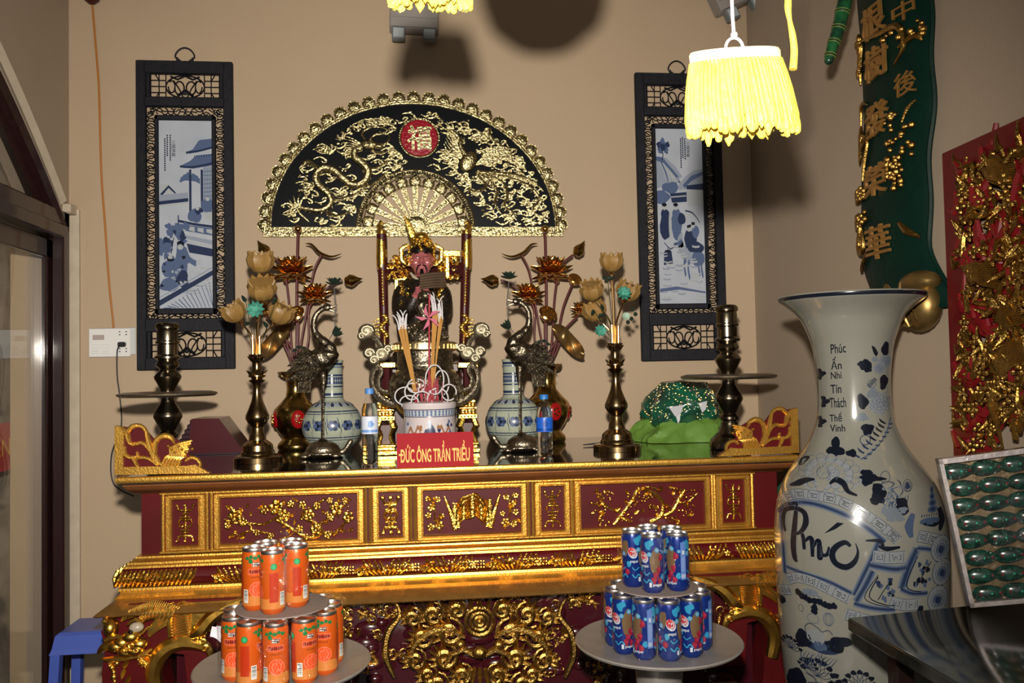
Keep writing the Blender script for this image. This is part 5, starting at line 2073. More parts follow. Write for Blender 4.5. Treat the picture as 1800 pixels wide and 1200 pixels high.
# bronze cranes standing on turtles
def crane(sg):
    Y = -.53
    fx = (lambda x: 1482 - x) if sg < 0 else (lambda x: x)
    side = 'left' if sg < 0 else 'right'
    c = atY(fx(917), 780, Y)
    s_ = (c - CAM).dot(FWD) / F
    dz = TZ - (c.z - 17 * s_)
    def q(px, py, d=0.0):
        p = atY(fx(px), py, Y)
        return V((p.x, Y + d, p.z + dz))
    t_ = thing('bronze_crane', 'dark bronze crane on a turtle holding a lotus sprig, %s of the central censer' % side, 'statue', (c.x, Y, TZ))
    k_ = MB()
    k_.tube([q(*p) for p in cr([(948, 660, .02), (935, 640, .01), (915, 622, -.01), (901, 615, -.02), (903, 603, -.02), (916, 592, -.015), (927, 580, -.01), (930, 563, -.01), (926, 548, -.01), (916, 538, -.01), (906, 535, -.012), (899, 536, -.012)], 6)],
            [.018, .036, .042, .034, .024, .019, .016, .013, .011, .010, .011, .013, .007], 12)
    k_.ell(q(925, 630, 0), (.055, .042, .045), nu=16, nv=12)
    k_.ell(q(908, 622, -.015), (.034, .034, .040), nu=14, nv=10)
    k_.tube([q(*p) for p in cr([(915, 640), (913, 665), (914, 675)], 5)], [.022, .012, .008], 8)
    k_.tube([q(*p) for p in cr([(922, 642, .01), (918, 668, .008), (918, 678, .008)], 5)], [.020, .010, .007], 8)
    body_ = fuse(k_, .0042, 3)
    body_.build('crane_body', BRONZE, t_)
    b = MB()
    for row, (n, L, y0) in enumerate(((9, .05, 612), (9, .06, 622), (8, .07, 634))):
        for k in range(n):
            p = q(912 + k * 5.2, y0 + k * 1.8, -.040 + row * .004 + .002 * k)
            b.petal(p, (sg * (.55 + .05 * k), .1, -.75 + .03 * k), (0, -1, .1), L, .016, .08, .3, .002, 0, 5, 2)
    for k in range(6):   # raised wing tips
        b.petal(q(925 + k * 3, 622 - k * 1.5, -.02), (sg * .8, .1, .7 - k * .25), (0, -1, 0), .06, .014, .1, .3, .002, 0, 5, 2)
    b.build('wing', BRONZE, t_)
    b = MB()
    for k in range(7):
        P = [q(932 + k * 1.5, 645), q(938 + k * 3, 662, .005), q(938 + k * 3.5, 684, .0)]
        b.tube(cr([tuple(p) for p in P], 4), [.007, .009, .007, .004], 6)
    b.build('tail', BRONZE, t_)
    b = MB()
    b.tube([q(900, 534, -.012), q(888, 531, -.012), q(877, 530, -.012)] if False else [q(902, 535, -.012), q(894, 533, -.012), q(888, 530, -.012)], [.008, .005, .0015], 7)
    b.tube([q(902, 539, -.012), q(895, 541, -.012), q(889, 544, -.012)], [.006, .004, .001], 7)
    for k in range(4):
        b.tube([q(907, 532 + k * 2, -.012), q(914 + k * 2, 528 - k * 2 + k * 3, -.012)], [.004, .001], 5)
    b.build('beak_and_crest', BRONZE, t_)
    for d_ in (-.008, .010):
        b = MB()
        P = [q(914.5 + d_ * 120, 672, d_), q(914.5 + d_ * 120, 712, d_), q(915 + d_ * 120, 765, d_)]
        b.tube(P, [.006, .0042, .0048], 8)
        b.ell(P[1], .0062, nu=8, nv=6)
        for a in (-.9, -.2, .5, 2.6):
            b.tube([P[2], P[2] + V((.02 * math.cos(a - 1.2), .02 * math.sin(a - 1.2), -.004)), P[2] + V((.028 * math.cos(a - 1.2), .028 * math.sin(a - 1.2), -.010))], [.004, .003, .001], 6)
        b.build('leg', BRONZE, t_)
    b = MB()
    def tp(dx, d_, h):
        return V((c.x + dx, Y + d_, TZ + h))
    m_ = MB()
    m_.ell(tp(.005, 0, .022), (.062, .055, .040), nu=20, nv=12)
    m_.v = [(x_, y_, max(z_, TZ + .006)) for x_, y_, z_ in m_.v]
    m_.ell(tp(.005, 0, .014), (.072, .062, .012), nu=20, nv=8)
    for a in range(4):
        m_.ell(tp(.055 * (1 if a % 2 else -1), .045 * (1 if a > 1 else -1), .008), (.020, .016, .009), nu=10, nv=6)
    m_.tube([tp(-sg * .05, -.01, .018), tp(-sg * .078, -.012, .018), tp(-sg * .092, -.015, .034), tp(-sg * .105, -.016, .055), tp(-sg * .112, -.018, .060)], [.014, .011, .010, .011, .006], 8)
    m_.tube([tp(sg * .06, .01, .012), tp(sg * .082, .012, .008)], [.008, .002], 6)
    fuse(m_, .004, 2).build('turtle_base', BRONZE_L, t_)
    b = MB()
    b.tube([q(890, 542, -.014), q(894, 500, -.014)], .0022, 6)
    b.tube([q(892, 538, -.014), q(893, 575, -.014)], .0018, 6)
    b.tube([q(893, 575, -.014), q(902, 590, -.014)], .0018, 6)
    sp = b.build('lotus_sprig', mat('dull_steel_rod', (.3, .3, .3), .35, .8), t_)
    b = MB()
    p = q(894, 496, -.014)
    for ring, (el, L, n) in enumerate(((1.0, .028, 5), (.55, .036, 7), (.1, .034, 7))):
        for k in range(n):
            a = 2 * PI * (k + ring * .5) / n
            b.petal(p, (math.cos(a) * math.cos(el), math.sin(a) * math.cos(el), math.sin(el)), (0, 0, 1) if el < .9 else (-math.cos(a), -math.sin(a), 0), L, .018, .25, .3, .001, 0, 5, 3)
    p = q(895, 577, -.014)
    for k in range(7):
        b.petal(p + V((0, 0, -.012)), (-.5 * sg + .35 * math.cos(k), .3 * math.sin(k * 2), .8 - .12 * k), (0, -1, 0), .038, .015, .15, .3, .001, 0, 5, 2)
    for k, (x_, y_) in enumerate(((944, 607), (953, 604), (960, 608))):
        b.petal(q(x_, y_, .0), (sg * .7, -.2, .3 - .3 * k), (0, -1, 0), .02, .012, .2, .3, .001, 0, 4, 2)
    b.build('dark_lotus', DKL, sp)


crane(-1)
crane(1)

# throne, statue
THR = mat('throne_red_lacquer', '3A0A0C', .4, 0, coat=.15)
GT = mat('throne_gilding', (.98, .62, .12), .24, 1.0, bump=.5, bump_s=110)
Yt = -.27
def Q(px, py, Y=Yt):
    return atY(px, py, Y)
throne = thing('gilt_throne', 'red and gold carved throne with tall beaded posts behind the bronze censer', 'throne', (Q(745, 700).x, -.35, TZ))
sT = sc(0, Yt)
for px0, px1 in ((671, 679), (820, 812)):
    A, Z_ = Q(px0, 455), Q(px1, 690)
    b = MB()
    b.tube([Q(px1, 700), Q((px0 + px1) / 2, 560), Q(px0, 412)], [.019, .018, .021], 10)
    b.build('post', THR, throne)
    b = MB()
    b.tube([Q(px0, 470), Q(px0, 450), Q(px0, 425), Q(px0, 405)], [.0205, .0225, .021, .019], 10)
    for k in range(30):
        py = 478 + k * 5.2
        x_ = px0 + (px1 - px0) * (py - 440) / 240
        if 540 < py < 585:
            continue
        b.ell(Q(x_, py) + V((0, -.018, 0)), (.0065, .006, .0055), nu=8, nv=5)
    sgn = 1 if px0 < 741 else -1
    for py, r in ((408, .018), (420, .014), (432, .018), (446, .022), (462, .014), (472, .019), (545, .017), (585, .018)):
        x_ = px0 + (px1 - px0) * max(0, py - 440) / 240
        b.lathe([(r * .7, -.009), (r, -.004), (r, .004), (r * .7, .009)], Q(x_, py), 14)
    b.tube([Q(px0 - 2 * sgn, 404), Q(px0 - 5 * sgn, 396), Q(px0 - 1 * sgn, 390), Q(px0 + 4 * sgn, 394)], [.012, .011, .009, .005], 8)
    for k in range(10):   # gold dragon wound round the post
        a = k * .9
        b.ell(Q(px0 + (px1 - px0) * .5 + 5 * math.sin(a), 555 + k * 4) + V((0, -.018, 0)), (.012, .008, .008), nu=8, nv=5)
    for k in range(5):
        p = Q((px0 + px1) / 2 - 8 * sgn, 560 + k * 7)
        b.tube([p, p + V((-sgn * .028, -.01, .006 * (k - 2)))], [.004, .001], 5)
    b.build('gilt_beading', GT, throne)
b = MB()
b.box((Q(676, 480).x, Yt - .012, Q(740, 488).z), (Q(815, 480).x, Yt + .012, Q(740, 462).z), bev=.004)
b.box((Q(690, 480).x, Yt + .0, Q(740, 640).z), (Q(802, 480).x, Yt + .02, Q(740, 488).z), bev=.004) if False else None
b.build('top_rail', mat('throne_rail_red', '300809', .7, 0, spec=.1, bump=1, bump_s=60), throne)
b = MB()
rq = random.Random(9)
for k in range(150):
    px = rq.choice((rq.uniform(682, 718), rq.uniform(770, 806)))
    p = Q(px, rq.uniform(452, 490)) + V((0, -.016, 0))
    if k % 2:
        swirl(b, p, rq.uniform(.006, .012), k, 1.1, .0026, 0, rq.choice((-1, 1)))
    else:
        b.ell(p, rq.uniform(.004, .007), nu=7, nv=5)
for (x0, y0_, x1, y1_) in ((774, 442, 808, 452), (783, 452, 789, 490), (694, 490, 700, 518), (694, 490, 714, 494), (694, 513, 714, 518)):
    a, c_ = Q(x0, y1_), Q(x1, y0_)
    b.box((a.x, Yt - .028, a.z), (c_.x, Yt - .014, c_.z), bev=.002)
b.build('rail_carving', GT, throne)
Yf = -.50
for cx_ in (678, 822):
    b = MB()
    s_ = sc(0, Yf)
    c_ = atY(cx_, 740, Yf)
    zs = lambda py: TZ + (792 - py) * s_
    for (h0, ya_, yb2) in ((5, 684, 694), (9, 694, 698), (14, 700, 705), (11, 705, 712), (16, 712, 716), (12, 716, 724), (17, 724, 733), (18, 774, 778), (16, 778, 784), (20, 784, 792)):
        b.box((c_.x - h0 * s_, Yf - h0 * s_, zs(yb2)), (c_.x + h0 * s_, Yf + h0 * s_, zs(ya_)), bev=.0025)
    for dx in (-1, 1):
        for dy in (-1, 1):
            b.tube([(c_.x + dx * 10 * s_, Yf + dy * 10 * s_, zs(733)), (c_.x + dx * 15 * s_, Yf + dy * 14 * s_, zs(745)), (c_.x + dx * 8 * s_, Yf + dy * 8 * s_, zs(760)), (c_.x + dx * 13 * s_, Yf + dy * 13 * s_, zs(775))], [.012, .012, .007, .010], 7)
    for k in range(5):
        for py in (708, 720, 729):
            b.ell((c_.x + (k - 2) * 6 * s_, Yf - 15 * s_, zs(py)), .006, nu=7, nv=5)
    b.build('stepped_foot', GT, throne)
    b = MB()
    pz = Q(cx_, 641, Yf)
    b.box((pz.x - 18 * s_, Yf - .03, pz.z - .012), (pz.x + 18 * s_, Yt + .02, pz.z + .010), bev=.003)
    b.build('arm_end', GT, throne)
    b = MB()
    b.tube([(pz.x, Yf + .01, pz.z), (pz.x, Yf + .01, zs(694))], .018, 8)
    b.box((c_.x - .024, Yf + .02, TZ), (c_.x + .024, -.22, zs(740)), bev=.004)
    b.build('arm_support', THR, throne)
b = MB()
xa, xb_ = Q(690, 600).x, Q(802, 600).x
b.box((xa, -.44, Q(740, 655).z), (xb_, -.22, Q(740, 640).z), bev=.004)
b.box((xa + .01, -.42, TZ), (xb_ - .01, -.24, Q(740, 655).z))
b.build('seat', THR, throne)

# seated figure
Ys = -.36
def S_(px, py, d=0.0):
    return atY(px, py, Ys + d)
SKIN = mat('painted_pink_skin', 'A0585A', .3, 0, coat=.4)
ROBE = mat('dark_patterned_robe', '0E0C0A', .4, .1, noise_s=80, noise_a=.1, col2='241A10', bump=.5, bump_s=90)
st_ = thing('seated_statue', 'seated deity statue with pink face, gold crown and dark robe on the throne', 'statue', (S_(742, 640).x, Ys, S_(742, 640).z + .006))
ss = sc(0, Ys)
hc = S_(741, 458, -.02)
m_ = MB()
m_.ell(hc, (.043, .046, .056), nu=20, nv=14)
m_.ell(hc + V((0, -.010, -.028)), (.034, .036, .032), nu=16, nv=12)
m_.tube([hc + V((0, .01, -.03)), S_(742, 500)], [.026, .032], 12)
m_.tube([S_(742, 495), S_(742, 540), S_(742, 600), S_(742, 645)], [.04, .075, .08, .09], 14)
for sg in (-1, 1):
    m_.tube([S_(742 + sg * 18, 505), S_(742 + sg * 32, 520, -.01), S_(742 + sg * 34, 548, -.04), S_(742 + sg * 20, 540, -.09), S_(742 + sg * 7, 515, -.115)], [.034, .032, .028, .022, .016], 10)
    m_.ell(hc + V((sg * .045, .004, -.004)), (.008, .012, .020), nu=10, nv=8)
    m_.tube([S_(742 + sg * 14, 632), S_(742 + sg * 28, 634, -.07), S_(742 + sg * 26, 640, -.09)], [.045, .05, .04], 10)
m_.tube([hc + V((0, -.042, .012)), hc + V((0, -.056, -.010)), hc + V((0, -.050, -.014))], [.006, .010, .007], 8)
for sg in (-1, 1):
    m_.ell(hc + V((sg * .007, -.047, -.013)), (.006, .006, .005), nu=8, nv=6)
    m_.ell(hc + V((sg * .017, -.036, .008)), (.012, .010, .007), nu=10, nv=8)
    m_.ell(hc + V((sg * .024, -.030, -.012)), (.014, .014, .014), nu=10, nv=8)
m_.ell(hc + V((0, -.040, -.028)), (.012, .010, .0045), nu=10, nv=6)
m_.ell(hc + V((0, -.040, -.033)), (.010, .010, .0045), nu=10, nv=6)
fuse(m_, .0034, 2).build('figure', SKIN, st_)
# five bent fingers and a thumb round the tablet, each side
b = MB()
for sg in (-1, 1):
    w_ = S_(742 + sg * 7, 512, -.118)
    b.ell(w_, (.013, .012, .016), nu=10, nv=8)
    for k in range(4):
        z_ = .012 - k * .0078
        b.tube([w_ + V((sg * .008, -.006, z_)), w_ + V((sg * .006, -.018, z_)), w_ + V((-sg * .004, -.022, z_ - .001)), w_ + V((-sg * .010, -.019, z_ - .001))], [.0042, .004, .0036, .003], 7)
    b.tube([w_ + V((-sg * .004, -.004, .014)), w_ + V((-sg * .008, -.012, .020)), w_ + V((-sg * .010, -.018, .018))], [.0048, .004, .0032], 7)
b.build('hands', SKIN, st_)
b = MB()
DK = mat('black_painted_hair', '0C0908', .35)
for sg in (-1, 1):
    b.tube([hc + V((sg * .010, -.046, .022)), hc + V((sg * .018, -.044, .025)), hc + V((sg * .028, -.036, .020))], [.0018, .003, .001], 6)
    b.tube([hc + V((sg * .010, -.0465, .007)), hc + V((sg * .018, -.045, .009)), hc + V((sg * .027, -.037, .006))], [.0012, .0022, .001], 6)
    b.tube([hc + V((sg * .003, -.050, -.022)), hc + V((sg * .013, -.047, -.025)), hc + V((sg * .019, -.042, -.040)), hc + V((sg * .020, -.040, -.052))], [.002, .0035, .003, .001], 6)
b.tube([hc + V((0, -.046, -.040)), hc + V((0, -.052, -.056)), hc + V((.003, -.055, -.074))], [.006, .008, .002], 8)
b.build('brows_and_beard', DK, st_)
b = MB()
b.lathe([(.0, .052), (.030, .050), (.043, .040), (.047, .028), (.045, .022), (.040, .020)], hc + V((0, .002, .006)), 20)
b.build('hat_band', DK, st_)
b = MB()
for k in range(60):
    a, z_ = rq.uniform(-PI, 0), rq.uniform(.048, .085)
    r = .046 - (z_ - .048) * .35
    b.ell(hc + V((math.cos(a) * r, math.sin(a) * r + .002, z_)), rq.uniform(.005, .009), nu=7, nv=5)
for sg in (-1, 1):
    for k in range(26):
        a = rq.uniform(0, 6.28)
        b.ell(hc + V((sg * (.062 + .016 * math.cos(a)), .0, .028 + .032 * math.sin(a))), rq.uniform(.005, .008), nu=7, nv=5)
    b.tube([hc + V((sg * .05, .0, .062)), hc + V((sg * .078, .0, .045)), hc + V((sg * .076, .0, .0)), hc + V((sg * .055, -.005, -.02))], [.008, .01, .008, .004], 7)
    swirl(b, hc + V((sg * .052, -.01, -.014)), .012, 0, 1.2, .0035)
b.tube([hc + V((-.02, 0, .07)), hc + V((-.034, 0, .10)), hc + V((-.05, .0, .145)), hc + V((-.062, .0, .175))], [.016, .015, .011, .004], 8, flat=.5)
b.ell(hc + V((0, -.046, .036)), (.008, .006, .008), nu=10, nv=8)
b.ell(hc + V((.0, -.01, .09)), (.03, .03, .02), nu=12, nv=8)
b.build('gold_crown', GT, st_)
b = MB()
b.tube([S_(742, 488), S_(742, 500), S_(742, 540), S_(742, 600), S_(742, 650)], [.044, .070, .082, .09, .098], 18)
for sg in (-1, 1):
    b.tube(cr([tuple(S_(742 + sg * 16, 502)), tuple(S_(742 + sg * 34, 518, -.01)), tuple(S_(742 + sg * 36, 548, -.04)), tuple(S_(742 + sg * 22, 542, -.088)), tuple(S_(742 + sg * 12, 522, -.105))], 4), [.038, .038, .036, .034, .026], 12)
    b.tube([S_(742 + sg * 34, 540, -.06), S_(742 + sg * 36, 580, -.07), S_(742 + sg * 35, 606, -.07)], [.026, .020, .010], 10)
    b.tube([S_(742 + sg * 14, 632), S_(742 + sg * 28, 634, -.08), S_(742 + sg * 27, 642, -.10)], [.052, .058, .046], 12)
b.build('robe', ROBE, st_)
b = MB()
for k in range(90):
    sg = rq.choice((-1, 1))
    p = S_(742 + sg * rq.uniform(20, 38), rq.uniform(500, 560), -.075 + rq.uniform(-.01, .02))
    if k % 3:
        b.ell(p, rq.uniform(.003, .006), nu=6, nv=4)
    else:
        swirl(b, p, .009, k, 1.1, .0025)
b.build('gilt_embroidery', GT, st_)
b = MB()
for sg in (-1, 1):
    b.tube([S_(742 + sg * 6, 492, -.05), S_(742 + sg * 15, 486, -.045), S_(742 + sg * 20, 480, -.03)], [.004, .007, .005], 8)
b.build('white_collar', mat('ivory_collar', 'A59A82', .4), st_)
b = MB()
for k in range(6):
    a, c_ = S_(738, 484 + k * 4.6, -.14), S_(783, 480 + k * 4.6, -.13)
    b.tube([a, (a + c_) / 2 + V((0, -.006, .002)), c_], .0052, 8)
b.build('ribbed_tablet', mat('dull_brown_wood', '54402C', .5, noise_s=30, noise_a=.3, col2='3C2C1E'), st_)

# bronze censer in front of the throne
Yc = -.61
cc = atY(748, 690, Yc)
sC = (cc - CAM).dot(FWD) / F
cen = thing('bronze_censer', 'tall dark bronze censer with cloud handles and lidded dome at the altar centre', 'censer', (cc.x, Yc, TZ))
zc_ = lambda py: TZ + (802 - py) * sC
def CQ(px, py, d=0.0):
    return V((cc.x + (px - 748) * sC, Yc + d, zc_(py)))
b = MB()
b.lathe([(h_ * sC, zc_(p_)) for h_, p_ in reversed([(48, 638), (50, 641), (50, 645), (48, 650), (60, 662), (64, 676), (63, 692), (56, 710), (44, 726), (30, 736), (0, 738)])], (cc.x, Yc, 0), 40)
b.lathe([(h_ * sC, zc_(p_)) for h_, p_ in reversed([(0, 612), (50, 614), (49, 620), (48, 634), (50, 640)])], (cc.x, Yc, 0), 40)
b.build('belly', BRONZE, cen)
b = MB()
b.lathe([(h_ * sC, zc_(p_)) for h_, p_ in reversed([(50, 602), (56, 604), (57, 608), (57, 616), (52, 619), (49, 619)])], (cc.x, Yc, 0), 40)
for k in range(40):
    a = 2 * PI * k / 40
    b.box((-.003, -.002, -.008), (.003, .002, .008), M=Matrix.Translation((cc.x + 57.5 * sC * math.cos(a), Yc + 57.5 * sC * math.sin(a), zc_(611))) @ Matrix.Rotation(a + PI / 2, 4, 'Z'))
b.build('rim_band', mat('worn_gold_bronze', (.62, .48, .26), .3, 1.0, bump=.4, bump_s=120), cen)
b = MB()
b.lathe([(h_ * sC, zc_(p_)) for h_, p_ in reversed([(0, 566), (20, 567), (30, 572), (38, 584), (42, 596), (43, 603), (0, 604)])], (cc.x, Yc, 0), 36)
for k in range(60):
    a = rq.uniform(-2.9, -.2)
    z_ = rq.uniform(572, 598)
    r = (32 + (z_ - 572) * .38) * sC
    p = V((cc.x + r * math.cos(a), Yc + r * math.sin(a), zc_(z_)))
    b.ell(p, rq.uniform(.004, .009), nu=7, nv=5)
lid = b.build('domed_lid', BRONZE, cen)
m_ = MB()
m_.tube([CQ(764, 568), CQ(752, 556), CQ(742, 540), CQ(748, 524)], [.022, .028, .022, .018], 10)
m_.ell(CQ(749, 521, -.01), (.026, .024, .020), nu=12, nv=9)
m_.tube([CQ(746, 524, -.02), CQ(738, 527, -.035)], [.014, .010], 8)
for dx in (-12, 8, 20):
    m_.tube([CQ(752 + dx * .6, 555, -.01), CQ(750 + dx, 570, -.03)], [.012, .010], 8)
m_.tube([CQ(766, 565), CQ(778, 550), CQ(774, 536), CQ(782, 530)], [.012, .010, .010, .006], 8)
for k in range(10):
    m_.ell(CQ(752 + rq.uniform(-10, 14), 528 + rq.uniform(-6, 14), -.014), .008, nu=8, nv=6)
fuse(m_, .004, 1).build('guardian_lion_knob', BRONZE, lid)
for sg in (-1, 1):
    def h(x, y, d=0.0):
        return CQ(748 + sg * x, y, d)
    b = MB()
    b.tube(cr([tuple(h(52, 712)), tuple(h(68, 706)), tuple(h(84, 692)), tuple(h(93, 672)), tuple(h(90, 652)), tuple(h(80, 645)), tuple(h(76, 655)), tuple(h(82, 668)), tuple(h(78, 684)), tuple(h(60, 690))], 5), [.012, .014, .013, .010, .010, .009, .008, .008, .009, .010], 8)
    b.tube(cr([tuple(h(86, 650)), tuple(h(82, 630)), tuple(h(76, 612)), tuple(h(82, 598)), tuple(h(95, 588))], 5), [.010, .012, .012, .010, .010], 8)
    b.build('handle', BRONZE_L, cen)
    b = MB()
    for (x, y, r) in ((75, 622, 15), (96, 620, 12), (100, 582, 15), (88, 632, 11), (64, 614, 10), (108, 590, 9)):
        p = h(x, y, -.006)
        R_ = r * sC
        b.ell(p, (R_, .014, R_ * .9), nu=14, nv=9)
        b.tube([p + V((R_ * .75 * (1 - i / 18) * math.cos(i * .7), -.013 - .0004 * i, R_ * .7 * (1 - i / 18) * math.sin(i * .7))) for i in range(17)], .003, 5)
    b.build('cloud_scroll', mat('champagne_bronze', (.30, .26, .18), .5, 1.0, bump=.6, bump_s=90), cen)
b = MB()
for k in range(3):
    a = -PI / 2 + (k - 1) * 2.1 + .0
    a = (-PI / 2 + 2.6, -PI / 2 - 2.6, -PI / 2)[k]
    px_, py_ = math.cos(a), math.sin(a)
    b = MB()
    b.tube([(cc.x + px_ * 34 * sC, Yc + py_ * 34 * sC, zc_(722)), (cc.x + px_ * 42 * sC, Yc + py_ * 42 * sC, zc_(745)), (cc.x + px_ * 34 * sC, Yc + py_ * 34 * sC, zc_(775)), (cc.x + px_ * 40 * sC, Yc + py_ * 40 * sC, TZ + .006)], [.030, .024, .014, .016], 10)
    b.build('foot', BRONZE, cen)
b = MB()
for k in range(110):
    a = rq.uniform(-3.0, -.15)
    z_ = rq.uniform(655, 715)
    r = (60 + 4 * math.sin((z_ - 650) / 22)) * sC if z_ < 700 else (60 - (z_ - 700) * .8) * sC
    p = V((cc.x + r * math.cos(a), Yc + r * math.sin(a), zc_(z_)))
    b.tube([p + V((0, 0, -.006)), p + V((.004, -.003, 0)), p + V((rq.uniform(-.012, .012), .001, .008))], [.003, .005, .002], 5)
b.build('raised_dragon_pattern', BRONZE_L, cen)

# incense bowl
Yb_ = -.84
bc = atY(755, 740, Yb_)
sB = (bc - CAM).dot(FWD) / F
bowl = thing('incense_bowl', 'round porcelain incense bowl painted with blue and brown dragons behind the red name card', 'bowl', (bc.x, Yb_, TZ))
zb_ = lambda py: TZ + (808 - py) * sB
b = MB()
P = [(44, 701), (47, 702), (47, 708), (45, 714), (44, 722), (45, 745), (45, 765), (42, 785), (36, 800), (34, 808)]
b.lathe([(0, zb_(808))] + [(h_ * sB, zb_(p_)) for h_, p_ in reversed(P)] + [(41 * sB, zb_(703)), (40 * sB, zb_(712)), (0, zb_(712))], (bc.x, Yb_, 0), 44)
PB_W = mat('pinkish_white_glaze', 'B8AEB0', .2, coat=.4)
PBr = mat('rust_brown_glaze', '8A6248', .25)
fnb = wrapcyl(bc.x, Yb_, prof_fn([(h_ * sB, zb_(p_)) for h_, p_ in P[1:]]))
Pn = Paint(b, fnb, .0004, .000004)
Pn.stroke([(-PI + .2 * i, zb_(719)) for i in range(32)], 9 * sB, 2, raw=True, closed=True)
Pn.stroke([(-PI + .2 * i, zb_(713)) for i in range(32)], 1.5 * sB, 3, raw=True, closed=True)
Pn.stroke([(-PI + .2 * i, zb_(725)) for i in range(32)], 1.5 * sB, 3, raw=True, closed=True)
for k in range(40):
    Pn.ring(-PI + k * .157, zb_(719), .05, .012, 1, 6, ry=.005)
Pn.blob(0.03, zb_(752), .22, .022, 3, wob=.3)
Pn.blob(.0, zb_(738), .07, .014, 2)
Pn.blob(-.02, zb_(758), .1, .012, 4, wob=.3)
for sg in (-1, 1):
    Pn.stroke([(sg * .3, zb_(760)), (sg * .45, zb_(742)), (sg * .62, zb_(756)), (sg * .8, zb_(744)), (sg * 1.0, zb_(758))], [.010, .014, .016, .014, .006], 5)
    Pn.blob(sg * .36, zb_(744), .09, .009, 5, wob=.3)
    for k in range(9):
        Pn.blob(sg * rq.uniform(.3, 1.2), zb_(rq.uniform(732, 790)), .07, .006, rq.choice((2, 3, 2)), wob=.3)
    Pn.stroke([(sg * .2, zb_(780)), (sg * .5, zb_(774)), (sg * .9, zb_(784)), (sg * 1.2, zb_(776))], .006, 2)
b.build('painted_bowl', [PB_W, BL0, BL2, BL3, BL4, PBr], bowl)
b = MB()
def ash(u, v):
    a, r = 2 * PI * u, v * 40.4 * sB
    return V((bc.x + r * math.cos(a), Yb_ + r * math.sin(a), zb_(709) + (.018 + .008 * noise.noise(V((r * 90, a, 0)))) * (1 - v * v)))
b.sheet(ash, 30, 10, cu=True)
tag(b.build('incense_ash', mat('pinkish_grey_ash', '9C8A86', .95, bump=.8, bump_s=140), bowl), None, None) if False else b.build('incense_ash', mat('pinkish_grey_ash', '9C8A86', .95, bump=.8, bump_s=140), bowl)

STK = mat('tan_incense', 'A87A3C', .7)
ASHW = mat('white_ash', 'BDB9BC', .9)
REDB = mat('red_incense_foot', '8C1026', .6)
q = random.Random(6)
def stick(x0, y0, x1, y1, d0, d1, ashlen, group, label, burn=True):
    p0 = V((bc.x + (x0 - 755) * sB, Yb_ + d0, zb_(705)))
    p1 = V((bc.x + (x1 - 755) * sB, Yb_ + d1, zb_(y1)))
    t_ = thing('incense_stick', label, 'incense', p0 - V((0, 0, .01)), group)
    b = MB()
    pm = p0 + (p1 - p0) * .18
    b.tube([p0 - V((0, 0, .01)), pm], .0012, 6)
    b.build('red_foot', REDB, t_)
    b = MB()
    b.tube([pm, p1], .0023, 6)
    b.build('incense_coating', STK, t_)
    b = MB()
    dx = q.uniform(-.012, .012)
    b.tube(cr([tuple(p1), tuple(p1 + V((dx * .3, 0, ashlen * .5))), tuple(p1 + V((dx, q.uniform(-.008, .008), ashlen * .85))), tuple(p1 + V((dx * 1.8, 0, ashlen)))], 4), [.0023, .0022, .002, .0014], 6)
    b.build('ash_tip', ASHW, t_)
for k in range(8):
    stick(734 + q.uniform(-3, 3), 690, 704 + k * 1.8, 566 + q.uniform(-6, 6) + (8 - k) * .5, q.uniform(-.01, .01), q.uniform(-.012, .012), .05, 'incense sticks leaning left',
          'tan incense stick with white ash tip in the left leaning bundle')
for k in range(9):
    stick(757 + q.uniform(-3, 4), 690, 764 + k * 2.1, 548 + q.uniform(-8, 8) + (k > 4) * 6, q.uniform(-.01, .01), q.uniform(-.012, .012), .06, 'incense sticks leaning right',
          'tan incense stick with white ash tip in the right leaning bundle')
t_ = thing('pinwheel', 'pink paper pinwheel on a red stick among the incense', 'decoration', V((bc.x - .001, Yb_ - .012, zb_(708))))
b = MB()
b.tube([V((bc.x - .001, Yb_ - .012, zb_(710))), V((bc.x + .006, Yb_ - .02, zb_(512)))], .0032, 7)
b.build('stick', REDB, t_)
b = MB()
pw = V((bc.x + .002, Yb_ - .026, zb_(554)))
for k in range(5):
    a = k * 1.256 + .5
    b.add([pw, pw + V((.045 * math.cos(a), -.004, .045 * math.sin(a))), pw + V((.024 * math.cos(a + .55), -.014, .024 * math.sin(a + .55))),
           pw + V((0, .002, 0)), pw + V((.045 * math.cos(a), -.002, .045 * math.sin(a))), pw + V((.024 * math.cos(a + .55), -.012, .024 * math.sin(a + .55)))],
          [(0, 1, 2), (5, 4, 3), (0, 3, 4, 1), (1, 4, 5, 2), (2, 5, 3, 0)])
b.build('paper_vanes', mat('pink_paper', 'C46C84', .7), t_)
# red stubs and curled ash
b = MB()
for k in range(60):
    a, r = q.uniform(0, 6.28), q.uniform(0, 26) * sB
    p = V((bc.x + r * math.cos(a), Yb_ + r * math.sin(a) * .8, zb_(710)))
    b.tube([p, p + V((q.uniform(-.01, .01), q.uniform(-.01, .01), q.uniform(.04, .10)))], .0013, 5)
tag(b.build('incense_stubs', REDB), 'thicket of short red burnt incense stubs standing in the porcelain bowl', 'incense', None, 'stuff')
b = MB()
for k, (x_, y_, r, el) in enumerate(((712, 690, 17, .9), (725, 682, 12, 1.2), (733, 672, 15, .8), (748, 690, 14, 1.4), (765, 662, 16, 1.6), (778, 668, 13, 1.7), (790, 685, 13, 1.1), (742, 700, 18, 1.0), (770, 695, 18, 1.0), (757, 685, 10, 1.7), (720, 700, 16, .7))):
    p = V((bc.x + (x_ - 755) * sB, Yb_ + q.uniform(-.03, .03), zb_(y_)))
    R_ = r * sB
    n = 20
    b.tube([p + V((R_ * math.cos(t), .012 * math.sin(t * 1.3), R_ * el * math.sin(t))) for t in [k + i * .3 for i in range(n)]], .0024, 6)
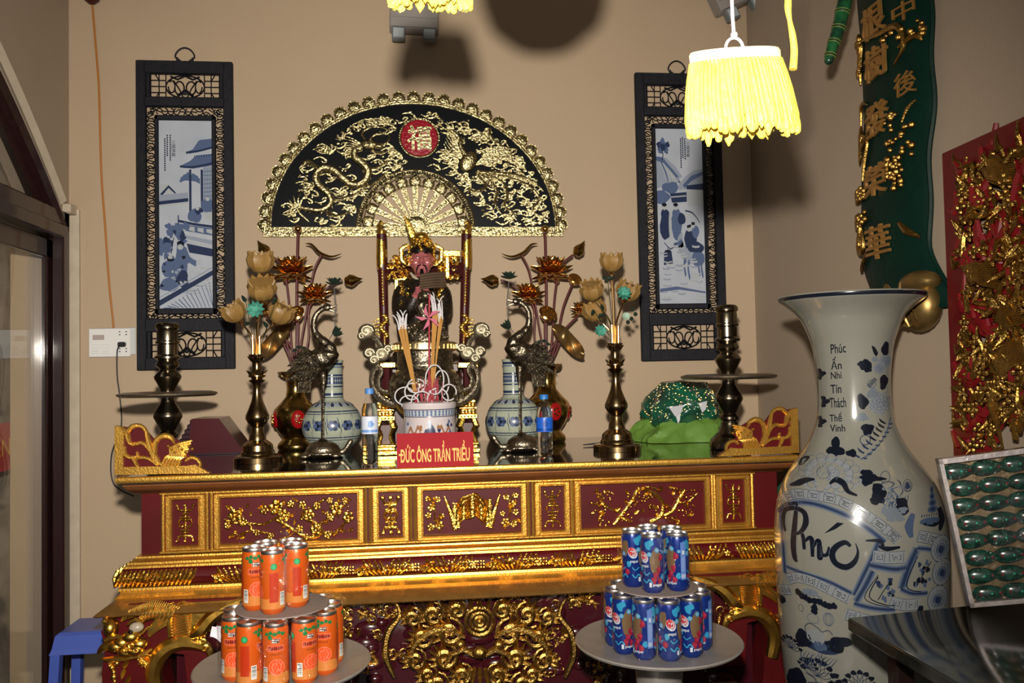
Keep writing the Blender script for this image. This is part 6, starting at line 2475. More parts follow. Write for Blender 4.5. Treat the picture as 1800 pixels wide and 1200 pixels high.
tag(b.build('curled_incense_ash', ASHW), 'white loops of curled incense ash drooping over the porcelain bowl', 'ash', None, 'stuff')

# name card
cardm = mat('red_card', '8C0C18', .6, spec=.15)
c0_, c1_ = atY(698, 825, -.968), atY(833, 825, -.968)
t_ = thing('name_card', 'red name card with yellow letters standing at the front edge of the altar', 'sign', (c0_.x, -.955, TZ))
hh_ = 60 * sc(0, -.955)
b = MB()
b.poly([(-.972, 0), (-.940, 0), (-.954, hh_), (-.957, hh_)], lambda u, v, h: V((c0_.x + h, u, TZ + v)), 0, c1_.x - c0_.x)
b.build('folded_card', cardm, t_)
b = MB()
fcard = lambda u, v, h: V((c0_.x + u, -.9722 + .015 * v / hh_ - h, TZ + v))
wC = c1_.x - c0_.x
put_text(b, 'DỨC ÔNG TRẦN TRIỀU', fcard, wC * .5, hh_ * .46, wC * .90, hh_ * .60, .0006, 0, 0, bold=.02)
b.add([fcard(wC * .05 + u, hh_ * .39 + v, .0008) for u, v in ((-.006, -.003), (.008, -.003), (.008, .003), (-.006, .003))], [(0, 1, 2, 3)])
b.build('lettering', mat('yellow_lettering', 'D39A1E', .5), t_)

# water bottles
PET = thin_clear('clear_bottle_plastic', .55, .3, .05, .05)
WATER = mat('drinking_water', 'FFFFFF', .0, trans=1.0, ior=1.15)
def water_bottle(cx, Y, base, label, lab_col, lab_col2, cap_col, y0=680):
    c = atY(cx, 740, Y)
    s_ = (c - CAM).dot(FWD) / F
    t_ = thing('water_bottle', label, 'bottle', (c.x, Y, TZ))
    Hh = (base - y0) * s_
    zz = lambda f: TZ + f * Hh
    b = MB()
    R_ = 14.5 * s_
    P = [(0, .0), (.8, .0), (.98, .03), (1, .08), (.95, .12), (1, .16), (.95, .2), (1, .25), (.96, .30), (1, .36), (1, .66), (.97, .72), (.8, .80), (.55, .86), (.42, .90), (.42, .97), (0, .97)]
    b.lathe([(r * R_, zz(z)) for r, z in P], (c.x, Y, 0), 28)
    b.build('bottle_body', PET, t_)
    b = MB()
    b.lathe([(r * R_ * .96, zz(z) + .001) for r, z in P[:12]] + [(.7 * R_, zz(.80)), (0, zz(.80))], (c.x, Y, 0), 28)
    b.build('water', WATER, t_)
    b = MB()
    b.lathe([(.38 * R_, zz(.925)), (.52 * R_, zz(.925)), (.52 * R_, zz(.99)), (.48 * R_, zz(1.0)), (0, zz(1.0))], (c.x, Y, 0), 24, mod=lambda t, r, z: r * (1 + .03 * math.cos(16 * t)))
    b.build('cap', mat('cap_' + cap_col, cap_col, .4), t_)
    b = MB()
    b.lathe([(1.012 * R_, zz(.40)), (1.02 * R_, zz(.41)), (1.02 * R_, zz(.46)), (1.02 * R_, zz(.62)), (1.012 * R_, zz(.63))], (c.x, Y, 0), 28)
    P2 = Paint(b, wrapcyl(c.x, Y, lambda z: 1.021 * R_), .0003)
    P2.rect(-1.3, zz(.42), 1.3, zz(.455), 1, 12)
    P2.blob(0.1, zz(.53), .35, .012, 1, wob=.2)
    b.build('label_sleeve', [mat('sleeve_' + lab_col, lab_col, .35), mat('sleeve_' + lab_col2, lab_col2, .35)], t_)


water_bottle(650, -.80, 812, 'small clear water bottle with pale label and blue cap left of the name card', 'C2C8D6', '6C8FC4', '4C7FC0')
water_bottle(957, -.74, 812, 'small clear water bottle with deep blue label and blue cap on the right side', '1A55B8', '0E3C8C', '2069B0', 704)

# maroon stepped box at the left
bx = thing('maroon_box', 'maroon sloping lacquer box with stepped side behind the left candlestick', 'box', (atY(370, 780, -.25).x, -.25, TZ))
b = MB()
def BXq(px, py, Y=-.25):
    return atY(px, py, Y)
s_ = sc(-.8, -.25)
x0, x1 = BXq(336, 780).x, BXq(438, 780).x
H_ = 62 * s_
b.poly([(x0, TZ), (x1, TZ), (x1, TZ + .01), (x1 - .02, TZ + .018), (x0 + (x1 - x0) * .52, TZ + H_), (x0 + .012, TZ + H_)], lambda u, v, h: V((u, -.29 + h, v)), 0, .18)
b.build('box_body', mat('maroon_lacquer_box', '4A1018', .3, coat=.4, noise_s=8, noise_a=.3, col2='3C0C14'), bx)
b = MB()
for k in range(5):
    b.box((x0 - .038 + k * .009, -.28 + .004 * k, TZ), (x0 + .02, -.13, TZ + H_ * (.45 + .13 * k)), bev=.004)
b.build('stepped_side', mat('dark_plum_box', '2E1420', .35), bx)
b = MB()
b.box((x0 - .05, -.30, TZ), (x1 + .01, -.10, TZ + .006))
b.v = [(x, y, z) for x, y, z in b.v]
b.build('base_board', mat('dark_plum_box', '2E1420', .35), bx)

# green cellophane wrapped lantern at the right
CELLO = mat('green_cellophane', (.008, .13, .065), .14, 0, coat=.8, trans=.25, noise_s=14, noise_a=.12, col2=(.015, .055, .035), bump=1.0, bump_s=22)
gl = thing('wrapped_green_ornament', 'green glittery cellophane wrapped ornament beside the right tall candlestick', 'ornament', (atY(1205, 770, -.28).x, -.28, TZ))
s_ = sc(.95, -.28)
gc = V((atY(1200, 770, -.28).x, -.28, TZ))
b = MB()
def gsurf(u, v):
    a, z = 2 * PI * u, v
    r = (.175 * math.sin(PI * min(1, .22 + .78 * (1 - z))) ** .7 if z < .98 else .01)
    p = V((math.cos(a), math.sin(a), 0))
    n_ = noise.noise(V((math.cos(a) * 2.2, math.sin(a) * 2.2, z * 4))) * .05 + .030 * noise.noise(V((math.cos(a) * 5, math.sin(a) * 5, z * 9)))
    rr_ = max(0.004, r * (1 - .55 * max(0, z - .35)) + n_ * (1 - z))
    return gc + V((p.x * rr_ + .03 * z - .02, p.y * rr_ * .75, z * .24 + (.02 * math.sin(3 * a) + .012 * math.sin(7 * a)) * (1 - abs(2 * z - 1)) + .006))
b.sheet(gsurf, 56, 26, cu=True)
b.build('cellophane_wrap', CELLO, gl)
b = MB()
for k in range(330):
    u, v = q.uniform(0, 1), q.uniform(.35, .95)
    if 0.0 < u < .5:
        u += .5
    p = gsurf(u, v)
    d_ = (p - gc).normalized()
    b.ell(p + d_ * .002, q.uniform(.0015, .0045), q.choice((0, 0, 1, 2)), nu=5, nv=4)
b.build('glitter_flecks', [mat('gold_glitter', (.3, .2, .07), .3, 1.0), mat('red_glitter', (.12, .03, .02), .4), mat('pale_green_glitter', (.14, .28, .2), .3)], gl)
b = MB()
for k, (uu, vv) in enumerate(((.80, .55), (.69, .52), (.70, .38))):
    p = gsurf(uu, vv)
    w_ = (.018, .03, .010)[k]
    b.add([p + V((-w_, -.008, .012)), p + V((w_, -.012, .02)), p + V((w_ * .6, -.014, -.012)), p + V((-w_ * .2, -.014, -.026)), p + V((-w_, -.004, .012)), p + V((w_, -.006, .02)), p + V((w_ * .6, -.008, -.012)), p + V((-w_ * .2, -.008, -.026))],
          [(0, 1, 2, 3), (7, 6, 5, 4), (0, 4, 5, 1), (1, 5, 6, 2), (2, 6, 7, 3), (3, 7, 4, 0)])
b.build('white_paper_patch', mat('grey_white_paper', 'A9A9AE', .5), gl)
b = MB()
def tis(u, v):
    a = 2 * PI * u
    r = .205 - .09 * v + .018 * math.sin(5 * a) + .03 * noise.noise(V((math.cos(a) * 5, math.sin(a) * 5, v * 3)))
    return gc + V((math.cos(a) * r * 1.02 - .005, math.sin(a) * r * .72, .004 + .085 * v + .03 * max(0, math.sin(2.5 * a + 1)) * (1 - v) * v * 4 + .004 * math.sin(17 * a) * v))
b.sheet(tis, 72, 8, cu=True)
b.sheet(lambda u, v: tis(u, v) - V((0, 0, .003)), 72, 8, cu=True)
b.build('lime_tissue', mat('lime_tissue_paper', (.12, .24, .035), .6, 0, trans=.1, bump=1.0, bump_s=25), gl)
# small dark things near it
b = MB()
b.tube([V((atY(1025, 777, -.42).x, -.42, TZ + .005)), V((atY(1062, 770, -.38).x, -.38, TZ + .007)), V((atY(1110, 772, -.36).x, -.36, TZ + .005))], [.002, .005, .004], 6, flat=.6)
tag(b.build('dark_feather', mat('dark_feather_grey', '1B1A1C', .7)), 'thin dark feather like strip lying on the stone top right of the gold vase', 'decoration')
b = MB()
P = [V((cc.x + .0 + .205 * math.cos(t), -.19, TZ + .0 + .30 * math.sin(t) + .003)) for t in [PI * k / 30 for k in range(31)]]
b.tube(P, .0028, 6)
tag(b.build('thin_hoop', mat('brown_wire', '6B4A38', .5)), 'thin brown wire hoop standing behind the throne and censer', 'hoop')

# ---------------------------------------------------------------- the great floor vase
Yv = -1.345
fxv = lambda py: 1493 + (py - 525) * .040
vprof = [(120, 519), (121, 523), (119, 528), (113, 533), (97, 546), (85, 560), (76, 580), (68, 603), (64, 627), (61, 655), (60, 685), (61, 715), (64, 738), (72, 762), (84, 786), (98, 806), (113, 828), (126, 852), (136, 885), (141, 925), (142, 975), (141, 1040),
         (139, 1100), (135, 1170), (124, 1260), (108, 1360), (92, 1450), (84, 1520), (86, 1570), (92, 1600)]
cv = atY(fxv(900), 900, Yv)
PV = []
for h_, py in vprof:
    p = atY(fxv(py), py, Yv)
    PV.append((h_ * (p - CAM).dot(FWD) / F, p.z))
zf = PV[-1][1]
PV = [(r, z - zf * ((2.0 - z) / 2.0 if z < 2 else 0)) if z < .6 else (r, z) for r, z in PV]
PV[-1] = (PV[-1][0], 0.001)
PV = [(r, z) for r, z in PV if z >= 0.001]
PVs = cr(PV, 4)
vase = thing('floor_vase', 'tall blue and white porcelain floor vase with large brushed letters, right of the altar', 'vase', (cv.x, Yv, 0.001))
b = MB()
rin = PV[0][0]
b.lathe([(0, .001)] + list(reversed(PVs)) + [(rin * .97, PV[0][1] + .001)] + [(r * .92, z) for r, z in PV[2:11]] + [(0, PV[11][1])], (cv.x, Yv, 0), 96)
rfv = prof_fn(PVs)
a0v = math.atan2(CAM.y - Yv, CAM.x - cv.x)
hwf = prof_fn([(h_, py) for h_, py in cr(vprof, 4)])
zOf = [(atY(fxv(py), py, Yv).z, py) for py in range(500, 1620, 10)]


def VZ(py):
    k = (py - 500) / 10
    i = max(0, min(int(k), len(zOf) - 2))
    return zOf[i][0] + (zOf[i + 1][0] - zOf[i][0]) * (k - i)


def vfn(px, py, h):
    """a point of the glaze, given where it is seen; the far sides are reached by clamping"""
    s_ = max(-.985, min(.985, (px - fxv(py)) / hwf(py)))
    z = VZ(py)
    r = rfv(z) + h
    a = a0v + math.asin(s_)
    return V((cv.x + r * math.cos(a), Yv + r * math.sin(a), z))


Pv = Paint(b, vfn, .0005, .0000035)
q = random.Random(17)
W0, W1, W2, W3, W4 = 1, 2, 3, 4, 5
# rim line
z_ = PV[1][1]
# double line round the mouth, drawn as turned bands
b.lathe([(PV[1][0] + .0006, PV[1][1] + .003), (PV[1][0] + .001, PV[1][1]), (PV[2][0] + .001, PV[2][1] + .001)], (cv.x, Yv, 0), 96, W4)


def c7(x, y):
    return 1380 + x / 4.286, 580 + y / 4.286


def c2(x, y):
    return 1360 + x / 3.157, 820 + y / 3.157


def L7(pts, w, m, k=4):
    Pv.stroke([c7(*p) for p in pts], [v_ / 4.286 for v_ in w] if isinstance(w, (list, tuple)) else w / 4.286, m, k)


def B7(x, y, rx, ry, m, **kk):
    Pv.blob(*c7(x, y), rx / 4.286, ry / 4.286, m, **kk)


def L2(pts, w, m, k=4):
    Pv.stroke([c2(*p) for p in pts], [v_ / 3.157 for v_ in w] if isinstance(w, (list, tuple)) else w / 3.157, m, k)


def B2(x, y, rx, ry, m, **kk):
    Pv.blob(*c2(x, y), rx / 3.157, ry / 3.157, m, **kk)


# neck leaves, blossoms and the line of small writing
for x, y in ((285, 325), (315, 530), (292, 680)):
    for dx, dy, r in ((0, 0, 24), (-12, -26, 18), (-10, 28, 18), (22, -6, 16)):
        B7(x + dx, y + dy, r, r * .9, W4, wob=.15)
for (x, y, rx, ry, rt) in ((720, 150, 26, 52, .1), (650, 165, 14, 40, -.4), (590, 265, 42, 40, 0), (560, 255, 26, 20, 0), (605, 300, 26, 18, 0), (712, 390, 28, 56, .1), (575, 535, 36, 46, 0), (560, 500, 26, 30, 0), (605, 720, 44, 34, 0), (605, 745, 30, 22, 0)):
    B7(x, y, rx, ry, W4, rot=rt, wob=.18)
for (x, y, R_) in ((720, 240, 46), (690, 540, 80), (680, 290, 40)):
    B7(x, y, R_, R_, W0, wob=.15)
    for ring in range(3):
        n = 6 + ring * 2
        for k in range(n):
            a = k * 6.283 / n + ring
            Pv.ring(*c7(x + R_ * (.25 + .27 * ring) * math.cos(a), y + R_ * (.25 + .27 * ring) * math.sin(a)), R_ * .17 / 4.286, .55, W2, 8)
B7(650, 225, 22, 20, W1)
B7(640, 470, 40, 36, W1, wob=.3)
B7(570, 640, 40, 30, W1, wob=.3)
for k in range(10):
    L7([(620 + k * 5, 430 - k * 6), (600 + k * 5, 410 - k * 6)], 5, W3)
Pv.ring(*c7(630, 400), 28 / 4.286, 1.0, W2, 14)
Pv.ring(*c7(590, 800), 34 / 4.286, 1.2, W3, 14)
L7([(760, 650), (735, 740), (690, 820), (610, 900), (560, 930)], 8, W2)
for k in range(9):
    t = k / 8
    x, y = 745 - 170 * t ** 1.4, 690 + 230 * t
    L7([(x, y), (x + 18, y + 6), (x + 30, y - 2)], [8, 10, 2], W3)
    L7([(x - 20, y), (x - 50, y - 20), (x - 62, y - 40)], [10, 14, 2], W4 if k < 5 else W3)
for i, w_ in enumerate(('Phúc', 'Ấn', 'Nhi', 'Tín', 'Thách', 'Thế', 'Vinh')):
    y = (140, 245, 335, 435, 535, 640, 720)[i]
    px, py = c7(405 if len(w_) > 3 else 392, y)
    hgt = {0: 16, 1: 22, 3: 15, 4: 17, 5: 16}.get(i, 12)
    ww = {0: 24, 1: 17, 2: 17, 3: 17, 4: 26, 5: 20, 6: 24}[i]
    put_text(b, w_, lambda u, v, h: vfn(u, py + (py - v), h), px, py, ww, hgt, .0006, 0, W4, rot=.06, bold=.012)
# tri-leaf and the shoulder peony
for dx, dy, rx, ry in ((0, -45, 30, 45), (-28, 10, 36, 28), (30, 10, 34, 28), (0, 20, 26, 26)):
    B7(395 + dx, 870 + dy, rx, ry, W4, wob=.1)
B7(360, 1040, 215, 130, W0, wob=.1, n=26, rings=4)
for ring, (rx, ry, n, m_) in enumerate(((185, 105, 17, W2), (135, 80, 14, W2), (90, 52, 11, W1), (45, 26, 6, W2))):
    for k in range(n):
        a = k * 6.283 / n + ring * .3
        x, y = 350 + rx * math.cos(a), 1030 + ry * math.sin(a)
        B7(x, y, 32, 26, W0 if ring % 2 else 0, wob=.1, rings=1)
        Pv.ring(*c7(x, y), 7.2, .7, m_, 10, ry=6)
B7(315, 1030, 46, 42, 0, wob=.1)
Pv.ring(*c7(315, 1030), 10.5, .9, W3, 12, ry=9.5)
B7(312, 1100, 40, 30, 0)
for P_ in ([(80, 1145), (150, 1115), (200, 1090), (258, 1078)], [(360, 1100), (400, 1070), (450, 1090), (480, 1140), (540, 1165)], [(140, 1000), (175, 960), (215, 935)]):
    L7(P_, [10, 42, 34, 12], W4)
for x, y in ((600, 1020), (600, 1075), (640, 1050), (690, 1150), (680, 1190), (660, 1180), (500, 890)):
    B7(x, y, 36, 26, W4, wob=.25)
L7([(560, 1010), (620, 1035), (690, 1060)], [20, 34, 18], W4)
for x, y in ((718, 1045), (860, 1105), (760, 1170)):
    Pv.ring(*c7(x, y), 30 / 4.286, .8, W3, 14, ry=9)
B7(860, 1108, 16, 22, W3, wob=.2)
for k in range(16):
    x, y = 700 + q.uniform(0, 130), 1110 + q.uniform(0, 150)
    L7([(x, y), (x + q.uniform(-30, 30), y - 30), (x + q.uniform(-30, 30), y - 50)], [3, 8, 2], q.choice((W1, W2, W3)))
    B7(x, y, 12, 10, W1)
for (x, y, rx, ry) in ((560, 85, 34, 46), (545, 125, 26, 18), (670, 160, 32, 36), (665, 130, 26, 20), (560, 20, 36, 10), (500, 15, 28, 14)):
    B2(x, y, rx, ry, W4, wob=.2)
for k in range(7):
    B2(590 + k * 14, 170 + (k % 3) * 20, 20, 16, W1, wob=.3)
    L2([(600 + k * 14, 190), (615 + k * 14, 130 - k * 5)], 3, W3)
Pv.ring(*c2(697, 60), 5, .8, W3, 12, ry=7)
B2(697, 60, 8, 12, W3)
# the bordered fan-shaped panel holding the great word
def mean(P_, n, hgt, m=W3, fillc=W0):
    Pv.stroke([c2(*p) for p in P_], hgt * 1.25 / 3.157, fillc, 5)
    for e in (-.62, .62):
        CC = cr([c2(*p) for p in P_], 6)
        Q_ = []
        for i in range(len(CC)):
            a_, b_ = CC[max(i - 1, 0)], CC[min(i + 1, len(CC) - 1)]
            l = math.hypot(b_[0] - a_[0], b_[1] - a_[1]) or 1
            Q_.append((CC[i][0] - (b_[1] - a_[1]) / l * e * hgt / 3.157, CC[i][1] + (b_[0] - a_[0]) / l * e * hgt / 3.157))
        Pv.stroke(Q_, .7, m, raw=True)
    CC = cr([c2(*p) for p in P_], 8)
    for i in range(n):
        u0_, u1_ = _pt(CC, (i + .1) / n), _pt(CC, (i + .88) / n)
        Pv.meander(u0_[0], u0_[1], u1_[0], u1_[1], hgt / 3.157, 1.15, W4 if i % 3 else W3)


def _pt(CC, t):
    x = t * (len(CC) - 1)
    i = min(int(x), len(CC) - 2)
    return tuple(CC[i][k] + (CC[i + 1][k] - CC[i][k]) * (x - i) for k in (0, 1))


def grad(P_, w, outer=W1, mid=W2, core=W3):
    L2(P_, w, outer)
    L2(P_, w * .62, mid)
    L2(P_, w * .3, core)


grad([(62, 245), (120, 185), (200, 158), (300, 165), (420, 205), (520, 265), (590, 325)], 34)
grad([(78, 250), (92, 400), (105, 560)], 26)
grad([(110, 520), (220, 528), (330, 545), (440, 590)], 26)
grad([(560, 325), (525, 420), (490, 500), (450, 600)], 34)
L2([(60, 240), (110, 190), (170, 165)], [22, 26, 8], W4)
L2([(500, 320), (560, 318), (580, 340), (575, 352)], [6, 20, 16, 6], W4)
L2([(560, 345), (600, 358), (660, 350)], [10, 24, 10], W4)
mean([(60, 205), (110, 145), (180, 118), (280, 118), (380, 132), (480, 180), (580, 250), (650, 318)], 9, 38)
mean([(118, 590), (170, 560), (240, 558), (320, 580), (430, 622)], 5, 42)
mean([(62, 680), (100, 655), (136, 640)], 2, 40)
# the great brushed word
def brush(P_, w):
    L2(P_, [v_ * 1.12 for v_ in w], W1, 6)
    L2(P_, w, W4, 6)
brush([(165, 170), (158, 260), (150, 380), (158, 455), (172, 475)], [14, 26, 30, 26, 10])
brush([(105, 330), (92, 270), (105, 215), (160, 195), (205, 210), (214, 260), (190, 310), (150, 335)], [12, 22, 24, 22, 26, 30, 20, 8])
brush([(182, 310), (200, 330), (208, 400)], [8, 20, 16])
brush([(208, 360), (232, 335), (246, 345), (250, 430)], [8, 20, 24, 16])
brush([(250, 390), (268, 350), (282, 348), (284, 430), (300, 420)], [6, 18, 24, 22, 8])
brush([(292, 365), (298, 410), (322, 405), (330, 365)], [8, 16, 18, 8])
brush([(432, 352), (405, 335), (365, 360), (345, 400), (362, 445), (410, 460), (450, 430), (466, 380), (455, 335)], [14, 24, 28, 30, 28, 30, 24, 12, 3])
Pv.shape([c2(305, 302), c2(368, 238), c2(400, 240), c2(360, 272)], W4)
# stepped cloud frames to the right
grad([(520, 440), (560, 448), (640, 460), (690, 452)], 40)
grad([(535, 470), (505, 540), (460, 630)], 40)
grad([(450, 640), (520, 655), (600, 662), (640, 660)], 34)
grad([(740, 360), (700, 450), (668, 560)], 46)
grad([(665, 560), (720, 585), (790, 590)], 30)
grad([(740, 360), (790, 370), (825, 385)], 30)
mean([(535, 395), (600, 402), (685, 400)], 2, 48)
mean([(610, 620), (680, 640), (750, 640)], 2, 46)
mean([(412, 700), (500, 720), (600, 745)], 3, 48)
mean([(740, 300), (790, 315), (840, 335)], 2, 44)
Pv.stroke([c2(*p) for p in ((560, 490), (500, 610), (610, 650))], 1.2, W4, 6)
L2([(560, 500), (520, 600), (600, 640), (640, 640)], 5, W4)
L2([(740, 400), (690, 545), (760, 580)], 5, W4)
for (x, y) in ((590, 560), (770, 490)):
    for k in range(14):
        B2(x + q.uniform(-40, 40), y + q.uniform(-55, 55), q.uniform(6, 11), q.uniform(8, 16), q.choice((W4, W3, W2)), wob=.3, rings=1)
    L2([(x - 30, y + 55), (x, y), (x + 36, y - 55)], 4, W4)
for (x, y) in ((862, 500), (855, 380), (840, 630)):
    B2(x, y, 52, 68, W0)
    B2(x + 4, y + 4, 40, 50, W1)
    B2(x, y + 6, 26, 34, W2)
    B2(x, y + 6, 13, 18, W3)
    Pv.ring(*c2(x, y), 16, .9, W3, 18, ry=21)
for P_, w_ in (([(720, 190), (700, 250), (712, 305)], [20, 42, 18]), ([(850, 180), (862, 240), (850, 290)], [20, 36, 14]), ([(770, 245), (820, 255), (850, 250)], [10, 20, 8]),
               ([(760, 650), (745, 700), (690, 770)], [20, 34, 18]), ([(640, 690), (610, 770), (590, 830)], [44, 40, 30]), ([(760, 700), (790, 740), (800, 790)], [6, 14, 4])):
    L2(P_, w_, W4 if w_[1] < 40 else W2)
for y, r in ((90, 8), (120, 14), (150, 20), (180, 26)):
    B2(815, y, r, 16, W2)
    B2(815, y, r * .5, 9, W3)
B2(800, 235, 50, 18, W2)
for k in range(8):
    L2([(760 + k * 12, 212), (762 + k * 12, 200)], 4, W3)
# hanging tassel below the panel
B2(240, 620, 40, 20, W1)
for k in range(7):
    L2([(180 + k * 20, 640 - (k % 2) * 6), (240, 612)], 3, W2)
for k, (x, y) in enumerate(((178, 635), (195, 650), (215, 655), (238, 662), (262, 660), (285, 658), (310, 668), (335, 672), (355, 668), (262, 695), (262, 715))):
    B2(x, y, 17, 17, W4, wob=.2)
Pv.ring(*c2(193, 718), 4, .7, W3, 10, ry=6)
Pv.ring(*c2(330, 742), 8, .8, W2, 14, ry=11)
for k in range(3):
    Pv.ring(*c2(330, 742), 6 - k * 2, .5, W2, 12, ry=10)
Pv.ring(*c2(255, 755), 9, .7, W2, 14, ry=8)
B2(85, 715, 26, 22, W4, wob=.25)
B2(485, 780, 16, 12, W4, wob=.2)
# lotus leaves and blossoms low on the body
for (x, y, rx, ry, m_) in ((205, 880, 42, 48, W4), (300, 895, 80, 36, W3), (350, 880, 60, 30, W4), (395, 845, 52, 24, W4), (175, 1120, 52, 60, W4), (150, 1150, 34, 60, W4), (200, 1180, 40, 60, W4), (60, 1040, 26, 60, W4), (400, 1190, 40, 30, W4), (64, 1120, 22, 60, W4)):
    B2(x, y, rx, ry, m_, wob=.15, n=18)
L2([(222, 850), (215, 810), (240, 785), (280, 800), (300, 815), (330, 800), (352, 820)], 4, W3)
B2(270, 850, 46, 40, W0, wob=.1)
B2(290, 895, 34, 26, W2, wob=.2)
L2([(285, 930), (290, 990)], 10, W1)
L2([(300, 930), (300, 1000)], 3, W3)
def lotusp(x, y, s_, n=7):
    for k in range(n):
        a = -PI / 2 + (k - (n - 1) / 2) * .42
        tx, ty = x + 60 * s_ * math.cos(a), y + 66 * s_ * math.sin(a)
        L2([(x, y), (x + 30 * s_ * math.cos(a - .35), y + 36 * s_ * math.sin(a - .35)), (tx, ty), (x + 34 * s_ * math.cos(a + .35), y + 36 * s_ * math.sin(a + .35)), (x, y)], 2.6, W3)
        B2(tx, ty, 12 * s_, 10 * s_, W4, wob=.2)
lotusp(140, 965, .9)
lotusp(480, 1070, 1.2)
lotusp(280, 1060, 1.3)
lotusp(230, 1035, .8)
for (x, y) in ((580, 1055), (575, 1120), (365, 1030), (440, 1130), (385, 1060), (455, 1090), (350, 1075)):
    B2(x, y, 20, 13, W4, wob=.25)
for P_ in ([(440, 1075), (520, 1100), (580, 1120)], [(480, 1080), (540, 1065), (590, 1055)], [(450, 1140), (520, 1165), (560, 1200)], [(230, 1110), (300, 1090), (340, 1110), (330, 1150)], [(220, 1060), (270, 1080), (270, 1130)], [(380, 1180), (440, 1160), (520, 1170), (600, 1215)]):
    L2(P_, [4, 6, 2], W3)
for k in range(16):
    x = 240 + k * 22
    L2([(x, 1240), (x + q.uniform(-10, 20), 1180), (x + q.uniform(-10, 30), 1150)], [7, 5, 2], q.choice((W2, W3)))
for k in range(12):
    L2([(200 + k * 12, 1000 - k), (195 + k * 14, 960 + (k % 4) * 8), (210 + k * 15, 940)], [5, 4, 1.5], q.choice((W2, W3)))
b.build('painted_vase_body', [PORC, mat('vase_faint_blue', '6C7074', .2), mat('vase_pale_blue', '596069', .2), mat('vase_mid_blue', '38455C', .2), mat('vase_deep_blue', '1F2940', .2), mat('vase_ink_blue', '0F131D', .2)], vase, recalc=False)

# ---------------------------------------------------------------- offering table and trays
WOOD = mat('dark_offering_table', '1E100C', .35, 0, coat=.3, noise_s=8, noise_a=.3, col2='150A08')
ot = thing('offering_table', 'low dark wooden table in front of the altar carrying the can trays', 'table', (.15, -1.68, 0))
OTZ = .66
b = MB()
b.box((-.75, -1.88, OTZ - .035), (.90, -1.24, OTZ), bev=.006)
b.build('table_top', WOOD, ot)
for x_ in (-.70, .85):
    for y_ in (-1.83, -1.29):
        b = MB()
        b.box((x_ - .025, y_ - .025, 0), (x_ + .025, y_ + .025, OTZ - .035), bev=.004)
        b.build('leg', WOOD, ot)

ALU = mat('brushed_aluminium', (.62, .61, .60), .34, 1.0, noise_s=60, noise_a=.3, col2=(.34, .33, .32))
ALUW = mat('dull_cast_tray', (.30, .28, .26), .5, .6, noise_s=20, noise_a=.3, col2=(.24, .22, .2), bump=.2, bump_s=60)
CARD = mat('grey_card_disc', '6E625C', .7)


def tray(px, py, Y, hw, label):
    c = atY(px, py, Y)
    s_ = (c - CAM).dot(FWD) / F
    R_ = hw * s_
    t_ = thing('pedestal_tray', label, 'tray', (c.x, Y, OTZ + .001), None)
    z = c.z
    b = MB()
    b.lathe([(0, z - .018), (.05, z - .02), (R_ * .62, z - .014), (R_ * .92, z - .006), (R_ * .985, z - .002), (R_, z + .003), (R_ * .985, z + .006), (R_ * .9, z + .001), (R_ * .66, z - .004), (R_ * .6, z - .008), (0, z - .009)], (c.x, Y, 0), 64)
    b.build('dish', ALUW, t_)
    b = MB()
    zt = z - .018
    b.lathe([(0, OTZ + .001), (.085, OTZ + .001), (.088, OTZ + .012), (.07, OTZ + .022), (.052, OTZ + .05), (.062, zt - .04), (.082, zt)], (c.x, Y, 0), 40)
    b.build('pedestal', ALUW, t_)
    return V((c.x, Y, z - .008)), s_, R_


def can_base(name, draw, mats, lidm=ALU):
    """a slim can standing at the origin, its front towards -y"""
    t_ = thing(name, 'x', 'can', (0, 0, 0))
    b = MB()
    R_, H_ = .0285, .1455
    b.lathe([(0, .004), (.019, .001), (.022, 0), (.0245, .004), (R_, .011), (R_, .126), (.0268, .134), (.0258, .1375)], (0, 0, 0), 28, 0)
    def fn(u, v, h):
        a = -PI / 2 + u / R_
        return V(((R_ + h) * math.cos(a), (R_ + h) * math.sin(a), v))
    draw(Paint(b, fn, .0002, .000008), b, fn)
    bd_ = b.build('printed_body', mats, t_, origin=(0, 0, 0))
    b = MB()
    b.lathe([(.0266, .1345), (.0276, .1385), (.0268, .1425), (.0248, .1425), (.0240, .1375), (0, .1372)], (0, 0, 0), 28, 0)
    ld_ = b.build('metal_lid', lidm, t_, origin=(0, 0, 0))
    b = MB()
    b.poly([(.008 * math.cos(a) , -.006 + .012 * math.sin(a)) for a in [k * .52 for k in range(12)]], lambda u, v, h: V((u, v, .1385 + h)), 0, .0012)
    b.build('pull_tab', lidm, ld_, origin=(0, 0, 0))
    return t_


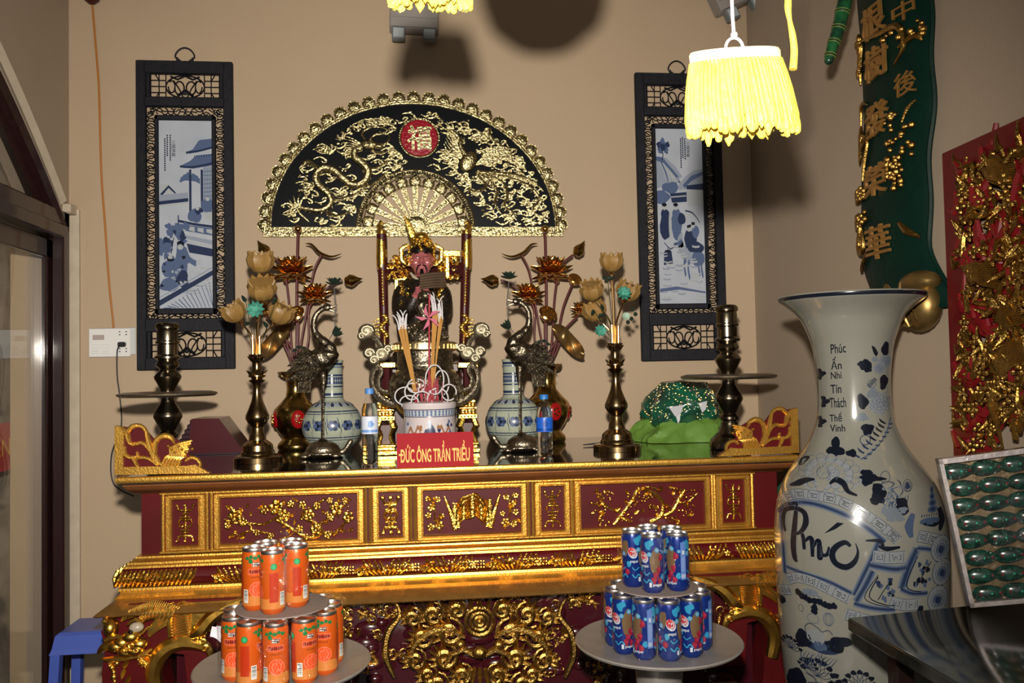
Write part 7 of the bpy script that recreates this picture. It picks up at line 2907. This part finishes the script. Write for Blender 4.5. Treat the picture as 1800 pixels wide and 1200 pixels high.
def draw_orange(P, b, fn):
    P.rect(-.0889, .013, .0889, .03, 6, 28)
    for k in range(24):
        P.blob(-.085 + k * .0074, .031, .0055, .006, 6, wob=.3, seed=k, rings=1, n=9)
    for s in (-.0595, .0, .0595):
        pass
    for s in (-.0445, .0445):       # two fronts
        P.rect(s - .018, .084, s + .018, .097, 7, 8)
        P.rect(s - .0168, .0852, s + .0168, .0958, 2, 8)
        put_text(b, 'Splash', fn, s, .0905, .030, .0085, P.h + .00005, 0, 3, bold=.015)
        P.rect(s - .0095, .101, s + .0095, .1125, 7, 5)
        P.rect(s - .0085, .102, s + .0085, .1115, 3, 5)
        put_text(b, 'Minute\nMaid', fn, s, .1068, .0145, .0078, P.h + .00005, 0, 5, bold=.015)
        put_text(b, 'ORANGE', fn, s, .078, .022, .0035, P.h + .00005, 0, 3)
        P.blob(s + .002, .050, .0175, .0175, 7, n=20)
        P.blob(s + .002, .050, .0160, .0160, 8, n=20)
        for k in range(8):
            a = k * PI / 4
            P.stroke([(s + .002 + .003 * math.cos(a), .05 + .003 * math.sin(a)), (s + .002 + .0145 * math.cos(a), .05 + .0145 * math.sin(a))], .0011, 7)
        for k in range(5):
            P.blob(s - .02 + k * .009, .1215 + .003 * (k % 2), .005, .0042, 4, wob=.3, seed=k, rings=1, n=8)
        P.blob(s - .012, .115, .005, .006, 4, wob=.3, n=9)
    for s in (0.0, .0885):
        w = .010
        P.rect(s - w, .028, s + w, .094, 2, 6)
        P.blob(s, .108, .0075, .0075, 4, n=14)
        P.blob(s, .108, .0058, .0058, 9, n=14)
    P.rect(.014, .020, .026, .050, 5, 4)
    for k in range(9):
        P.rect(.0152, .022 + k * .003, .0248, .0232 + k * .003 + .0004 * (k % 3), 3, 3)


def draw_blue(P, b, fn):
    q = random.Random(44)
    P.blob(.0, .078, .014, .034, 4, wob=.12, n=20, rings=3)
    P.blob(.062, .052, .012, .018, 4, wob=.15, n=16, rings=2)
    P.blob(-.050, .100, .010, .020, 4, wob=.15, n=16, rings=2)
    for (u, v, r) in ((-.018, .118, .0085), (-.010, .124, .006), (.045, .116, .009), (.052, .108, .007), (-.040, .060, .006), (.02, .04, .006), (.078, .1, .007), (-.07, .118, .008), (.034, .118, .005), (-.08, .07, .006)):
        P.blob(u, v, r, r * 1.3, 2, wob=.2, n=14)
    for (u, v, r) in ((.004, .106, .006), (-.015, .096, .006), (.046, .094, .007), (.022, .1, .0045), (-.055, .085, .006), (.07, .08, .006), (-.076, .1, .005)):
        P.blob(u, v, r, r, 2, n=14)
        P.blob(u, v, r * .5, r * .5, 6, n=10)
        P.blob(u, v, r * .28, r * .28, 1, n=8)
    for (u, v) in ((.008, .058), (.014, .088), (-.004, .033), (.01, .030), (-.045, .04), (.05, .035), (-.06, .05), (.0, .044), (.068, .12)):
        P.blob(u, v, .0065, .009, 3, wob=.3, n=12)
        P.blob(u + .002, v + .002, .003, .005, 8, wob=.3, n=8)
    P.rect(.026, .030, .040, .122, 7, 5)
    P.rect(.0275, .034, .0385, .044, 6, 4)
    P.rect(.030, .092, .036, .102, 6, 3)
    for k in range(9):
        P.rect(.0285, .052 + k * .004, .0375, .0528 + k * .004, 6, 3)
    for s in (-.030, ):
        P.blob(s, .088, .0115, .0145, 6, n=18, rot=.5)
        P.blob(s - .001, .0905, .0098, .0125, 5, n=18, rot=.5)
        P.shape([(s - .0095, .083), (s + .001, .081), (s + .0095, .092), (s + .0115, .089), (s + .004, .077), (s - .006, .077)], 1)
        put_text(b, 'pepsi', fn, s + .003, .066, .019, .009, P.h + .0001, 0, 6, bold=.02)
    put_text(b, 'pepsi', fn, .004, .021, .022, .008, P.h + .0001, 0, 6, bold=.02)
    P.rect(-.016, .016, -.010, .027, 6, 3)
    put_text(b, 'pepsi', fn, .072, .024, .022, .008, P.h + .0001, 0, 6, bold=.02)
    for u0 in (-.055, .055, -.02):
        P.stroke([(u0 - .012, .034), (u0 - .004, .026), (u0 + .004, .034), (u0 + .012, .026)], .003, 2)
        P.stroke([(u0 - .012, .052), (u0 - .004, .045), (u0 + .006, .052)], .0025, 2)


OM = [mat('orange_can_print', 'B24A10', .3, .25, coat=.4), mat('can_filler', 'B24A10', .3), mat('red_orange_print', '94280C', .3, .1), mat('print_black', '16161A', .3), mat('print_green', '0E5A30', .3), mat('print_white', 'B8B8B4', .35),
      mat('pale_orange_print', 'A0602A', .35), mat('pinkish_print', 'B86048', .35), mat('orange_slice_print', 'B23A10', .35), mat('print_mint', '2E8A58', .3)]
BM = [mat('blue_can_print', '0B2468', .25, .4, coat=.4), mat('can_blue_fill', '0B2468', .3), mat('cyan_print', '206C8C', .3), mat('crimson_print', '6A0E22', .3), mat('bronze_print', '5E4A34', .3, .3), mat('red_print', '8E1616', .3), mat('print_pale', '8E969E', .35),
      mat('silver_blue_print', '4A66A0', .3, .2), mat('pinkish_red_print', '7C2438', .3)]
oc = can_base('orange_soda_can', draw_orange, OM)
bc_ = can_base('blue_soda_can', draw_blue, BM)


def tower(base, c0, s_, top_positions, ring_n, ring_r, ring_a0, words, group_l, group_u, tcol, dirs, topdirs, lab_l, lab_u):
    zt = c0.z + .0006
    ring = []
    for k in range(ring_n):
        a = ring_a0 + 2 * PI * k / ring_n
        o = copy_tree(base)
        o.location = (c0.x + ring_r * math.cos(a), c0.y + ring_r * math.sin(a), zt)
        o.rotation_euler = (0, 0, dirs[k % len(dirs)])
        ring.append((math.sin(a) > -.2, o.location.x, o))
        o['group'] = group_l
    for back in (False, True):
        row = sorted([r_ for r_ in ring if r_[0] == back], key=lambda r_: r_[1])
        for i_, r_ in enumerate(row):
            nth = ('first', 'second', 'third', 'fourth', 'fifth', 'sixth', 'seventh')[i_]
            r_[2]['label'] = '%s slim can, %s from the left in the lower %s arc of the %s tower' % (words, nth, 'back' if back else 'front', lab_l)
    zd = zt + .1445
    b = MB()
    b.lathe([(0, zd), (ring_r - .004, zd), (ring_r - .004, zd + .003), (0, zd + .003)], (c0.x, c0.y, 0), 48)
    tag(b.build('card_disc', CARD), 'round grey card disc between the two layers of %s cans' % words, 'disc')
    for k, (dx, dy) in enumerate(top_positions):
        o = copy_tree(base)
        o.location = (c0.x + dx, c0.y + dy, zd + .0036)
        o.rotation_euler = (0, 0, topdirs[k])
        o['label'] = lab_u[k]
        o['group'] = group_u
    # cellophane drawn round the tower
    b = MB()
    Ro = ring_r + .0285 + .006
    zz_ = zt + .003
    def film(u, v):
        a = 2 * PI * u
        n_ = noise.noise(V((math.cos(a) * 3, math.sin(a) * 3, v * 7)))
        if v < .5:
            r, z = Ro + .003 * n_, zz_ + v * 2 * .140
        elif v < .56:
            t = (v - .5) / .06
            r, z = Ro + (.096 - Ro) * t + .002, zz_ + .140 + .012 * t + .003
        else:
            t = (v - .56) / .44
            r, z = .098 + .003 * n_, zd + .008 + t * .15
        return V((c0.x + r * math.cos(a), c0.y + r * math.sin(a), z))
    b.sheet(film, 64, 40, cu=True)
    return tag(b.build('cellophane_wrap', FILM), 'clear cellophane film wrapped round the tower of %s cans' % words, 'plastic wrap')


ca, sa, Ra = tray(498, 1168, -1.56, 152, 'round dull metal pedestal tray under the orange cans')
cb, sb_, Rb = tray(1157, 1126, -1.50, 146, 'round dull metal pedestal tray under the blue cans')
def tops(c0, s_, pxs):
    out = []
    for px, py in pxs:
        p = atZ(px, py, c0.z + .0006 + .1445 + .0036 + .1425)
        out.append((p.x - c0.x, p.y - c0.y))
    return out
tA = [(-.060, -.02), (-.012, -.058), (.034, -.010), (.014, .046), (-.044, .036)]
tB = [(-.058, .012), (-.024, -.050), (.042, -.046), (.048, .022), (-.006, .052)]
ulab = lambda col, side: ['%s slim can in the upper group of the %s tower, %s' % (col, side, w_) for w_ in
                          (('leftmost', 'foremost', 'rightmost', 'farthest back', 'behind the leftmost') if side == 'left' else ('leftmost', 'front left of middle', 'front right', 'rightmost back', 'farthest back'))]
tower(oc, ca, sa, tA, 11, .112, -PI / 2 + .02, 'orange', 'orange cans in the lower ring', 'orange cans in the upper group', None,
      [PI / 2 - 1.57 + d_ for d_ in (-1.4, -.95, 1.5, .3, 2, 1, 2.5, .2, -1.5, -1.55, -.15)], [-1.25, .25, .2, 1, 2], 'left', ulab('orange', 'left'))
tower(bc_, cb, sb_, tB, 11, .108, -PI / 2 - .02, 'blue', 'blue cans in the lower ring', 'blue cans in the upper group', None,
      [.9, .15, -.5, .8, 2, 1, 2.5, .2, .3, .1, -.9], [.8, 0, -.95, 1, 2], 'right', ulab('blue', 'right'))
for o in (oc, bc_):
    for ch in list(o.children):
        for g_ in list(ch.children):
            bpy.data.objects.remove(g_)
        bpy.data.objects.remove(ch)
    bpy.data.objects.remove(o)
# folded napkin left of the orange cans
b = MB()
n0 = V((ca.x - Ra * .78, ca.y + .07, ca.z + .012))
def nap(u, v):
    return n0 + V((-.02 + .06 * u, -.02 * v, .004 + .07 * (1 - u) * (1 - v * .5) + .02 * math.sin(3 * u + v)))
b.sheet(nap, 8, 6)
b.sheet(lambda u, v: nap(u, v) + V((.010, .004, .0)), 8, 6)
tag(b.build('paper_napkin', mat('white_tissue', 'B9B4BC', .8)), 'folded white paper napkin on the tray left of the orange cans', 'napkin')

# ---------------------------------------------------------------- side table, boxed ornaments, stool
st = thing('granite_side_table', 'black polished granite topped table at the right edge in front of the floor vase', 'table', (1.25, -2.2, 0))
b = MB()
b.box((.945, -2.75, .972), (XR - .006, -1.80, 1.0), bev=.003)
b.v = [(x + (y + 1.80) * .02, y + (x - .945) * .12, z) for x, y, z in b.v]
b.v = [(min(x, XR - .006), y, z) for x, y, z in b.v]
b.build('granite_top', mat('polished_black_granite', '10110F', .13, 0, coat=.2, noise_s=45, noise_a=.15, col2='1C1E1A', spec=.6), st)
for x_ in (1.02, XR - .06):
    for y_ in (-2.68, -1.88):
        b = MB()
        b.box((x_ - .02, y_ - .02, 0), (x_ + .02, y_ + .02, .972), bev=.003)
        b.build('leg', WOOD, st)

# shallow tray of green pieces leaning back on the table
case = thing('boxed_green_ornaments', 'shallow film wrapped tray of dark green oval ornaments leaning on the granite table', 'box', (1.3, -1.9, 1.001))
TLc, TRc, BLc, BRc = None, None, None, None
pB0 = atZ(1704, 1066, 1.002)
axis_r = V((1, -.42, 0)).normalized()
up_ = V((-.16, .20, 1)).normalized()
pT0 = None
# solve the height along the lean so that the upper corner is seen at (1648, 808)
best = None
for i in range(200):
    a = -.45 + i * .004
    for j in range(30):
        t = .15 + j * .012
        for cc_ in (.10, .16, .22):
            p = pB0 + V((a * 1.0, cc_, 1)).normalized() * t
            d_ = p - CAM
            x_ = 900 + F * d_.dot(RT) / d_.dot(FWD)
            y_ = 600 - F * d_.dot(UP) / d_.dot(FWD)
            e = math.hypot(x_ - 1648, y_ - 808)
            if best is None or e < best[0]:
                best = (e, p)
pT0 = best[1]
eU = (pT0 - pB0)
Hc = eU.length
eU.normalize()
eR = axis_r - eU * axis_r.dot(eU)
eR.normalize()
eN = eR.cross(eU).normalized()
if eN.y > 0:
    eN = -eN
Wc = .20
def CP(u, v, h=0.0):
    return pB0 + eR * (u * Wc) + eU * (v * Hc) + eN * h
def cbox(mb, u0, v0, u1, v1, h0, h1, m=0):
    P = [CP(u, v, h) for h in (h0, h1) for u, v in ((u0, v0), (u1, v0), (u1, v1), (u0, v1))]
    mb.add(P, [(3, 2, 1, 0), (4, 5, 6, 7), (0, 1, 5, 4), (1, 2, 6, 5), (2, 3, 7, 6), (3, 0, 4, 7)], m)
b = MB()
cbox(b, 0, 0, 1, 1, -.03, -.02)
cbox(b, 0, 0, .045, 1, -.03, .012)
cbox(b, .955, 0, 1, 1, -.03, .012)
cbox(b, 0, 0, 1, .03, -.03, .012)
cbox(b, 0, .965, 1, 1, -.03, .012)
b.build('tray_frame', mat('pinkish_silver_card', (.42, .36, .34), .25, .6, coat=.5, bump=.6, bump_s=30), case)
b = MB()
cbox(b, .045, .03, .955, .965, -.0199, -.016)
b.build('gold_backing', mat('crumpled_gold_paper', (.13, .09, .045), .35, .6, bump=1.0, bump_s=30), case)
GM = mat('dark_green_glass', (.002, .013, .008), .2, 0, coat=.2, noise_s=60, noise_a=.1, col2=(.003, .035, .022))
for r_ in range(8):
    v = .90 - r_ * .118
    for k in range(3):
        u = .20 + k * .31 + (.04 if r_ % 2 else 0)
        b = MB()
        cc3 = CP(u, v, -.006)
        ex, ey, ez = eR * .036, eU * .0185, eN * .012
        vs0 = MB()
        vs0.ell((0, 0, 0), (1, 1, 1), nu=16, nv=10)
        b.add([cc3 + ex * p[0] + ey * p[1] * (1 - .25 * p[0]) + ez * p[2] for p in vs0.v], vs0.f, 0)
        for dx, m_ in ((-.55, 1), (.6, 1), (.1, 2)):
            pp = cc3 + ex * dx + ez * .8
            vs1 = MB()
            vs1.ell(pp, .0035, nu=6, nv=4)
            b.add(vs1.v, vs1.f, m_)
        b.build('green_piece', [GM, mat('dark_red_bead', '5A1018', .3), mat('teal_spot', (.03, .3, .2), .2)], case)
b = MB()
b.add([CP(0, 0, .0135), CP(1, 0, .0135), CP(1, 1, .0135), CP(0, 1, .0135)], [(0, 1, 2, 3)])
b.add([CP(-.01, 0, .0135), CP(-.01, 1, .0135), CP(-.01, 1, -.03), CP(-.01, 0, -.03)], [(0, 1, 2, 3)])
b.build('film_cover', FILM, case)
# the wall side of the tray rests on a small block
b = MB()
mid_ = CP(.5, .35, -.075)
# blue plastic stool at the left edge
BLU = mat('blue_plastic', '3F52A0', .35, 0, coat=.2)
pS = V((-1.15, -.60, 0))
stool = thing('plastic_stool', 'blue plastic stool on the floor at the left end of the altar', 'stool', pS)
zS = atY(150, 1108, -.72).z
xS0, xS1 = atY(112, 1150, -.72).x, AX0 - .05
cxs = atY(150, 1120, -.60).x
pS.x = cxs
hw_s = .13
b = MB()
def so(z0, z1, w0, w1, m=0):
    P = [(pS.x + sx * w_, pS.y + sy * w_, z) for z, w_ in ((z0, w0), (z1, w1)) for sx, sy in ((-1, -1), (1, -1), (1, 1), (-1, 1))]
    b.add(P, [(3, 2, 1, 0), (4, 5, 6, 7), (0, 1, 5, 4), (1, 2, 6, 5), (2, 3, 7, 6), (3, 0, 4, 7)], m)
zS -= .014
pS.x += .03
so(zS - .05, zS - .008, .098, .090)
so(zS - .008, zS, .090, .080)
so(zS - .066, zS - .05, .104, .098)
b.build('seat', BLU, stool)
for sx in (-1, 1):
    for sy in (-1, 1):
        b = MB()
        def cn(z, w_, t=.03):
            return [(pS.x + sx * w_, pS.y + sy * w_, z), (pS.x + sx * (w_ - t), pS.y + sy * w_, z), (pS.x + sx * (w_ - t), pS.y + sy * (w_ - t), z), (pS.x + sx * w_, pS.y + sy * (w_ - t), z)]
        b.add(cn(0, .130) + cn(zS - .06, .101), [(3, 2, 1, 0), (4, 5, 6, 7), (0, 1, 5, 4), (1, 2, 6, 5), (2, 3, 7, 6), (3, 0, 4, 7)])
        b.build('leg', BLU, stool)

# green glassy peacock like piece between altar end and vase
b = MB()
pk = atY(1361, 866, -.78)
for k in range(9):
    b.petal(pk + V((0, 0, -.05)), (.45 + .05 * k, -.2, 1 - .22 * k + .3), (-.5, -1, 0), .11, .035, .1, .2, .002, 0, 6, 3)
b.tube([pk + V((.01, 0, -.04)), pk + V((.09, 0, -.25)), V((1.38, pk.y, .001))], [.010, .012, .05], 10)
tag(b.build('green_glass_foliage', CELLO), 'green glassy foliage ornament showing between the altar end and the floor vase', 'ornament')

# ---------------------------------------------------------------- fringed lanterns in front
YEL = mat('yellow_silk_fringe', (.82, .58, .06), .55, 0, sub=.1, noise_s=90, noise_a=.2, col2=(.85, .66, .12))
YELB = mat('pale_yellow_band', (.85, .72, .42), .5)
WSTR = mat('white_plastic_hook', 'C4BCC8', .35)


def fringe_lamp(px0, px1, ytop, ybot, Y, tilt, label, string=True):
    cxp = (px0 + px1) / 2
    c = atY(cxp, ytop, Y)
    s_ = (c - CAM).dot(FWD) / F
    R_ = (px1 - px0) / 2 * s_
    t_ = thing('fringed_lantern', label, 'lantern', (c.x, Y, c.z - (ybot - ytop) * s_))
    H_ = (ybot - ytop) * s_
    up = V((tilt, 0, 1)).normalized()
    M = V((0, 0, 1)).rotation_difference(up).to_matrix().to_4x4()
    M = Matrix.Translation((c.x, Y, c.z)) @ M @ Matrix.Diagonal((1, .22, 1, 1))
    b = MB()
    b.lathe([(R_ * .80, -.020), (R_ * .835, -.014), (R_ * .84, .0), (R_ * .81, .005), (R_ * .5, .007), (0, .008)], (0, 0, 0), 40, M=M)
    b.build('top_band', YELB, t_)
    b = MB()
    q = random.Random(int(px0))
    nn = 64
    for ring in range(2):
        for k in range(nn):
            a = 2 * PI * (k + ring * .5) / nn
            L = H_ * (q.uniform(.74, .97) if ring else q.uniform(.80, 1.0)) - .016
            ro, ri = R_ * (.83 - .05 * ring), R_ * (.98 - .08 * ring)
            ca_, sa_ = math.cos(a), math.sin(a)
            w = q.uniform(-.01, .01)
            P = []
            for t in (0, .25, .5, .75, .92, 1.0):
                r = ro + (ri - ro) * math.sin(min(1, t * 1.15) * PI / 2)
                P.append(M @ V((r * ca_ - w * t * sa_, r * sa_ + w * t * ca_, -.014 - L * t)))
            b.tube(P, [.0028, .0036, .004, .0048, .0068, .0058], 6)
            b.ell(P[-1], .0062, nu=7, nv=5)
            if k % 2 == ring:
                b.tube([P[-1] + V((-.006 * sa_, .006 * ca_, .004)), P[-1] + V((0, 0, -.006)), P[-1] + V((.006 * sa_, -.006 * ca_, .004))], [.003, .005, .003], 6)
    tag_ = b.build('looped_fringe', YEL, t_)
    tag_['kind'] = 'stuff'
    b = MB()
    zt_ = 3.65
    hk = M @ V((.0, 0, .008))
    b.tube([hk + V((.016 * math.cos(t), 0, .02 * math.sin(t))) for t in [PI * i / 10 for i in range(11)]], .0028, 8)
    b.tube([hk + V((0, 0, .020)), hk + V((-.002, 0, .06)), V((hk.x - .012, Y, zt_))], .0032, 8)
    b.ell(hk + V((0, 0, .025)), .0065, nu=10, nv=8)
    b.build('hook_and_string', WSTR, t_)
    return t_


fringe_lamp(1192, 1392, 94, 244, -2.2, -.085, 'bright yellow looped fringe lantern hanging from white string at upper right')
fringe_lamp(684, 826, -78, 16, -2.15, .0, 'bright yellow fringe lantern cut off by the top of the view above the fan')
# a round paper lantern hanging higher, whose shadow falls on the wall
rl = V((.10, -2.05, 2.32))
t_ = thing('round_lantern', 'round yellow tasselled lantern hanging just above the view', 'lantern', (rl.x + .16, rl.y, rl.z))
c_ = V((.235, -2.05, 2.40))
b = MB()
b.lathe([(.02, -.095), (.06, -.085), (.105, -.045), (.12, 0), (.105, .045), (.06, .085), (.02, .095)], c_, 24, mod=lambda t, r, z: r * (1 + .02 * math.cos(12 * t)))
b.build('lantern_body', mat('gold_silk_lantern', (.6, .4, .08), .6), t_)
b = MB()
b.tube([c_ + V((0, 0, .09)), V((c_.x, c_.y, 3.69))], .003, 6)
b.build('string', WSTR, t_)
# loose yellow strand
b = MB()
b.tube([atY(x, y, -2.2) for x, y in cr([(1390, -120), (1388, -40), (1385, 10), (1388, 36), (1393, 62), (1396, 90), (1394, 122)], 5)], [.004, .005, .0065, .0042, .006, .0065, .007], 8)
tag(b.build('yellow_strand', YEL), 'loose yellow cord end hanging right of the yellow fringe lantern', 'cord')

# red banner on the rocks outside the glass door
b = MB()
p0 = V((-2.05, .0, 0))
xB = -1.86 
pa_, pb_ = atX(-8, 745, xB), atX(30, 822, xB)
b.box((xB, pa_.y - .9, pb_.z), (xB + .006, atX(30, 745, xB).y, pa_.z))
yR = atX(18, 780, xB).y
bn = thing('red_banner', 'red banner with yellow letters outside the glass door', 'banner', (xB, pa_.y - .4, pb_.z))
b.build('banner_cloth', mat('banner_red', 'A81818', .6), bn)
b = MB()
zmid = (pa_.z + pb_.z) / 2 + .01
put_text(b, 'ÂN', lambda u, v, h: V((xB + .008 + h, u, v)), yR - .10, zmid, .16, .10, .0005)
b.build('lettering', mat('yellow_lettering', 'D39A1E', .5), bn)
